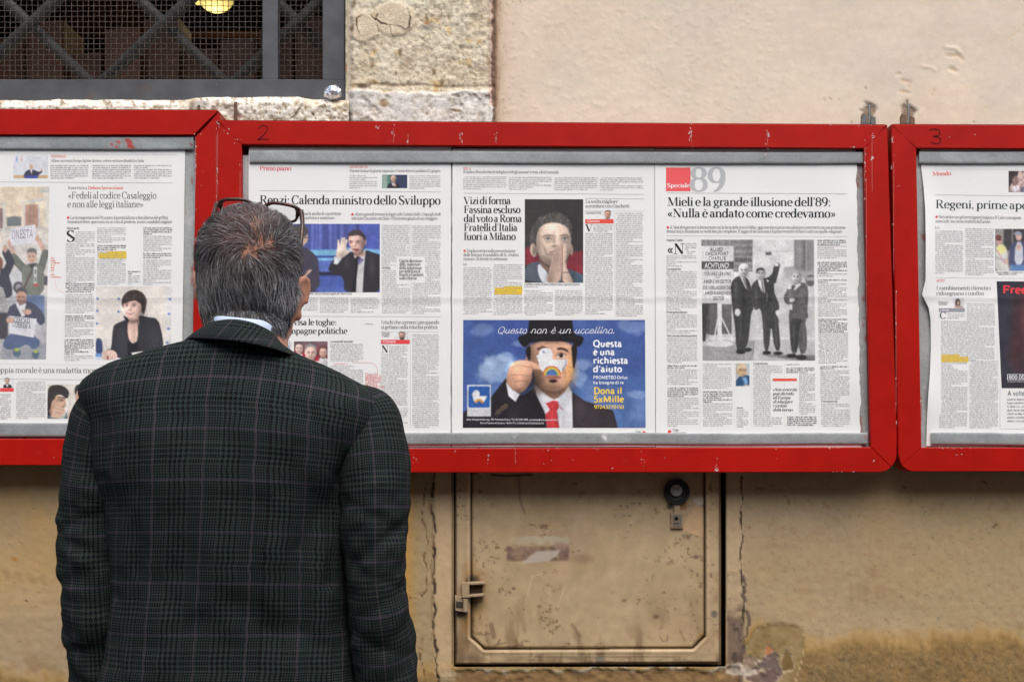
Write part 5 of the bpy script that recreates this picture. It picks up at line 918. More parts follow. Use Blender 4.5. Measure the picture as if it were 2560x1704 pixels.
    q = Ink(); q.text("Free", 2506, 733, 2568, 12.5, 1.1, (226, 74, 80), sans=True); q.build("advert_lettering", th, sf, .00034); q = Ink(); q.text("800.005000", 2522, 947, 2590, 6.5, .8, (226, 228, 230), sans=True); q.column(2519, 951, 2590, 956, 4.8, (190, 192, 196)); q.rule(2520, 935, 2600, 935, 1, (220, 222, 226)); q.rule(2520, 950, 2600, 950, 1, (220, 222, 226)); q.rule(2519, 935, 2519, 949, 2, (220, 222, 226))
    q.build("advert_lettering", th, sf, .00034)
# ================================================================ display boards
CH = [(226, 196, 190), (214, 190, 186)]
def chips(mb, spots, y):
    """bare primer showing where the paint is knocked off: small ragged flakes in the frame's own surface"""
    for x, yy, wx, wy, n in spots:
        for _ in range(int(n * .62) + 1):
            cx = x + RNG.normal(0, wx); cy = yy + RNG.normal(0, wy); r = abs(RNG.normal(0, 1.15)) + .4; a = np.sort(RNG.uniform(0, 2 * math.pi, 7)); rr = r * RNG.uniform(.4, 1.3, 7)
            pts = [(cx + p * math.cos(t), cy + p * math.sin(t) * (1.7 if wy > wx * 2 else .8)) for p, t in zip(rr, a)]
            A = P([p[0] for p in pts], [p[1] for p in pts], y - .0003); mb.add(A, [list(range(7))[::-1]], 0, lin(CH[int(RNG.integers(0, 2))]) * .8)
REDC = np.array((.40, .0075, .0035))
def board(label, rails, back, strips, YF, flakes=(), number=None):
    """rails: four mitred mouldings traced corner by corner; galvanised back panel; two clamping strips"""
    al = [p for r in rails for p in r]; bx = .5 * (min(p[0] for p in al) + max(p[0] for p in al)); by = max(p[1] for p in al)
    base = P(bx, by, YF); base[1] = -.018
    th = thing("display_board", base, label, "display board", "red framed display boards along the wall")
    for a, r in enumerate(rails):
        mb = MB(); mb.pxprism(r, YF, -.018, 0, .0016, REDC)
        for _, fx, fy, wx, wy, n in [f for f in flakes if f[0] == a and f[4] > 9 and f[3] < 7]:      # pale runs down the paint
            A = P([fx - .9, fx + 1.1, fx + .7 + wx * .1, fx - .6], [fy - wy * 1.3, fy - wy * 1.3, fy + wy * .9, fy + wy * 1.1], YF - .00015); mb.add(A, [[3, 2, 1, 0]], 0, lin((196, 92, 82)) * .8)
        if a == 0:      # dust-coloured strip added on the upper rail to keep red bounce off the wall
            A = P([r[0][0] + 3, r[1][0] - 3], [r[0][1], r[1][1]], YF + .004); B = A.copy(); B[:, 1] = -.02; V = np.concatenate([A, B]); V[:, 2] += .0007; mb.add(V, [[0, 1, 3, 2]], 0, lin((150, 128, 112)))
        chips(mb, [f[1:] for f in flakes if f[0] == a], YF); mb.build("frame_rail", M['red'], th, usecol=True)
    x0, y0, x1, y1 = back; xs = np.arange(x0, x1 + 6, 6.0); ys = np.arange(y0, y1 + 6, 6.0); X, Yp = np.meshgrid(xs, ys)
    c = Canvas(X, Yp, (168, 172, 171)); n = fbm(X, Yp * .25, 40, 4, 5); c.mix(sstep(.1, .9, n) * .4, (120, 122, 118)); c.mix(sstep(.45, .9, fbm(X, Yp, 22, 4, 8)) * .5, (196, 198, 196)); c.mix(sstep(.62, .8, fbm(X * 2.5, Yp * .4, 30, 4, 15)) * .6, (150, 60, 50))
    mk("back_panel", P(X, Yp, Y_BACK + .0012 * fbm(X, Yp, 200, 2, 2)).reshape(-1, 3), gridfaces(len(ys), len(xs)), M['zinc'], th, col=lin(c.C).reshape(-1, 3), smooth=True)
    for j, (a0, b0, a1, b1, hgt0, hgt1, marks) in enumerate(strips):
        nx = int((a1 - a0) / 6) + 1; u = np.linspace(0, 1, nx); rows = []
        cxs = a0 + (a1 - a0) * u; top = b0 + (b1 - b0) * u; hh = hgt0 + (hgt1 - hgt0) * u; wv = 1.2 * fbm(cxs, cxs * 0, 300, 2, 60 + j)
        prof = [(0, .004), (0, 0), (.04, -.0006)] + [(v, -.0006 - .0003 * math.sin(v * math.pi)) for v in (.2, .4, .6, .8)] + [(.96, -.0006), (1, 0), (1, .004)]
        X = np.repeat(cxs[None], len(prof), 0); Yp = np.stack([top + wv + hh * v for v, _ in prof]); D = np.stack([np.full(nx, Y_STRIP + d) for _, d in prof])
        c = Canvas(X, Yp, (150, 154, 154)); c.mix(sstep(-.2, .9, fbm(X, Yp * 1.5, 70, 4, 31 + j)) * .5, (182, 186, 186)); c.mix(sstep(.3, .9, fbm(X, Yp * 2, 16, 3, 71 + j)) * .3, (120, 124, 126))
        for mx_, my, rx, ry, cc in marks: c.mix(sstep(.15, .55, fbm(X, Yp, 9, 3, int(mx_))) * (np.exp(-((X - mx_) / rx) ** 2 - ((Yp - my) / ry) ** 2) > .35), cc)
        mk("clamp_strip", P(X, Yp, D).reshape(-1, 3), gridfaces(len(prof), nx), M['zinc'], th, col=lin(c.C).reshape(-1, 3), smooth=True)
    if number:
        q = Ink()
        for ln in number:
            for (xa, ya), (xb, yb) in zip(ln[:-1], ln[1:]): q.rule(xa, ya, xb, yb, 2.0, (52, 14, 16))
        q.build("handwritten_number", th, lambda X, Y: np.full(np.shape(X), YF), .0005)
    return th
def boards():
    board("red display board at the left edge with an open mitre gap at its top corner",
          [[(-700, 271), (544, 275.2), (484.5, 337.5), (-640, 337)], [(549.5, 280.5), (541.2, 1164), (477.5, 1097), (489.5, 341)], [(541.2, 1164), (-700, 1161), (-640, 1095.5), (477.5, 1097)], [(-700, 1161), (-700, 271), (-640, 337), (-640, 1095.5)]],
          (-660, 351, 500, 1110), [(-634, 340.5, 484, 341.5, 32.5, 32, [(310, 358, 42, 13, (196, 58, 48)), (262, 366, 10, 4, (196, 58, 48)), (482, 362, 4, 6, (150, 50, 50))]), (-634, 1056, 476, 1057, 34, 34, [])], -.0720,
          flakes=[(0, 495, 336, 6, 1, 4), (1, 489, 420, .6, 60, 16), (1, 541, 520, .5, 140, 16), (2, 180, 1140, 60, 3, 4), (0, 200, 335.5, 160, .6, 10), (1, 520, 500, 14, 100, 5)])
    board("middle display board numbered 2, the widest red frame, holding three newspaper pages",
          [[(542.6, 301), (2218.5, 312), (2160, 371.5), (604, 361.6)], [(2218.5, 312), (2243, 1100), (2241.5, 1146), (2236, 1157), (2227, 1167), (2177, 1117), (2160, 371.5)], [(2227, 1167), (2216, 1176.5), (2200, 1180.5), (560, 1181.5), (548, 1177), (606, 1121.5), (2177, 1117)], [(548, 1177), (542.6, 301), (604, 361.6), (606, 1121.5)]],
          (592, 388, 2192, 1132), [(624, 377, 2158, 381, 30, 29, [(748, 385, 9, 5, (190, 70, 70)), (683, 402, 7, 3, (190, 70, 70)), (1133, 405, 3, 3, (176, 60, 50))]), (630, 1081.5, 2169, 1080.5, 30, 28.5, [(1293, 1095, 8, 16, (226, 224, 220)), (1510, 1090, 5, 14, (220, 220, 220)), (1648, 1095, 3, 12, (214, 214, 214)), (1687, 1096, 3, 3, (40, 30, 26)), (2163, 1098, 3, 9, (190, 60, 52))])], -.0735,
          number=[[(646, 323), (650, 317), (656, 314), (663, 314), (668, 318), (668, 325), (663, 333), (655, 341), (645, 349)], [(643, 349), (655, 347.5), (672, 349)]],
          flakes=[(3, 546, 312, 2.5, 6, 14), (3, 566, 326, 7, 5, 7), (3, 590, 350, 5, 4, 9), (3, 544, 420, .5, 70, 14), (3, 600, 480, 1, 40, 6), (0, 944, 320, 3, 8, 8), (0, 984, 340, 6, 16, 9), (0, 1020, 350, 3, 12, 7), (0, 1152, 346, 2.5, 11, 12), (0, 1241, 350, 3, 10, 12), (0, 1728, 342, 2.6, 16, 26), (0, 1918, 350, 3, 14, 18), (0, 2182, 340, 3, 4, 6), (0, 2150, 313.5, 40, .6, 12), (1, 2162, 420, .8, 40, 26), (1, 2166, 640, .8, 150, 10), (1, 2180, 420, 6, 60, 6), (0, 2140, 368, 18, 1, 5),
                  (2, 1037, 1133, 5, 8, 12), (2, 1038, 1150, 4, 4, 6), (2, 1138, 1128, 1.6, 3, 8), (2, 1220, 1140, 2, 5, 5), (2, 1288, 1140, 2, 20, 11), (2, 1380, 1124, 12, 2.5, 11), (2, 1492, 1122, 8, 2, 11), (2, 1608, 1146, 6, 8, 14), (2, 1791, 1148, 1, 8, 5), (2, 1791, 1170, 2, 4, 12), (2, 1940, 1120, 4, 1.2, 7), (2, 2085, 1119, 18, 1.2, 14), (2, 2110, 1179, 22, .8, 10), (2, 2190, 1150, 16, 16, 3), (2, 1500, 1150, 300, 14, 16)])
    board("display board numbered 3 at the right edge, its red frame running out of view",
          [[(2228.3, 311), (2900, 314), (2836, 373.5), (2291, 371)], [(2900, 314), (2912, 1178), (2846, 1119), (2836, 373.5)], [(2912, 1178), (2281, 1178.5), (2268, 1174.5), (2257, 1164), (2304, 1117.5), (2846, 1119)], [(2257, 1164), (2250.5, 1154), (2245.5, 1135), (2228.3, 311), (2291, 371), (2304, 1117.5)]],
          (2282, 390, 2856, 1128), [(2298, 378, 2832, 380, 30, 30, []), (2328, 1081.5, 2836, 1082, 30, 30, [(2410, 1097, 5, 6, (200, 60, 52))])], -.0725,
          number=[[(2323, 326), (2329, 323.5), (2338, 322.5), (2348, 326), (2350, 334), (2345, 339), (2332, 341)], [(2332, 341), (2344, 342), (2352, 348), (2351, 356), (2343, 359.5), (2334, 359), (2327, 355)]],
          flakes=[(3, 2230, 352, 1, 6, 10), (3, 2230, 415, 1, 8, 7), (3, 2234, 560, .8, 120, 10), (3, 2240, 900, 1, 130, 20), (3, 2268, 1050, 25, 40, 3), (0, 2400, 335, 26, 3, 5), (2, 2360, 1119, 12, 1, 12), (2, 2400, 1120, 14, 1.2, 16), (2, 2392, 1136, 1.3, 1.3, 6), (2, 2404, 1136, 1.3, 1.3, 6), (3, 2246, 470, 3, 6, 3), (3, 2303, 1030, .8, 30, 6)])
# ================================================================ the house wall
def axis(*segs):
    o = []
    for a, b, st in segs: o += list(np.arange(a, b, st))
    o.append(segs[-1][1]); return np.array(o, float)
def crackline(c, pts, wd, col, seed, op=1.0, jit=3.0):
    p = np.asarray(pts, float); n = int(np.hypot(*np.diff(p, axis=0).T).sum() / 5) + 2; t = np.linspace(0, 1, n); s = np.concatenate([[0], np.cumsum(np.hypot(*np.diff(p, axis=0).T))]); s /= s[-1]
    x = np.interp(t, s, p[:, 0]) + jit * fbm(t * 400, t * 0, 18, 3, seed); y = np.interp(t, s, p[:, 1]) + jit * .6 * fbm(t * 400, t * 0 + 9, 18, 3, seed + 5)
    q = list(zip(x, y)); k = 6
    for i in range(0, n - 1, k): c.line(q[i:i + k + 1], max(.8, wd * (1 + .8 * math.sin(i * 1.7 + seed))), col, 1.2, op)
HATCH = (1134.0, 1040.0, 1802.0, 1661.0)
def wall():
    base = P(1280, 2700, 0.0); base[2] = 0
    th = thing("house_wall", base, "old rendered house wall in peach and ochre, peeling and damp towards its foot", "house wall")
    # ---- lower render (runs behind the boards), with the recess for the meter hatch
    xs = axis((-5200, -120, 260), (-120, 1060, 6), (1060, 1900, 3.2), (1900, 2680, 4.5), (2680, 6200, 250)); ys = axis((320, 1130, 45), (1130, 1730, 3.6), (1730, 2768, 12))
    X, Yp = np.meshgrid(xs, ys)
    D = .0012 * fbm(X, Yp, 130, 3, 3) + .0005 * fbm(X, Yp, 14, 3, 6)
    c = Canvas(X, Yp, (172, 151, 114))  # ochre base, also darkened for the weaker light low on the wall
    c.mix(sstep(-.6, .9, fbm(X, Yp, 420, 4, 8)) * .5, (174, 153, 126)); c.mix(sstep(.0, .9, fbm(X, Yp, 160, 5, 18)) * .35, (176, 146, 102)); c.mix(sstep(0, .8, fbm(X * .3, Yp, 60, 4, 28)) * .18, (190, 158, 120))
    c.mix(sstep(300, 60, X) * (.45 + .3 * fbm(X, Yp, 120, 4, 38)) * sstep(1650, 1300, Yp), (196, 154, 86)); c.mix(np.exp(-((X - 1015) / 20) ** 2) * .7, (200, 148, 70))
    c.mix(sstep(.35, .75, fbm(X, Yp, 22, 4, 48)) * .25, (160, 128, 92)); c.mix(sstep(.66, .84, fbm(X, Yp, 6, 3, 58)) * .28 * (X > 1000), (120, 96, 70))
    # damp foot of the wall, dark olive, with an ochre tide mark
    bl = np.interp(X, [-5200, 0, 170, 960, 1050, 1130, 1800, 1878, 1940, 2012, 2073, 2138, 2234, 2387, 2560, 6200], [1690, 1690, 1700, 1700, 1680, 1674, 1668, 1560, 1590, 1604, 1612, 1582, 1602, 1598, 1602, 1600]) + 20 * fbm(X, Yp, 60, 5, 68) + 9 * fbm(X, Yp * .3, 9, 3, 69)
    d = Yp - bl; c.mix(sstep(-34, 6, d) * sstep(70, 10, d) * .6, (190, 150, 84)); c.mix(sstep(-14, 34, d) * (.72 + .2 * fbm(X, Yp, 40, 4, 78)), (128, 102, 62)); c.mix(sstep(10, 60, d) * sstep(.1, .8, fbm(X, Yp, 9, 3, 88)) * .45, (84, 70, 46)); D -= .0005 * sstep(0, 20, d) * (1 + fbm(X, Yp, 7, 3, 98))
    c.mix(sstep(0, 40, d) * sstep(.3, .8, fbm(X, Yp, 90, 4, 108)) * .28, (166, 126, 70))
    c.mix(sstep(0, 40, d) * sstep(-.1, .6, fbm(X, Yp, 4.5, 3, 99)) * .4, (92, 78, 52)); c.mix(sstep(0, 40, d) * sstep(.2, .7, fbm(X, Yp, 6, 3, 100)) * .3, (164, 140, 96))
    for x0, n in ((2138, 6), (2330, 5), (1980, 4), (2480, 5)):     # runs of damp
        for j in range(n): xx = x0 + 25 * j + RNG.normal(0, 8); c.line([(xx, 1585 + RNG.uniform(-20, 20)), (xx + 3, 1704)], 7, (150, 118, 66), 6, .35)
    # flaked patch beside the hatch foot
    pp = smooth_pts([(1873, 1597), (1905, 1562), (1950, 1556), (1990, 1560), (2012, 1584), (2008, 1640), (1992, 1690), (1975, 1760), (1840, 1760), (1852, 1650)], 1); sd = c.sdf(pp); e = sd + 4 * fbm(X, Yp, 14, 3, 118)
    c.mix(sstep(2, -2, e) * .9, (158, 136, 94)); c.mix(sstep(2, -2, e) * sstep(-.3, .6, fbm(X, Yp, 22, 4, 128)) * .6, (132, 108, 68)); c.line([tuple(p) for p in pp], 2.4, (206, 178, 132), 1.2, .8); D -= .002 * sstep(3, -3, e)
    for px_, py_, rx, ry, cc in ((1880, 1662, 26, 22, (150, 130, 110)), (1922, 1628, 12, 14, (196, 126, 84)), (1930, 1672, 30, 34, (112, 94, 92)), (1905, 1690, 40, 20, (120, 98, 90)), (1968, 1650, 14, 30, (120, 96, 56))):
        e2 = np.hypot((X - px_) / rx, (Yp - py_) / ry) + .45 * fbm(X, Yp, 16, 3, int(px_)) - 1; c.mix(sstep(.12, -.12, e2) * .85, cc); D -= .002 * sstep(.1, -.1, e2); c.mix(np.exp(-(e2 / .12) ** 2) * .5, (206, 190, 164))
    # strip between gap and render, right of the hatch
    m = sstep(1816, 1820, X) * sstep(1862, 1854, X); c.mix(m * .5, (200, 174, 138)); pe = m * sstep(1440, 1560, Yp + 60 * fbm(X, Yp, 26, 4, 138)); c.mix(pe * .85, (116, 96, 82)); c.mix(pe * sstep(.1, .6, fbm(X, Yp, 12, 3, 148)) * .7, (72, 58, 48)); D -= .0025 * pe
    crackline(c, [(1853, 1190), (1856, 1260), (1850, 1300), (1856, 1340), (1850, 1420), (1860, 1480), (1858, 1560)], 3, (52, 40, 30), 21, .9); crackline(c, [(1858, 1440), (1866, 1520), (1870, 1580), (1850, 1650)], 6, (96, 80, 72), 22, .8, 6)
    # band and cracks left of the hatch
    c.mix(sstep(1086, 1090, X) * sstep(1131, 1128, X) * .6 * (Yp < 1690), (214, 184, 146)); crackline(c, [(1082, 1150), (1083, 1300), (1086, 1420), (1086, 1500), (1094, 1704)], 4.2, (58, 45, 34), 31, .85, 6); crackline(c, [(1084, 1190), (1074, 1270), (1080, 1350), (1074, 1420), (1082, 1560), (1074, 1600)], 3.5, (150, 120, 88), 32, .8, 6)
    for a in ([(1064, 1205), (1056, 1290), (1070, 1357), (1062, 1387), (1070, 1464), (1052, 1498), (1030, 1490), (1022, 1502)], [(1056, 1590), (1050, 1640), (1064, 1690)]): crackline(c, a, 1.7, (104, 72, 46), 41, .9, 3)
    crk = sstep(120, 60, c.C.mean(-1)) * (X > 1040) * (X < 1104) * (Yp > 1130); D -= .003 * crk
    c.mix(sstep(3, -3, np.abs(X - 1131)) * (Yp < 1662), (30, 22, 16))
    # marks on the open render
    for p, wd, cc, o in (([(1888, 1222), (1904, 1219)], 2.5, (110, 80, 56), .7), ([(1921, 1215), (1936, 1211)], 2.5, (110, 80, 56), .7), ([(2458, 1203), (2478, 1218), (2520, 1246)], 3, (196, 164, 118), .7), ([(2456, 1202), (2468, 1208)], 6, (96, 72, 50), .6), ([(2483, 1318), (2492, 1309)], 5, (92, 72, 52), .8), ([(1971, 1250), (1971, 1258)], 5, (120, 88, 56), .7), ([(2060, 1256), (2072, 1268)], 7, (150, 110, 66), .4), ([(2258, 1217), (2264, 1218)], 5, (80, 60, 44), .7), ([(2440, 1540), (2466, 1556), (2478, 1566)], 1.6, (140, 110, 76), .7), ([(2290, 1490), (2300, 1480)], 5, (150, 126, 94), .6), ([(2340, 1540), (2348, 1546), (2356, 1536), (2342, 1554)], 2.5, (120, 120, 120), .55)): c.line(p, wd, cc, 1.5, o)
    for x0, y0, w_, h_ in ((2124, 1450, 8, 60), (2140, 1455, 30, 50), (2164, 1462, 6, 40), (2188, 1462, 10, 36), (2206, 1466, 8, 30), (2172, 1418, 18, 10), (2180, 1434, 14, 6), (2128, 1422, 20, 4), (2128, 1434, 20, 4), (2200, 1436, 8, 8), (2292, 1478, 10, 12)): c.rect(x0, y0, x0 + w_, y0 + h_, (150, 124, 92), 5, .38)
    for _ in range(70): x, y = RNG.uniform(1860, 2560), RNG.uniform(1190, 1600); c.ell(x, y, RNG.uniform(.8, 2.2), RNG.uniform(.8, 2), (116, 88, 60), 0, 1, .6)
    for _ in range(60): x, y = RNG.uniform(0, 170), RNG.uniform(1200, 1700); c.ell(x, y, RNG.uniform(.8, 2.4), RNG.uniform(.8, 2), (120, 92, 58), 0, 1, .5)
    for i in range(16): c.line([(4 + i * 7.5, 1425 + i * .8), (2 + i * 7.5, 1448 + i * .8)], 4, (150, 122, 84), 2, .45)
    c.ell(66, 1500, 4, 2, (60, 44, 30)); c.ell(36, 1397, 8, 5, (176, 120, 52), 0, 3, .8); c.mix(sstep(1560, 1704, Yp) * sstep(220, 100, X) * sstep(-.1, .7, fbm(X, Yp, 26, 4, 158)) * .5, (142, 112, 74)); crackline(c, [(1020, 1560), (1040, 1640), (1034, 1704)], 2, (110, 84, 56), 43, .6)
    # broken edge under the hatch
    yb = 1672 + 10 * fbm(X, X * 0, 34, 4, 168); bm_ = sstep(0, 3, Yp - yb) * (X > 1140) * (X < 1850); c.mix(bm_ * .75, (140, 110, 74)); c.mix(bm_ * sstep(0, .8, fbm(X * .4, Yp, 16, 4, 178)) * .5, (108, 84, 56)); c.mix(np.exp(-((Yp - yb) / 5) ** 2) * (X > 1150) * (X < 1850) * sstep(-.2, .5, fbm(X, Yp, 20, 3, 188)), (220, 206, 184)); D -= .004 * bm_ * (1 + .5 * fbm(X, Yp, 20, 3, 198))
    wl = np.hypot((X - 1850) / 40, (Yp - 1672) / 16) + .5 * fbm(X, Yp, 14, 3, 208); c.mix(sstep(1.1, .7, wl) * .85, (206, 192, 174)); wl2 = np.hypot((X - 1118) / 26, (Yp - 1690) / 16) + .5 * fbm(X, Yp, 10, 3, 209); c.mix(sstep(1.1, .8, wl2) * .5, (190, 174, 150))
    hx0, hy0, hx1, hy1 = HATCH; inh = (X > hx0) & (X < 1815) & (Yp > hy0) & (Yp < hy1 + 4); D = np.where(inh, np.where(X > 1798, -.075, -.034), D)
    c.mix(inh * 1.0, (34, 26, 20)); c.mix(inh * (X > 1798) * 1.0, (14, 11, 9))  # recess and side gap painted near black, their shade put into the colour
    V = P(X, Yp, -D).reshape(-1, 3); V[:, 2] = np.where(np.repeat((Yp[:, :1] >= 2767), X.shape[1], 1).ravel(), 0.0, V[:, 2])
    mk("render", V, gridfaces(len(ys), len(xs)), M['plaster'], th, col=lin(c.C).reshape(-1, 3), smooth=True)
    # ---- upper render, smooth peach
    xs = axis((1234, 1260, 2.5), (1260, 2680, 4.5), (2680, 6200, 250)); ys = axis((-4200, -120, 300), (-120, 330, 4.0)); ys[-1] = 320; X, Yp = np.meshgrid(xs, ys)
    D = .0007 * fbm(X, Yp, 160, 3, 203) + .00016 * fbm(X * .5, Yp, 14, 3, 206) + .0006 * sstep(.55, .7, fbm(X, Yp, 8, 2, 207)) * sstep(2000, 1900, X)
    c = Canvas(X, Yp, (218, 203, 183)); c.mix(sstep(-.3, .8, fbm(X, Yp, 330, 4, 213)) * .5, (220, 199, 175)); c.mix(sstep(.0, .8, fbm(X + Yp * .8, Yp, 150, 4, 223)) * .38, (204, 194, 178)); c.mix(sstep(.1, .8, fbm(X * .25, Yp, 18, 3, 233)) * .12, (206, 180, 152))
    c.mix(np.exp(-((X - 1238) / 12) ** 2) * sstep(-.5, .5, fbm(X, Yp, 20, 4, 243)) * .65, (146, 112, 84)); c.mix(np.exp(-((X - 1246) / 26) ** 2) * .3, (190, 158, 124)); D -= .003 * np.exp(-((X - 1236) / 4) ** 2)
    for _ in range(140): x, y = 1242 + abs(RNG.normal(0, 26)), RNG.uniform(-100, 290); c.ell(x, y, RNG.uniform(.6, 1.8), RNG.uniform(.6, 1.8), (140, 104, 76), 0, .9, .6)
    for _ in range(40): x, y = RNG.uniform(1300, 2560), RNG.uniform(0, 300); s_ = RNG.uniform(1, 2.6); D += .0005 * np.exp(-((X - x) ** 2 + (Yp - y) ** 2) / (2 * s_ * s_ + 8))
    for pts, dep, wd in (([(2366, 118), (2392, 122), (2400, 132)], .002, 5), ([(2370, 140), (2395, 138), (2408, 150)], -.0016, 5), ([(2376, 172), (2390, 178)], -.0025, 6), ([(2306, 166), (2330, 168), (2338, 176)], .0018, 4), ([(2254, 202), (2276, 206), (2272, 220)], -.0018, 5), ([(2252, 230), (2272, 232)], -.0016, 5), ([(2520, 97), (2548, 78), (2562, 62)], -.0012, 2.5), ([(2330, 240), (2336, 224)], -.001, 3), ([(2310, 270), (2300, 285)], .001, 4), ([(2240, 186), (2250, 184)], -.002, 4)):
        d = np.full(X.shape, 1e9)
        for (x0, y0), (x1, y1) in zip(pts[:-1], pts[1:]):
            ex, ey = x1 - x0, y1 - y0; t = np.clip(((X - x0) * ex + (Yp - y0) * ey) / (ex * ex + ey * ey), 0, 1); d = np.minimum(d, np.hypot(X - x0 - t * ex, Yp - y0 - t * ey))
        D += dep * .8 * sstep(wd * 1.3, 0, d + 1.5 * fbm(X, Yp, 7, 2, 71)); c.mix(sstep(wd, 0, d) * .45, (206, 170, 126) if dep < 0 else (240, 222, 200))
    for hx in (2172, 2270): e = np.hypot((X - hx) / 20, (Yp - 285) / 30) + .3 * fbm(X, Yp, 12, 3, hx); c.mix(sstep(1.2, .8, e) * .8, (222, 210, 192)); c.mix(sstep(.95, .6, e) * .7, (120, 96, 74)); D -= .004 * sstep(1.0, .7, e)
    c.line([(2165, 218), (2167, 222)], 3, (96, 70, 48)); 
    for p in ([(2126, 300), (2130, 308)], [(2060, 245), (2064, 252)], [(2072, 242), (2080, 250)], [(2098, 248), (2102, 250)], [(2430, 302), (2440, 306)]): c.line(p, 2, (150, 116, 84), 1, .8)
    mk("render", P(X, Yp, -D).reshape(-1, 3), gridfaces(len(ys), len(xs)), M['plaster'], th, col=lin(c.C).reshape(-1, 3), smooth=True)
    # ---- stone pier right of the window
    xs = axis((864, 1238, 2.4)); ys = axis((-4200, -80, 200), (-80, 321, 2.4)); X, Yp = np.meshgrid(xs, ys)
    edge = sstep(868, 884, X + 4 * fbm(Yp, X * 0, 30, 3, 301)); n1 = fbm(X, Yp, 46, 5, 303); n2 = fbm(X, Yp, 11, 4, 306); low = sstep(0, 8, Yp - (222 + 7 * fbm(X, X * 0, 70, 3, 311)))
    pat = np.maximum(sstep(1, .75, np.hypot((X - 905) / 44, (Yp - 68) / 46) + .15 * n1), sstep(1, .75, np.hypot((X - 985) / 60, (Yp - 45) / 50) + .15 * n1))
    D = .012 * edge - .006 + (.0022 * n1 + .0014 * n2) * (1 - .75 * pat) * (1 - .45 * low) + .003 * pat + .004 * low * sstep(.0, .5, n1 + .5); D -= .0022 * np.exp(-((Yp - 216 - 6 * fbm(X, X * 0, 70, 3, 312)) / 4.5) ** 2)
    c = Canvas(X, Yp, (216, 204, 178)); c.mix(sstep(.05, .9, n1) * .4, (232, 224, 206)); c.mix(sstep(.1, .8, -n1) * .45, (192, 174, 144)); c.mix(sstep(.25, .7, -n2) * .35, (160, 142, 112)); c.mix(sstep(.45, .75, fbm(X, Yp, 26, 4, 321)) * .5, (196, 156, 96)); c.mix(sstep(1120, 1230, X) * sstep(0, .8, fbm(X, Yp, 50, 4, 331)) * sstep(240, 100, Yp) * .5, (158, 138, 112))
    c.mix(sstep(.5, .68, fbm(X, Yp, 6, 2, 341)) * .32, (110, 92, 68)); c.mix(pat * .8, (218, 200, 172)); c.mix(low * .8, (214, 212, 208)); c.mix(low * sstep(.2, .7, -n2) * .6, (176, 164, 146)); c.mix(np.exp(-((Yp - 216 - 6 * fbm(X, X * 0, 70, 3, 312)) / 4) ** 2) * sstep(-.4, .5, n1) * .6, (120, 100, 74)); c.ell(908, 216, 14, 5, (60, 46, 34), 0, 4, .8)
    crackline(c, [(943, 36), (938, 50), (925, 36), (906, 37), (894, 44), (890, 60), (898, 84)], 2.2, (84, 68, 48), 51, .9, 1.5); crackline(c, [(940, 48), (952, 58), (975, 62), (1000, 66), (1012, 74), (1022, 68), (1026, 48), (1020, 20)], 2.4, (70, 56, 42), 52, .95, 1.5); crackline(c, [(975, 64), (978, 84), (985, 92)], 1.2, (120, 100, 74), 53, .8, 1); crackline(c, [(944, 56), (946, 90)], 1.2, (120, 100, 74), 54, .7, 1)
    c.ell(1068, 66, 17, 11, (150, 142, 128), 0, 4, .7); c.ell(1066, 58, 6, 4, (176, 116, 66), 0, 2, .8); c.line([(1066, 38), (1068, 52)], 6, (110, 96, 76), 3, .7); c.ell(960, 258, 12, 10, (150, 124, 88), 20, 4, .8); c.ell(1140, 276, 14, 4, (130, 108, 80), 10, 2, .8)
    for x, y in ((930, 164), (1000, 130), (1085, 180), (1105, 205), (880, 70), (884, 10)): c.ell(x, y, 5, 9, (120, 98, 70), 10, 3, .7)
    e = X - (1221 + 2.5 * fbm(Yp, X * 0, 18, 3, 351)); c.mix(sstep(0, 3, e) * .75 * (Yp < 265), (206, 172, 156)); D += .002 * sstep(0, 3, e); c.mix(sstep(7, 10, e + 3 * fbm(Yp, X * 0, 10, 3, 352)) * .8, (96, 74, 58)); c.ell(868, 170, 3, 9, (190, 40, 40), 0, 2, .7)
    mk("stone_pier", P(X, Yp, -D).reshape(-1, 3), gridfaces(len(ys), len(xs)), M['stone'], th, col=lin(c.C).reshape(-1, 3), smooth=True)
    # ---- stone sill, front face and top
    xs = axis((-1500, -120, 60), (-120, 872, 2.6)); v = np.concatenate([np.linspace(-1, 0, 9)[:-1], np.linspace(0, 1, 33)]); X = np.repeat(xs[None], len(v), 0); VV = np.repeat(v[:, None], len(xs), 1)
    top = 250 + 2.5 * fbm(xs, xs * 0, 45, 4, 401) - 6 * sstep(462, 490, xs) * sstep(775, 740, xs); n1 = fbm(X, VV * 70, 30, 5, 403); n2 = fbm(X, VV * 70, 9, 4, 406)
    Yp = np.where(VV >= 0, top + (322 - top) * VV, top); dep = np.where(VV >= 0, -.016 * sstep(0, .22, VV) ** .6 - .004 * n1 - .0022 * n2 + .002, -VV * .10 + .0015 * n2)
    dep -= .006 * sstep(475, 485, X) * sstep(762 - 25 * VV, 752 - 25 * VV, X) * (VV >= 0)
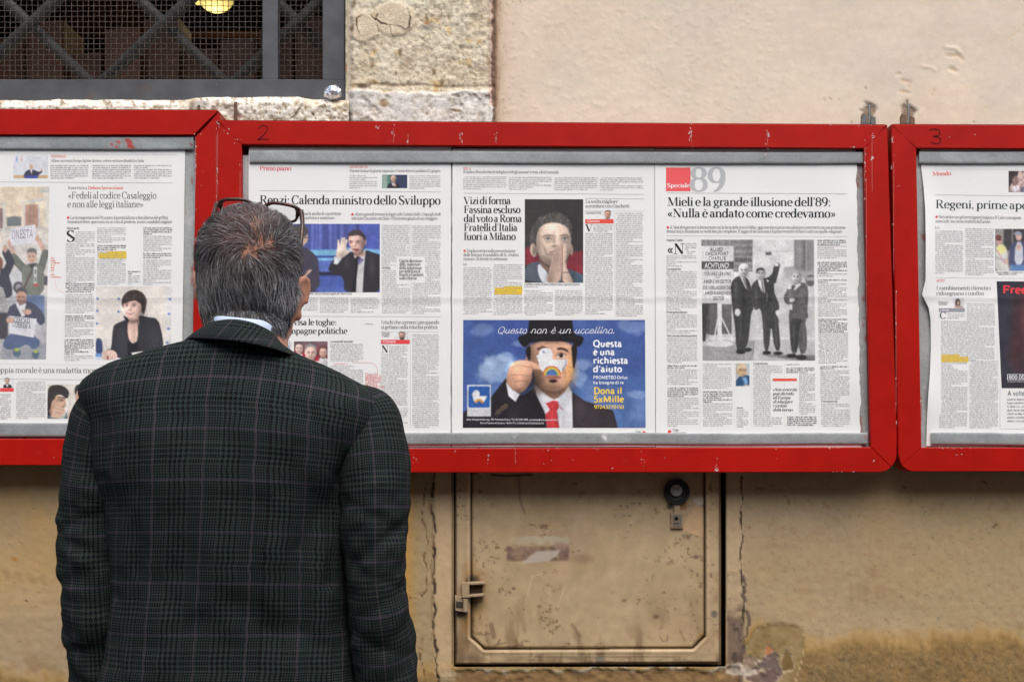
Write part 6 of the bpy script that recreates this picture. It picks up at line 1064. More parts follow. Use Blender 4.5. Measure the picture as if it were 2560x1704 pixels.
    c = Canvas(X, np.where(VV >= 0, Yp, top - 4), (222, 216, 202)); c.mix(sstep(.1, .8, n1) * .5, (236, 232, 224)); c.mix(sstep(.2, .7, -n2) * .6, (160, 140, 110)); c.mix(sstep(.48, .66, fbm(X, VV * 70, 7, 3, 411)) * .6, (116, 94, 66)); c.mix(sstep(.3, .8, fbm(X, VV * 70, 60, 3, 412)) * .35, (206, 178, 134)); crackline(c, [(764, 246), (756, 262), (745, 276), (738, 288), (728, 295)], 2, (70, 52, 38), 61, .9, 1.5); c.ell(500, 258, 26, 6, (120, 116, 112), 0, 4, .5); c.ell(593, 292, 14, 6, (150, 92, 76), 0, 3, .6); c.ell(864, 264, 8, 6, (110, 100, 90), 0, 3, .6); c.ell(480, 268, 8, 12, (110, 96, 80), 0, 4, .6)
    mk("stone_sill", P(X, Yp, dep).reshape(-1, 3), gridfaces(len(v), len(xs)), M['stone'], th, col=lin(c.C).reshape(-1, 3), smooth=True)
    # ---- jamb reveals, lintel and left pier
    jb = MB(); a = P(866, 250, .0); zt = P(800, -900, 0)[2]; zb = P(866, 252, .09)[2] - .03
    jb.box((a[0], .002, zb), (a[0] + .03, .30, zt)); jb.box((-3.5, .0, zt), (a[0], .3, 4.5)); xl = P(-680, 0, 0)[0]; jb.box((-3.5, .0, zb), (xl, .3, zt)); jb.box((-3.5, .10, zb - .5), (a[0], .3, zb + .003))
    jb.c = [np.tile(lin((196, 184, 158)), (len(x), 1)) for x in jb.v]; jb.build("window_reveal", M['stone'], th, usecol=True)
    return th, zb, zt, xl, a[0]
# ================================================================ meter hatch, window, room behind it, small fittings
def Lp(x, y): return (980 + x / 2.618, 1120 + y / 2.618)
def hatch():
    b = P(1468, 1660, -.004); th = thing("meter_hatch", b, "beige painted metal wall hatch with dark round lock, below the middle display board", "wall hatch")
    def painted(name, X, Yp, D, seed, edge=None):
        c = Canvas(X, Yp, (184, 161, 125)); c.mix(sstep(-.4, .9, fbm(X, Yp, 200, 4, seed)) * .4, (168, 142, 106)); c.mix(sstep(.1, .8, fbm(X, Yp, 90, 5, seed + 1)) * .3, (182, 158, 138)); c.mix(sstep(1480, 1640, Yp + 40 * fbm(X, Yp, 60, 3, seed + 2)) * sstep(-.1, .7, fbm(X * 1.6, Yp * .5, 40, 4, seed + 3)) * .8, (122, 98, 70))
        c.mix(sstep(.5, .72, fbm(X, Yp, 8, 3, seed + 4)) * sstep(0, .8, fbm(X, Yp, 60, 3, seed + 5) + .2) * .7, (112, 88, 64))
        for hx, hy, rx, ry, o in ((1172, 1440, 14, 40, .8), (1196, 1462, 20, 30, .85), (1192, 1500, 18, 44, .7), (1166, 1545, 14, 40, .7), (1760, 1590, 12, 12, .7)): c.mix(np.exp(-((X - hx) / rx) ** 2 - ((Yp - hy) / ry) ** 2) * o * (.8 + .5 * fbm(X, Yp, 14, 3, seed + 6)), (146, 104, 52))
        for hx, hy, rx, ry in ((1174, 1452, 10, 14), (1186, 1446, 12, 8), (1150, 1530, 12, 12), (1187, 1505, 5, 16)): c.ell(hx, hy, rx, ry, (70, 62, 52), 0, 5, .8)
        # torn label, scratches and smears
        e = fbm(X, Yp, 12, 4, seed + 7); m = sstep(1264, 1268, X) * sstep(1424, 1420, X); c.mix(m * sstep(1364, 1367, Yp) * sstep(1403, 1399, Yp) * (.55 + .5 * e), (110, 86, 76)); c.mix(m * sstep(1338, 1342, Yp + 4 * e) * sstep(1362, 1352, Yp + 10 * e) * sstep(1260, 1320, X + 20 * e) * .6, (196, 188, 166)); c.poly([(1304, 1408), (1322, 1392), (1340, 1378), (1402, 1374), (1392, 1388), (1370, 1402)], (196, 184, 170), 2, 0, .85); c.ell(1404, 1366, 18, 10, (170, 136, 128), 0, 5, .6); c.ell(1456, 1396, 24, 12, (140, 110, 82), 0, 6, .5)
        for p, w_, cc, o in (([(1296, 1190), (1300, 1250), (1311, 1281)], 5, (140, 104, 90), .7), ([(1230, 1186), (1262, 1189), (1330, 1186)], 5, (70, 46, 36), .8), ([(1332, 1315), (1390, 1298), (1460, 1294), (1560, 1310), (1660, 1345)], 5, (180, 152, 118), .5), ([(1360, 1330), (1500, 1340), (1590, 1386)], 7, (184, 154, 124), .5), ([(1314, 1510), (1330, 1440), (1360, 1432)], 2.5, (226, 196, 160), .6), ([(1390, 1530), (1414, 1460)], 2.5, (226, 196, 160), .5), ([(1650, 1590), (1656, 1602), (1668, 1600), (1668, 1588)], 2.4, (110, 84, 66), .7), ([(1430, 1560), (1450, 1590)], 8, (120, 92, 70), .5), ([(1236, 1612), (1262, 1606)], 3, (74, 62, 52), .7), ([(1244, 1608), (1250, 1598)], 4, (74, 62, 52), .7), ([(1288, 1612), (1306, 1611)], 3, (74, 62, 52), .7), ([(1234, 1590), (1228, 1560)], 12, (110, 84, 62), .5), ([(1700, 1575), (1712, 1600)], 3, (110, 84, 66), .6)): c.line(p, w_, cc, 2, o)
        for x, y, r in ((1232, 1259, 2), (1349, 1514, 5), (1310, 1522, 3), (1496, 1543, 2.5), (1560, 1500, 5), (1720, 1372, 3), (1724, 1385, 3), (1740, 1391, 8), (1390, 1395, 5), (1284, 1470, 5), (1274, 1480, 4), (1660, 1480, 4), (1598, 1498, 4), (1640, 1540, 8)): c.ell(x, y, r, r * .7, (96, 74, 56), 0, 1.5, .6)
        c.poly([(1700, 1334), (1712, 1328), (1762, 1342), (1762, 1270), (1740, 1262), (1724, 1280)], (212, 174, 132), 1, 0, .7); c.line([(1704, 1336), (1730, 1338), (1762, 1343)], 1.8, (130, 104, 78), .8, .7); c.ell(1748, 1252, 14, 10, (206, 196, 184), 0, 2, .7); c.ell(1706, 1262, 12, 12, (140, 92, 50), 0, 4, .7); c.ell(1674, 1265, 7, 9, (70, 60, 50), 0, 2, .7)
        if edge is not None: edge(c)
        return lin(c.C).reshape(-1, 3)
    # frame plate with cut corners, as a ring of real thickness
    OUT = [(1137, 1035), (1801, 1035), (1801, 1657), (1138, 1662)]; IN = [(1175.5, 1035), (1762.5, 1035), (1763.5, 1589), (1731, 1621), (1211, 1622.5), (1177, 1592)]
    xs = np.arange(1137, 1803, 3.2); ys = np.arange(1100, 1663, 3.2); X, Yp = np.meshgrid(xs, ys); cv = Canvas(X, Yp, (0, 0, 0)); si = cv.sdf([(1175.5, 1000)] + [(1762.5, 1000)] + IN[2:]); so = cv.sdf([(1137, 1000), (1801, 1000), (1801, 1657), (1138, 1662)])
    D = -.0058 * sstep(0, 3.5, si) + .020 * sstep(-3.5, 1, so) + .0012 * np.exp(-((si - 7) / 4) ** 2) * -1; D = np.where(si < 0, .0015 + .012 * np.exp(-((si + 2) / 2.2) ** 2), D); D = D + .0007 * fbm(X, Yp, 90, 3, 501)
    def eg(c):
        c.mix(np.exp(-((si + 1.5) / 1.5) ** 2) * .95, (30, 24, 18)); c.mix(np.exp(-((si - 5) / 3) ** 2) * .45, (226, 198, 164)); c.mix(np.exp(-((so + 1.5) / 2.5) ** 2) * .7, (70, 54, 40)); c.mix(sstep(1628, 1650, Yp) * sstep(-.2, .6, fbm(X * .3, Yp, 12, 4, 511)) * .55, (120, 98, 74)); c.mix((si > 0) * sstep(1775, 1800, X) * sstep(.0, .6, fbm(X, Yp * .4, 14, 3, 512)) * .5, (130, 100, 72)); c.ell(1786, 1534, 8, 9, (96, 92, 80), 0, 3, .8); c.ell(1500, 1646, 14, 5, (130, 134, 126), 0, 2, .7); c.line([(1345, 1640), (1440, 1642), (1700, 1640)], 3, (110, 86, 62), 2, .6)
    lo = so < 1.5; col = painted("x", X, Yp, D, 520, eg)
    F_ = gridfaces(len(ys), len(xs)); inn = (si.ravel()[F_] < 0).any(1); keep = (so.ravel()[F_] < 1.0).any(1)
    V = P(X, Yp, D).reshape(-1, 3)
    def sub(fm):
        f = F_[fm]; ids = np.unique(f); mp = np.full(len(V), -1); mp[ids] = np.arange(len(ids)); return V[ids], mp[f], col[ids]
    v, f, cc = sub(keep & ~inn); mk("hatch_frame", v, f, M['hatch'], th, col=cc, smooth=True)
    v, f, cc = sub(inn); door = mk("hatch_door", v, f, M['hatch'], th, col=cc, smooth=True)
    lk = MB(); n = 36
    def ring(cx, cy, r, y): a = np.linspace(0, 2 * math.pi, n, endpoint=False); return P(cx + r * np.cos(a), cy + r * np.sin(a), y)
    lk.loft([ring(1692, 1229, 33, .002), ring(1692, 1229, 32.5, -.006), ring(1692, 1229, 30, -.010), ring(1692, 1228, 27, -.010), ring(1692, 1227, 24, -.007), ring(1691, 1226, 17, -.006)]); fixnormals(lk.build("lock", M['black'], door, smooth=False))
    kp = MB(); kp.loft([ring(1691, 1225, 15.2, -.004), ring(1691, 1225, 15.2, -.011), ring(1691, 1225, 13.6, -.0128), ring(1691, 1225, 6, -.0132)]); fixnormals(kp.build("lock_cylinder", M['cap'], door, smooth=False))
    pl = MB(); pl.pxprism([(1685, 1258), (1700, 1258), (1700, 1282), (1709, 1282), (1709, 1320), (1678, 1320), (1678, 1282), (1685, 1282)], -.005, .003, 0, .0012, lin((172, 148, 118))); pl.pxprism([(1682, 1286), (1705, 1286), (1705, 1316), (1682, 1316)], -.0068, -.004, 0, .001, lin((122, 113, 98))); pl.build("keyhole_plate", M['hatch'], door, usecol=True)
    kh = MB(); kh.loft([ring(1691, 1295.5, 5, -.0050), ring(1691, 1295.5, 5, -.0073)]); kh.box(P(1685, 1309, -.0073), P(1697, 1306.5, -.005)); fixnormals(kh.build("keyhole", M['void'], door))
    # worn hinge: two offset knuckles
    hg = MB(); HC = lin((164, 142, 114)); HD = lin((60, 54, 48))
    def bx(x0, y0, x1, y1, d0, d1, col): hg.pxprism([(x0, y0), (x1, y0), (x1, y1), (x0, y1)], d0, d1, 0, .0012, col)
    bx(1154, 1456, 1173, 1493, -.024, .0, HC); hg.pxprism([(1154, 1456), (1212, 1453.5), (1212, 1460), (1154, 1463)], -.021, -.001, 0, .0012, HC); hg.pxprism([(1154, 1487), (1210, 1483), (1210, 1490), (1154, 1494)], -.021, -.001, 0, .0012, HC); bx(1174, 1464, 1206, 1486, -.006, .0, lin((66, 50, 36)))
    hg.pxprism([(1137, 1489), (1171, 1494), (1170, 1531), (1138, 1526)], -.019, .0, 0, .0015, HC); hg.pxprism([(1140, 1502), (1157, 1504), (1157, 1519), (1140, 1517)], -.0205, -.017, 0, .0005, HD); hg.tube([P(1163, 1496, -.022), P(1163, 1528, -.022)], .0045, 10, 0, HC)
    hg.build("hinge", M['hatch'], door, usecol=True)
    # a small stud low on the left of the lock shadow gap
    return th
def window(wall_th, zb, zt, xl, xr):
    b = P(90, 250, .03); b[2] = zb; th = thing("barred_window", b, "dark window with grey steel frame, wire mesh and slanting iron bars, upper left", "window")
    fr = MB(); yF, yK = .022, .048
    fr.pxprism([(-660, 198.5), (862, 198.5), (862, 262), (-660, 262)], yF, yK, 0, .0012); fr.pxprism([(806, -900), (862, -900), (862, 198.4), (806, 198.4)], yF + .0005, yK, 0, .0012); fr.pxprism([(655.5, -900), (695, -900), (695, 198.4), (655.5, 198.4)], yF + .001, yK, 0, .0012); fr.pxprism([(-660, -900), (-610, -900), (-610, 198.4), (-660, 198.4)], yF, yK, 0, .0012)
    fr.build("frame", M['steel'], th)
    sc = MB(); yM = .040; ph = 0
    for x0, x1 in ((-608, 655), (695, 806)):
        X = np.arange(x0 + 3, x1, 14.0)
        for i, x in enumerate(X):
            ys = np.arange(-300, 202, 7.0); q = P(x + .8 * np.sin(ys / 50 + i), ys, yM); q[:, 1] += .0011 * np.cos(np.arange(len(ys)) * math.pi / 2 * 1.0 + (i % 2) * math.pi); sc.tube(q, .00085, 4, caps=False)
        for j, y in enumerate(np.arange(-298, 200, 13.6)):
            xs = np.arange(x0, x1 + 7, 7.0); q = P(xs, y + .7 * np.sin(xs / 60 + j), yM); q[:, 1] -= .0011 * np.cos(np.arange(len(xs)) * math.pi / 2 + (j % 2) * math.pi); sc.tube(q, .00085, 4, caps=False)
    sc.build("wire_mesh", M['wire'], th)
    for k in range(-3, 4):   # rising bars, in front
        xa = 286 + 331 * k; p = P([xa - 60, xa + 820], [235, -600], .085); bb = MB(); bb.tube([p[0], p[1]], .0135, 14); bb.build("slanting_bar", M['pipe'], th, smooth=True)
    for k in range(-1, 5):   # falling bars, behind
        xa = 205 + 338 * (k - 1) ; p = P([xa + 50, xa - 820], [235, -600], .125); bb = MB(); bb.tube([p[0], p[1]], .0125, 14); bb.build("slanting_bar", M['pipe'], th, smooth=True)
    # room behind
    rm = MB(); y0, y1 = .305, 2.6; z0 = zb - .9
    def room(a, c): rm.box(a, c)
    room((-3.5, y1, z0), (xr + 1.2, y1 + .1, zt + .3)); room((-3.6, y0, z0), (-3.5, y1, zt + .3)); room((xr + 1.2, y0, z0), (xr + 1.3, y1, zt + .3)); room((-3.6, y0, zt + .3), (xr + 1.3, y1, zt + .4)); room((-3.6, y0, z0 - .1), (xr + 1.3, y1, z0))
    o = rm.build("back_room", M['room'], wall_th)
    # timber partition and rack; the bar stands in for the lamp's reflection streak
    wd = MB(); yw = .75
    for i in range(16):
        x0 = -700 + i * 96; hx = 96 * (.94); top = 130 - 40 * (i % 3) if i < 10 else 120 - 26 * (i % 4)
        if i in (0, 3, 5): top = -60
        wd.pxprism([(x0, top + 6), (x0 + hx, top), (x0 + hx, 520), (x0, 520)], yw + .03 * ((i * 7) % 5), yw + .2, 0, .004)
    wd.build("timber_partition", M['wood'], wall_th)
    sh = MB(); sh.pxprism([(440, 78), (700, 78), (700, 92), (440, 92)], 1.5, 1.9); sh.pxprism([(150, 0), (330, 0), (330, 92), (150, 92)], 1.55, 1.85)
    for i in range(9): sh.pxprism([(155 + i * 19, 2), (168 + i * 19, 2), (168 + i * 19, 90), (155 + i * 19, 90)], 1.53, 1.56)
    sh.build("rack_and_streak_bar", M['wood'], wall_th)
    # lit pendant lamp
    c = P(541, -10, 1.2); lt = thing("pendant_lamp", c, "glowing yellow pendant lamp inside the dark room, seen through the window mesh", "lamp")
    g = MB(); g.ell(c, (.055, .055, .052)); g.ell(c + np.array((-.055, .02, .006)), (.035, .035, .026)); fixnormals(g.build("lamp_glass", M['lampglow'], lt, smooth=True))
    s2 = MB(); s2.loft([[c + np.array((r * math.cos(t), r * math.sin(t), z)) for t in np.linspace(0, 2 * math.pi, 24, endpoint=False)] for r, z in ((.13, .03), (.09, .085), (.02, .11), (.02, .14))]); s2.tube([c + np.array((0, 0, .13)), np.array((c[0], c[1], zt + .31))], .004, 6); fixnormals(s2.build("lamp_shade", M['steel'], lt, smooth=True))
    ld = bpy.data.lights.new("lamp_bulb", 'POINT'); ld.energy = .45; ld.color = (1, .72, .35); ld.shadow_soft_size = .05; lo = bpy.data.objects.new("lamp_bulb", ld); COL.objects.link(lo); lo.parent = lt; lo.location = (0, -.02, -.10)
def fittings():
    # crumpled foil
    bm = bmesh.new(); bmesh.ops.create_icosphere(bm, subdivisions=3, radius=.0158); c = P(832, 233, -.006)
    for v in bm.verts:
        d = np.array(v.co); n = fbm(np.array([d[0] * 9000 + d[2] * 3000]), np.array([d[1] * 9000 - d[2] * 5000]), 60, 3, 9)[0]; v.co = v.co * (1 + .10 * n + RNG.normal(0, .045)) * (1 - .1 * (v.co.z < -.01)); v.co.x *= 1.12
    me = bpy.data.meshes.new("foil_ball"); bm.to_mesh(me); bm.free(); me.materials.append(M['foil']); o = bpy.data.objects.new("foil_ball", me); COL.objects.link(o); o.location = c; WL[o.name] = c
    props(o, "crumpled silver foil ball on the corner of the window sill", "litter")
    def pin(px, y0, y1, r, label, dep):
        a, b = P(px, y0, dep), P(px, y1, dep); mb = MB(); mb.tube([a, a * .97 + b * .03, b], [r * .8, r, r], 10); mb.tube([a * .85 + b * .15, a * .8 + b * .2], [r * 1.12] * 2, 10); o = mb.build("iron_pin", M['rust'], None, loc=b); props(o, label, "iron pin", "iron fixing pins above the boards")
    pin(589, 255, 306, .0034, "tall rusty iron pin standing above the corner of board 2, below the window", -.030); pin(497, 263, 284, .0026, "short stub of iron pin above the open mitre of the left board", -.030)
    def hook(px, label, rusty):
        b = P(px, 318, -.03); th = thing("wall_bracket", b, label, "bracket", "bolted brackets above the gap between the two right boards")
        m1 = MB(); m1.pxprism([(px - 19, 292), (px - 15, 284), (px - 4, 288), (px - 3, 322), (px - 19, 322)], -.034, -.029, 0, .0008); m1.pxprism([(px + 6, 290), (px + 17, 294), (px + 18, 322), (px + 5, 322)], -.032, -.027, 0, .0008); m1.pxprism([(px - 16, 306), (px + 16, 306), (px + 16, 322), (px - 16, 322)], -.026, -.004, 0, .0008); m1.build("bracket_plate", M['rust' if rusty else 'bolt'], th)
        m2 = MB(); m2.tube([P(px + 1, 262, -.012), P(px + 2, 300, -.020), P(px + 2, 316, -.026)], .0026, 8); m2.tube([P(px - 5, 268, -.010), P(px + 7, 266, -.010)], .0018, 6); m2.build("bolt", M['bolt'], th)
    hook(2172, "zinc wall bracket and bolt above the right end of the board numbered 2", False); hook(2270, "wall bracket with reddish plates in a plaster hole above the board numbered 3", True)
def surroundings():
    g = MB(); g.box((-30, -30, -.3), (30, .01, 0)); o = g.build("pavement", M['cobble'], None, loc=(0, 0, 0)); props(o, kind="structure")
    # house across the narrow street: what shades the lower wall
    b = (0, -6.2, 0); th = thing("opposite_house", b, "ochre house across the narrow street, behind the viewer", "house")
    f = MB(); f.box((-14, -7.2, 0), (14, -6.2, 4.3)); f.build("facade", M['facade'], th); r = MB(); r.box((-14.4, -7.4, 4.3), (14.4, -5.9, 4.48)); r.build("eaves", M['wood'], th)
    for i in range(7):
        for z in (1.2,):
            w_ = MB(); x = -12 + i * 4; w_.box((x, -6.22, z), (x + .55, -6.15, z + 1.9)); w_.box((x + .57, -6.22, z), (x + 1.12, -6.15, z + 1.9)); w_.box((x - .1, -6.25, z - .12), (x + 1.22, -6.1, z - .02)); w_.build("window_shutter", M['shutter'], th)
# ================================================================ the man reading
YT = -0.56
def pm(px_len, y): return px_len * (y - CAM[1]) / F
def remesh(o, vox, smooth_it=4):
    m = o.modifiers.new("r", 'REMESH'); m.mode = 'VOXEL'; m.voxel_size = vox
    s = o.modifiers.new("s", 'SMOOTH'); s.factor = .5; s.iterations = smooth_it
    dg = bpy.context.evaluated_depsgraph_get(); me = bpy.data.meshes.new_from_object(o.evaluated_get(dg)); o.modifiers.clear(); old = o.data; o.data = me; bpy.data.meshes.remove(old)
    me.polygons.foreach_set("use_smooth", np.ones(len(me.polygons), bool)); me.materials.clear()
def curve3(pts, n):
    p = np.asarray(pts, float); m = len(p); t = np.linspace(0, m - 1, n); i = np.clip(t.astype(int), 0, m - 2); f = (t - i)[:, None]
    a = p[np.clip(i - 1, 0, m - 1)]; b = p[i]; c = p[i + 1]; d = p[np.clip(i + 2, 0, m - 1)]
    return .5 * (2 * b + (c - a) * f + (2 * a - 5 * b + 4 * c - d) * f ** 2 + (3 * b - a - 3 * c + d) * f ** 3)
L_PROF = ([836, 846, 856, 868, 883, 908, 930, 951, 967, 985, 1020, 1057, 1142, 1206, 1267, 1337, 1431, 1510, 1594, 1683, 1760, 1930], [540, 505, 466, 415, 363, 282, 240, 212, 203, 201, 212, 226, 244, 257, 267, 274, 281, 279, 266, 247, 238, 226])
R_PROF = ([836, 846, 866, 881, 900, 917, 934, 951, 985, 1006, 1030, 1057, 1100, 1142, 1206, 1267, 1337, 1431, 1510, 1594, 1704, 1930], [670, 690, 715, 737, 782, 822, 856, 885, 946, 968, 972, 965, 940, 916, 894, 882, 876, 874, 874, 878, 894, 908])
def sm(a, k):
    w_ = np.hanning(2 * k + 3)[1:-1]; w_ /= w_.sum(); return np.convolve(np.pad(a, k, mode='edge'), w_, 'valid')
def torso_rows(ins=0.0):
    py = np.concatenate([np.arange(836, 1010, 3.0), np.arange(1010, 1936, 7.0)])
    L = sm(np.interp(py, *L_PROF), 2); Rr = sm(np.interp(py, *R_PROF), 2); return py, L, Rr
def jacket(th):
    py, L, Rr = torso_rows(); nr = len(py); nc = 145; Pl = P(L, py, YT); Pr = P(Rr, py, YT)
    z = .5 * (Pl[:, 2] + Pr[:, 2]); cx = .5 * (Pl[:, 0] + Pr[:, 0]); a = .5 * (Pr[:, 0] - Pl[:, 0])
    bb = np.interp(py, [836, 860, 900, 950, 1000, 1080, 1200, 1400, 1600, 1930], [.058, .066, .082, .098, .110, .121, .124, .106, .092, .086]); bf = np.interp(py, [836, 900, 1000, 1150, 1400, 1930], [.05, .075, .11, .135, .13, .125])
    yc = np.interp(py, [836, 950, 1100, 1400, 1930], [-.004, .002, .004, .008, .012])
    ph = np.linspace(-math.pi / 2, 1.5 * math.pi, nc)          # starts and ends at the front, pi/2 = middle of the back
    C_, S_ = np.cos(ph), np.sin(ph); ex = .80
    X = cx[:, None] - a[:, None] * (np.sign(C_) * np.abs(C_) ** ex)[None]; dep = np.where(S_ > 0, bb[:, None] * np.abs(S_) ** ex, -bf[:, None] * np.abs(S_) ** ex); Yv = YT + yc[:, None] - dep; Z = np.repeat(z[:, None], nc, 1)
    # outward offset: drape, seam, folds (in pixels of the back view)
    PX = CX + F * (X - 0) / (Yv - CAM[1]) ; PY = np.repeat(py[:, None], nc, 1)
    seam = np.interp(py, [850, 1000, 1450, 1704, 1930], [575, 551, 538, 528, 522])[:, None]; back = sstep(.15, .5, np.repeat(S_[None], nr, 0))
    D = .0060 * fbm(PX * 1.5, PY * .55, 110, 3, 611) * sstep(900, 1050, PY) + .0016 * fbm(PX, PY * .7, 34, 3, 612) * sstep(900, 1000, PY)
    D -= back * .0036 * np.exp(-((PX - seam) / 4.5) ** 2) * sstep(870, 960, PY)
    for pts, wd, dp in (([(872, 1150), (852, 1230), (836, 1330), (830, 1450)], 16, -.009), ([(852, 1190), (806, 1300), (770, 1440), (764, 1560)], 26, -.007), ([(800, 1240), (745, 1380), (720, 1540)], 34, -.005), ([(262, 1190), (285, 1270), (300, 1380), (296, 1480)], 14, -.005), ([(300, 1240), (345, 1360), (350, 1500)], 30, -.004), ([(705, 1010), (790, 1060), (850, 1130)], 26, -.003), ([(330, 1000), (280, 1080), (262, 1150)], 22, -.003), ([(560, 1500), (470, 1560), (380, 1600)], 30, -.003), ([(590, 1480), (690, 1560), (800, 1600)], 30, -.0035), ([(640, 1250), (630, 1400), (660, 1600)], 30, -.003)):
        d = np.full(PX.shape, 1e9)
        for (x0, y0), (x1, y1) in zip(pts[:-1], pts[1:]):
            ex_, ey = x1 - x0, y1 - y0; t = np.clip(((PX - x0) * ex_ + (PY - y0) * ey) / (ex_ * ex_ + ey * ey), 0, 1); d = np.minimum(d, np.hypot(PX - x0 - t * ex_, PY - y0 - t * ey))
        D += back * dp * np.exp(-(d / wd) ** 2)
    for bx, by, rx, ry, am in ((360, 1080, 70, 110, .010), (770, 1090, 80, 110, .012), (560, 1100, 60, 200, .002)): D += back * am * np.exp(-((PX - bx) / rx) ** 2 - ((PY - by) / ry) ** 2)
    nx, ny = -C_[None] / a[:, None], -S_[None] / bb[:, None]; nl = np.hypot(nx, ny); X = X + D * nx / nl; Yv = Yv + D * ny / nl
    V = np.stack([X, Yv, Z], -1)
    # cloth coordinates: u along the girth from the back seam, v down the cloth with the shoulder droop
    seg = np.linalg.norm(np.diff(V[:, :, :2], axis=1), axis=2); cum = np.concatenate([np.zeros((nr, 1)), np.cumsum(seg, 1)], 1); mid = np.array([np.interp(0, (PX[i, 30:115] - seam[i]), cum[i, 30:115]) for i in range(nr)]); u = cum - sm(mid, 4)[:, None]
    kk = np.interp(py, [850, 900, 1060, 1190, 1700], [.75, .72, .55, .28, .12]); xs = (X - P(seam, PY[:, :1], YT)[..., 0]); v = Z + kk[:, None] * np.where(back > 0, xs, .2) ** 2 * np.where(xs > 0, 1.0, .75)
    uv = np.stack([u + .0766, v + .019], -1).reshape(-1, 2)
    jk = mk("jacket", V.reshape(-1, 3), gridfaces(nr, nc), M['tweed'], th, uv=uv, smooth=True)
    # sleeves
    def sleeve(path, sgn, seed):
        p = np.array(path, float); n = 110; q = curve3(p, n); q[:, 3] = np.clip(q[:, 3], 5, None); c = P(q[:, 0], q[:, 1], q[:, 2]); r = pm(q[:, 3], q[:, 2]); t = np.gradient(c, axis=0); t /= np.linalg.norm(t, axis=1)[:, None]
        n2 = 57; th_ = np.linspace(0, 2 * math.pi, n2); f0 = np.array((0, 1.0, 0)); A = f0 - t * (t @ f0)[:, None]; A /= np.linalg.norm(A, axis=1)[:, None]; B = np.cross(t, A)
        ln = np.concatenate([[0], np.cumsum(np.linalg.norm(np.diff(c, axis=0), axis=1))]); U = np.repeat((th_[None] - math.pi) * .066, n, 0); Vv = np.repeat(ln[:, None], n2, 1)
        up = U + 0; w_ = .0060 * fbm(up * 1000 + 300, Vv * 2600 + up * 900 * sgn, 130, 3, seed) + .0018 * fbm(up * 1000 + 70, Vv * 1500, 26, 3, seed + 3)
        env = sstep(.04, .16, Vv); w_ = w_ * env
        for v0, am, sl in ((.20, .0035, .35), (.25, .005, -.4), (.285, .004, .3), (.33, .0035, -.25), (.39, .003, .3), (.46, .003, -.3)): w_ += -am * np.exp(-((Vv - v0 - sl * U * sgn) / .010) ** 2) * (np.cos(th_ - math.pi - sgn * .5)[None] > -.2) * sstep(1, .2, np.abs(th_ - math.pi - sgn * .3)[None] / 2)
        w_[:, -1] = w_[:, 0]
        rr = r[:, None] + w_; V = c[:, None] + rr[..., None] * (np.cos(th_)[None, :, None] * A[:, None] + np.sin(th_)[None, :, None] * B[:, None] * 1.0)
        V[..., 1] = c[:, None, 1] + (V[..., 1] - c[:, None, 1]) * 1.12
        uvs = np.stack([U * sgn + .03 * sgn, -Vv + (.36 if sgn > 0 else .322)], -1).reshape(-1, 2)
        return mk("sleeve", V.reshape(-1, 3), gridfaces(n, n2), M['tweed'], jk, uv=uvs, smooth=True)
    sleeve([(318, 986, YT + .01, 28), (300, 1002, YT + .008, 62), (272, 1040, YT + .01, 86), (256, 1100, YT + .015, 89), (248, 1170, YT + .02, 93), (243, 1250, YT + .025, 97), (243, 1330, YT + .03, 96), (245, 1430, YT + .035, 96), (250, 1520, YT + .045, 96), (256, 1600, YT + .06, 92), (263, 1704, YT + .075, 85), (270, 1800, YT + .09, 80), (276, 1890, YT + .10, 76)], 1, 701)
    sleeve([(868, 990, YT + .0, 26), (890, 1006, YT - .002, 56), (915, 1040, YT - .006, 80), (926, 1090, YT - .012, 85), (932, 1150, YT - .018, 86), (935, 1220, YT - .024, 87), (936, 1300, YT - .028, 84), (936, 1380, YT - .030, 79), (938, 1450, YT - .026, 77), (948, 1530, YT - .016, 77), (957, 1610, YT - .002, 78), (963, 1704, YT + .012, 79), (967, 1800, YT + .025, 77), (970, 1890, YT + .035, 75)], -1, 751)
    # collar: stand and fall, closed round the neck to the lapels
    top = curve3([P(x, y, YT + d) for x, y, d in ((560, 880, .13), (512, 838, .11), (514, 816, .05), (522, 809, .0), (541, 802, -.045), (561, 798.5, -.063), (590, 797.5, -.074), (626, 804, -.072), (652, 814, -.060), (676, 828, -.035), (698, 851, -.002), (718, 877, .045), (716, 892, .10), (660, 920, .13))], 90)
    bot = curve3([P(x, y, YT + d) for x, y, d in ((520, 960, .135), (452, 892, .10), (446, 872, .04), (460, 857, -.012), (478, 847.5, -.050), (506, 847, -.075), (547, 848.5, -.090), (583, 852.5, -.098), (619, 857.5, -.100), (655, 865, -.096), (691, 874, -.082), (726, 888, -.050), (752, 905, .04), (700, 975, .13))], 90)
    rows = []; ctr = P(612, 850, YT)
    for k, (f, o) in enumerate(((.0, -.0045), (.0, .0), (.02, .0022), (.25, .0045), (.5, .0060), (.75, .0055), (.97, .0040), (1.0, .0015), (1.0, -.003))):
        q = top * (1 - f) + bot * f; d = q - ctr; d[:, 2] *= .25; d /= np.linalg.norm(d, axis=1)[:, None]; rows.append(q + d * o)
    V = np.stack(rows); ln = np.concatenate([[0], np.cumsum(np.linalg.norm(np.diff(.5 * (top + bot), axis=0), axis=1))]); hh = np.array([-.004, 0, .001, .25, .5, .75, .97, 1.0, 1.06])[:, None] * np.linalg.norm(top - bot, axis=1)[None]
    mk("collar", V.reshape(-1, 3), gridfaces(len(rows), 90), M['tweed'], jk, uv=np.stack([np.repeat(ln[None], len(rows), 0) + .012, -hh + .02], -1).reshape(-1, 2), smooth=True)
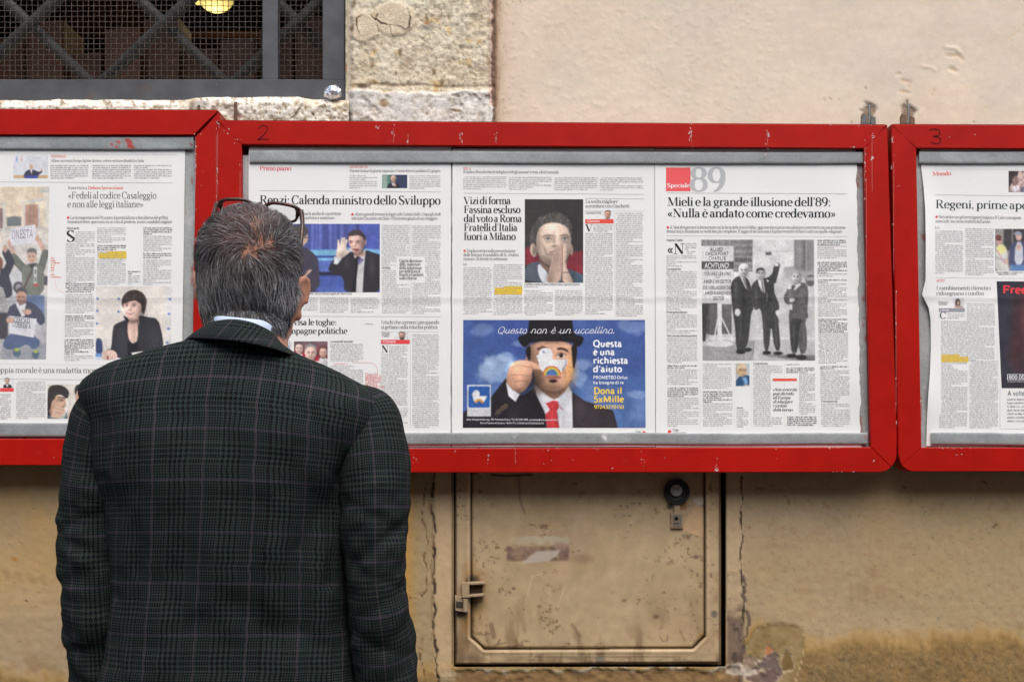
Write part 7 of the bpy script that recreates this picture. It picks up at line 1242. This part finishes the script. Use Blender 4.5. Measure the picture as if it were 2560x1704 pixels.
    # shirt collar
    top = curve3([P(x, y, YT + d) for x, y, d in ((580, 850, .12), (526, 826, .10), (524, 806, .05), (530, 797, .0), (541, 792, -.035), (562, 792, -.050), (600, 796, -.062), (640, 800, -.058), (661, 804, -.048), (678, 814, -.03), (696, 833, -.002), (713, 854, .04), (720, 871, .085), (650, 890, .12))], 80)
    rows = []
    for k, (dz, o) in enumerate(((-.03, -.001), (-.012, -.002), (0, -.0022), (.0012, -.0008), (0, .0012), (-.012, .002), (-.04, .003))): d = top - ctr; d[:, 2] = 0; d /= np.linalg.norm(d, axis=1)[:, None]; q = top + d * o; q[:, 2] += dz; rows.append(q)
    mk("shirt_collar", np.stack(rows).reshape(-1, 3), gridfaces(len(rows), 80), M['shirt'], th, smooth=True)
    return jk
HO = P(626, 640, YT + .035)      # head centre
CROWN = HO + np.array((.013, -.095, -.004))
def body(th):
    mb = MB(); e = lambda x, y, z, r, rot=None: mb.ell(HO + np.array((x, y, z)), r, rot, 28, 18)
    zz = np.linspace(-.128, .0785, 44); kz = [-.128, -.10, -.08, -.05, -.02, .008, .031, .050, .064, .074, .0785]
    aa = sm(np.interp(zz, kz, [.068, .071, .0735, .0765, .0785, .0785, .0735, .0630, .0485, .030, .012]), 2); ab = sm(np.interp(zz, kz, [.060, .067, .076, .0885, .0955, .0965, .091, .079, .060, .036, .012]), 2); af = sm(np.interp(zz, kz, [.05, .07, .088, .094, .096, .095, .090, .078, .060, .036, .012]), 2)
    tt = np.linspace(0, 2 * math.pi, 40, endpoint=False); mb.loft([HO + np.stack([aa[i] * np.sign(np.cos(tt)) * np.abs(np.cos(tt)) ** .93, np.where(np.sin(tt) > 0, af[i], ab[i]) * np.sin(tt), np.full(40, zz[i])], -1) for i in range(44)]); e(-.004, .038, -.085, (.070, .066, .052)); e(0, .075, -.115, (.030, .026, .022)); e(0, .085, .0, (.05, .02, .03))
    e(0, .104, -.042, (.011, .012, .025)); e(0, .112, -.060, (.014, .013, .010)); e(0, .088, -.088, (.024, .014, .006)); e(0, .086, -.099, (.022, .013, .006)); e(.032, .082, -.014, (.022, .016, .008)); e(-.032, .082, -.014, (.022, .016, .008))
    for k in (-1, 1):   # ears
        Rm = np.array(Matrix.Rotation(k * R(-24 if k > 0 else -6), 3, 'Z') @ Matrix.Rotation(k * R(8), 3, 'Y') @ Matrix.Rotation(R(-12), 3, 'X')); c = np.array((.0790 if k > 0 else -.0815, .004, -.066 if k > 0 else -.056))
        e(*c, (.0060, .017, .031), Rm); 
        q = [HO + c + Rm @ np.array((k * .004, .017 * math.cos(t), .004 + .029 * math.sin(t))) for t in np.linspace(R(-20), R(230), 16)]; mb.tube(q, .0042, 8); e(*(c + np.array((-.002 * k, .006, -.029))), (.006, .009, .010))
    nk = [P(624, 730, YT + .045), P(622, 800, YT + .03), P(618, 850, YT + .015), P(612, 905, YT), P(600, 960, YT)]; mb.tube(nk, [.066, .067, .064, .070, .085], 28)
    py, L, Rr = torso_rows(); rings = []
    for i in range(22, len(py), 6):
        a, b = P(L[i], py[i], YT), P(Rr[i], py[i], YT); cx = .5 * (a[0] + b[0]); w_ = .5 * (b[0] - a[0]) - .03; t = np.linspace(0, 2 * math.pi, 32, endpoint=False); dp_ = float(np.interp(py[i], [860, 920, 1000, 1200, 1930], [.030, .050, .075, .082, .065]))
        rings.append(np.stack([cx + w_ * np.cos(t), YT + .005 + dp_ * np.sin(t), np.full(32, a[2])], -1))
    mb.loft(rings)
    ls = P(300, 1010, YT + .01); le = P(245, 1430, YT + .035); lw = P(277, 1900, YT + .10); rs = P(890, 1010, YT); re = P(936, 1400, YT - .03); rw = P(970, 1900, YT + .035)
    for s_, e_, w_, k in ((ls, le, lw, -1), (rs, re, rw, 1)):
        mb.tube([s_, .5 * (s_ + e_), e_, .5 * (e_ + w_), w_], [.045, .042, .036, .033, .026], 16)
        d = w_ - e_; d /= np.linalg.norm(d); fw = np.array((0, 1.0, .0)); fw -= d * (fw @ d); fw /= np.linalg.norm(fw); n_ = np.cross(d, fw) * k
        pc = w_ + d * .055; mb.tube([w_, w_ + d * .03, pc, w_ + d * .09], [.026, .031, .033, .026], 12, flat=1.0); B = np.stack([fw, n_, d], 1); mb.ell(pc, (.042, .017, .052), B)
        for j, (off, l_) in enumerate(((.030, .070), (.011, .080), (-.009, .075), (-.027, .058))):
            r0 = w_ + d * .085 + fw * off; q = [r0, r0 + d * l_ * .45 - n_ * .004, r0 + d * l_ * .78 - n_ * .014, r0 + d * l_ - n_ * .028]; mb.tube(q, [.0092, .0086, .0078, .0062], 10)
        r0 = w_ + d * .03 + fw * .028; mb.tube([r0, r0 + d * .03 + fw * .018 - n_ * .006, r0 + d * .058 + fw * .020 - n_ * .014], [.012, .0098, .0075], 10)
    hz = P(567, 1930, YT)[2]; hc = P(567, 1930, YT)[0]
    for k in (-1, 1): mb.tube([(hc + k * .075, YT + .012, hz + .05), (hc + k * .084, YT + .004, .60), (hc + k * .09, YT - .004, .30), (hc + k * .095, YT, .08)], [.055, .054, .046, .034], 16); mb.tube([(hc + k * .095, YT - .02, .05), (hc + k * .098, YT + .10, .035)], [.035, .03], 12)
    o = mb.build("body", M['skin'], th); remesh(o, .0042, 3); o.data.materials.append(M['skin'])
    for k in (-1, 1):
        q = MB(); q.ell(HO + np.array((k * .031, .078, -.030)), (.0125, .0125, .0125)); q.build("eye", M['eye'], th, smooth=True)
    # trousers and shoes (below the picture)
    tr = MB(); t = np.linspace(0, 2 * math.pi, 28, endpoint=False)
    for k in (-1, 1):
        rings = []
        for z_, r_, x_, y_ in ((hz + .10, .088, .062, .01), (hz + .02, .086, .074, .01), (hz - .10, .086, .080, .006), (.60, .084, .086, .0), (.45, .076, .090, -.006), (.25, .072, .093, -.004), (.10, .073, .095, .0), (.045, .076, .096, .006)): rings.append(np.stack([hc + k * x_ + r_ * np.cos(t), YT + y_ + r_ * (.86 if z_ > .66 else 1.0) * np.sin(t), np.full(28, z_) + .003 * np.sin(3 * t + k)], -1))
        tr.loft(rings)
    o = tr.build("trousers", M['trouser'], th); fixnormals(o); remesh(o, .008, 4); o.data.materials.append(M['trouser'])
    for k in (-1, 1):
        s_ = MB(); rings = []
        for y_, w_, h_ in ((-.075, .02, .03), (-.06, .038, .07), (-.01, .041, .085), (.05, .044, .07), (.11, .050, .05), (.165, .044, .040), (.195, .018, .026)): rings.append(np.stack([hc + k * .1 + w_ * np.cos(t), np.full(28, YT + y_), .002 + h_ * np.clip(.5 + .62 * np.sin(t), 0, 1)], -1))
        s_.loft(rings); fixnormals(s_.build("shoe", M['shoe'], th, smooth=True))
    return th
def hair(th, bodyobj):
    me = bodyobj.data; n = len(me.polygons); ctr = np.empty(n * 3); me.polygons.foreach_get("center", ctr); ctr = ctr.reshape(-1, 3) + WL[th.name]; nrm = np.empty(n * 3); me.polygons.foreach_get("normal", nrm); nrm = nrm.reshape(-1, 3); ar = np.empty(n); me.polygons.foreach_get("area", ar)
    q = ctr - HO; ang = np.degrees(np.abs(np.arctan2(q[:, 0], -q[:, 1])))
    line = np.interp(ang, [0, 35, 60, 76, 84, 92, 104, 112, 135, 150, 180], [-.124, -.124, -.112, -.085, -.030, -.018, -.045, -.020, .035, .058, .064])
    line = np.where((q[:, 0] < 0) & (ang < 84), line - .0, line)
    ear = np.zeros(n, bool)
    for k, zz in ((1, -.066), (-1, -.056)): d = q - np.array((k * .079, .006, zz)); ear |= ((d[:, 1] / .022) ** 2 + (d[:, 2] / .037) ** 2 < 1) & (np.abs(q[:, 0]) > .070)
    ok = (q[:, 2] > line) & (q[:, 2] > -.13) & ~ear & (np.linalg.norm(q, axis=1) < .14)
    # thin patch at the crown and a frontal thinning
    PXs = CX + F * ((ctr[:, 0]) / (ctr[:, 1] - CAM[1])); dz = HO[2] - ctr[:, 2]; PYs = 640 + dz * F / (ctr[:, 1] - CAM[1])
    patch = np.exp(-(((PXs - 600) / 60) ** 2 + ((PYs - 600) / 68) ** 2)) + .6 * np.exp(-(((PXs - 650) / 18) ** 2 + ((PYs - 640) / 55) ** 2)) + .35 * np.exp(-(((PXs - 625) / 60) ** 2 + ((PYs - 545) / 40) ** 2)); patch = np.clip(patch, 0, 1) * (q[:, 1] < .03)
    wgt = ar * ok * (1 - .46 * patch) * np.where(ang > 110, .6, 1) * (1 + 2.2 * sstep(-.065, -.09, q[:, 2])); N = 34000; pick = RNG.choice(n, N, p=wgt / wgt.sum())
    root = ctr[pick] + RNG.normal(0, .0012, (N, 3)); nn = nrm[pick]; pt = patch[pick]; qx = q[pick]; ag = ang[pick]
    d = root - CROWN; r_ = np.linalg.norm(d, axis=1); d = d - nn * (d * nn).sum(1)[:, None]; d /= np.linalg.norm(d, axis=1)[:, None] + 1e-9
    sw = np.radians(62) * np.exp(-r_ / .07); b = np.cross(nn, d); d = d * np.cos(sw)[:, None] + b * np.sin(sw)[:, None]
    g = np.array((0, 0, -1.0)) - nn * (-nn[:, 2])[:, None]; wl = sstep(.03, -.05, qx[:, 2])[:, None] * 1.7; d = d + g * wl
    fwd = np.array((0, 1.0, 0)) - nn * nn[:, 1][:, None]; d = d + fwd * (.5 * sstep(55, 85, ag) * sstep(-.06, .02, qx[:, 2]))[:, None]
    cl = np.stack([fbm(PXs[pick], PYs[pick], 16, 2, s_) for s_ in (801, 802, 803)], 1); cl2 = np.stack([fbm(PXs[pick], PYs[pick], 34, 2, s_) for s_ in (811, 812, 813)], 1); d = d + cl * .5 + cl2 * .65 + RNG.normal(0, .16, (N, 3)); d -= nn * (d * nn).sum(1)[:, None]; d /= np.linalg.norm(d, axis=1)[:, None] + 1e-9
    ln = np.interp(qx[:, 2], [-.11, -.08, -.03, .02, .08], [.022, .026, .030, .033, .034]) * RNG.uniform(.65, 1.15, N); ln *= np.where(ag > 70, .72, 1); ln *= np.interp(ag, [100, 150], [1, .8])
    lift = RNG.uniform(.25, .75, N) - .10 * sstep(.03, .07, qx[:, 2]); K = 6; t = np.linspace(0, 1, K); ph = RNG.uniform(0, 6.28, N); side = np.cross(nn, d)
    pts = root[:, None] - .0015 * nn[:, None] + ln[:, None, None] * (d[:, None] * t[None, :, None] + nn[:, None] * ((lift[:, None] * t[None] - (lift[:, None] * .85) * t[None] ** 2)[..., None]) + side[:, None] * (.07 * np.sin(t[None] * 3.5 + ph[:, None]))[..., None])
    pts = pts + np.array((0, 0, -1.0)) * (ln[:, None] * .10 * t[None] ** 2)[..., None]
    tg = np.gradient(pts, axis=1); tg /= np.linalg.norm(tg, axis=2)[..., None]; a = np.cross(tg, nn[:, None]); a /= np.linalg.norm(a, axis=2)[..., None] + 1e-9; b = np.cross(a, tg)
    wd = (.00034 * RNG.uniform(.7, 1.35, N))[:, None] * (1 - .72 * t[None] ** 2); V = np.stack([pts + wd[..., None] * (math.cos(k * 2.0944) * a + math.sin(k * 2.0944) * b) for k in range(3)], 2)   # N,K,3,3
    idx = np.arange(N * K * 3).reshape(N, K, 3); fs = np.concatenate([np.stack([idx[:, :-1, k], idx[:, 1:, k], idx[:, 1:, (k + 1) % 3], idx[:, :-1, (k + 1) % 3]], -1).reshape(-1, 4) for k in range(3)])
    px_, py_ = PXs[pick], PYs[pick]; gf = .40 + .30 * sstep(640, 740, py_) + .22 * sstep(560, 500, px_) - .16 * sstep(640, 720, px_) * sstep(700, 560, py_) - .60 * sstep(735, 785, py_) - .15 * np.exp(-((px_ - 700) / 50) ** 2 - ((py_ - 650) / 60) ** 2) + .16 * fbm(px_, py_, 26, 3, 811)
    clp = fbm(px_, py_, 7, 2, 821); x = np.where(RNG.random(N) < np.clip(gf * .9 + .25 * clp, .05, .95), RNG.uniform(.55, 1, N), RNG.uniform(0, .22, N))[:, None]; DK = np.array((.022, .0225, .026)); LT = np.array((.52, .52, .525)); cc = DK * (1 - x) + LT * x; br = np.clip(pt * 1.1, 0, 1)[:, None] * RNG.uniform(.1, .8, N)[:, None]; cc = cc * (1 - br) + np.array((.19, .092, .072)) * br
    cc = cc[:, None] * (.75 + .5 * t[None, :, None]); col = np.repeat(cc[:, :, None], 3, 2)
    mk("hair", V.reshape(-1, 3), fs, M['hair'], th, col=col.reshape(-1, 3), smooth=True)
def glasses():
    O = P(648, 509, YT + .075); sl = R(5.6); r = np.array((math.cos(sl), 0, -math.sin(sl))); tl = R(33); dn = np.array((-math.sin(sl) * math.cos(tl) * 1.0, math.sin(tl), -math.cos(tl) * math.cos(sl))); dn -= r * (dn @ r); dn /= np.linalg.norm(dn); nf = np.cross(r, dn)
    th = thing("eyeglasses", O, "tortoiseshell eyeglasses pushed up on top of the man's head", "eyeglasses")
    def rim(k, f=1.0):
        c = O + r * k * .0355 + dn * .0125; t = np.linspace(0, 2 * math.pi, 40, endpoint=False); e = .62
        return [c + r * k * (.0275 * f * np.sign(math.cos(a)) * abs(math.cos(a)) ** e) + dn * (.0160 * f * np.sign(math.sin(a)) * abs(math.sin(a)) ** e * (1 if math.sin(a) < 0 else 1)) for a in t]
    fr = MB()
    for k in (-1, 1): q = rim(k); fr.tube(q + q[:2], [.0024] * 42, 8, caps=False)
    fr.tube([O - r * .010 + dn * .006, O - dn * .0005 + nf * .002, O + r * .010 + dn * .006], .0022, 8)
    for k in (-1, 1):   # heavier brow line running into the end pieces
        br = [O + r * k * x + dn * y for x, y in ((.010, .0035), (.02, -.0030), (.035, -.0040), (.052, -.0022), (.062, .001), (.0685, .006))]; fr.tube(curve3(br, 14), .0031, 8); fr.tube([O + r * k * .062 + dn * .002, O + r * k * .067 + dn * .011, O + r * k * .062 + dn * .017], .0032, 8)
    fr.build("rim_frame", M['tort'], th, smooth=True)
    for k in (-1, 1):
        q = np.array(rim(k, .96)); v = np.concatenate([q - nf * .0007, q + nf * .0007]); n = len(q); mk("lens", v, [list(range(n)), list(range(n, 2 * n))[::-1]] + [[i, (i + 1) % n, n + (i + 1) % n, n + i] for i in range(n)], M['lens'], th)
        h = O + r * k * .0695 + dn * .005; e1 = HO + np.array((k * .0775, .012, -.036)); e2 = HO + np.array((k * .0760, -.018, -.062)); m_ = .5 * (h + e1) + np.array((k * .002, -.004, .0)); tp = MB(); tp.tube(curve3([h, h * .8 + e1 * .2 + np.array((k * .003, 0, 0)), m_, e1, e2], 24), np.concatenate([np.linspace(.0042, .0027, 18), np.linspace(.0026, .003, 6)]), 8, flat=1.0); tp.build("temple", M['tort'], th, smooth=True)
def man():
    b = P(567, 1930, YT); b[2] = 0; th = thing("person", b, "grey haired man seen from behind in a dark glen check jacket, reading the posted newspapers", "person")
    body(th); bo = [c for c in th.children if c.name.startswith("body")][0]; jacket(th); hair(th, bo); glasses()
# ================================================================ build
th_, zb_, zt_, xl_, xr_ = wall(); hatch(); window(th_, zb_, zt_, xl_, xr_); boards(); page_left(); page_one(); page_two(); page_three(); page_right(); fittings(); man(); surroundings()
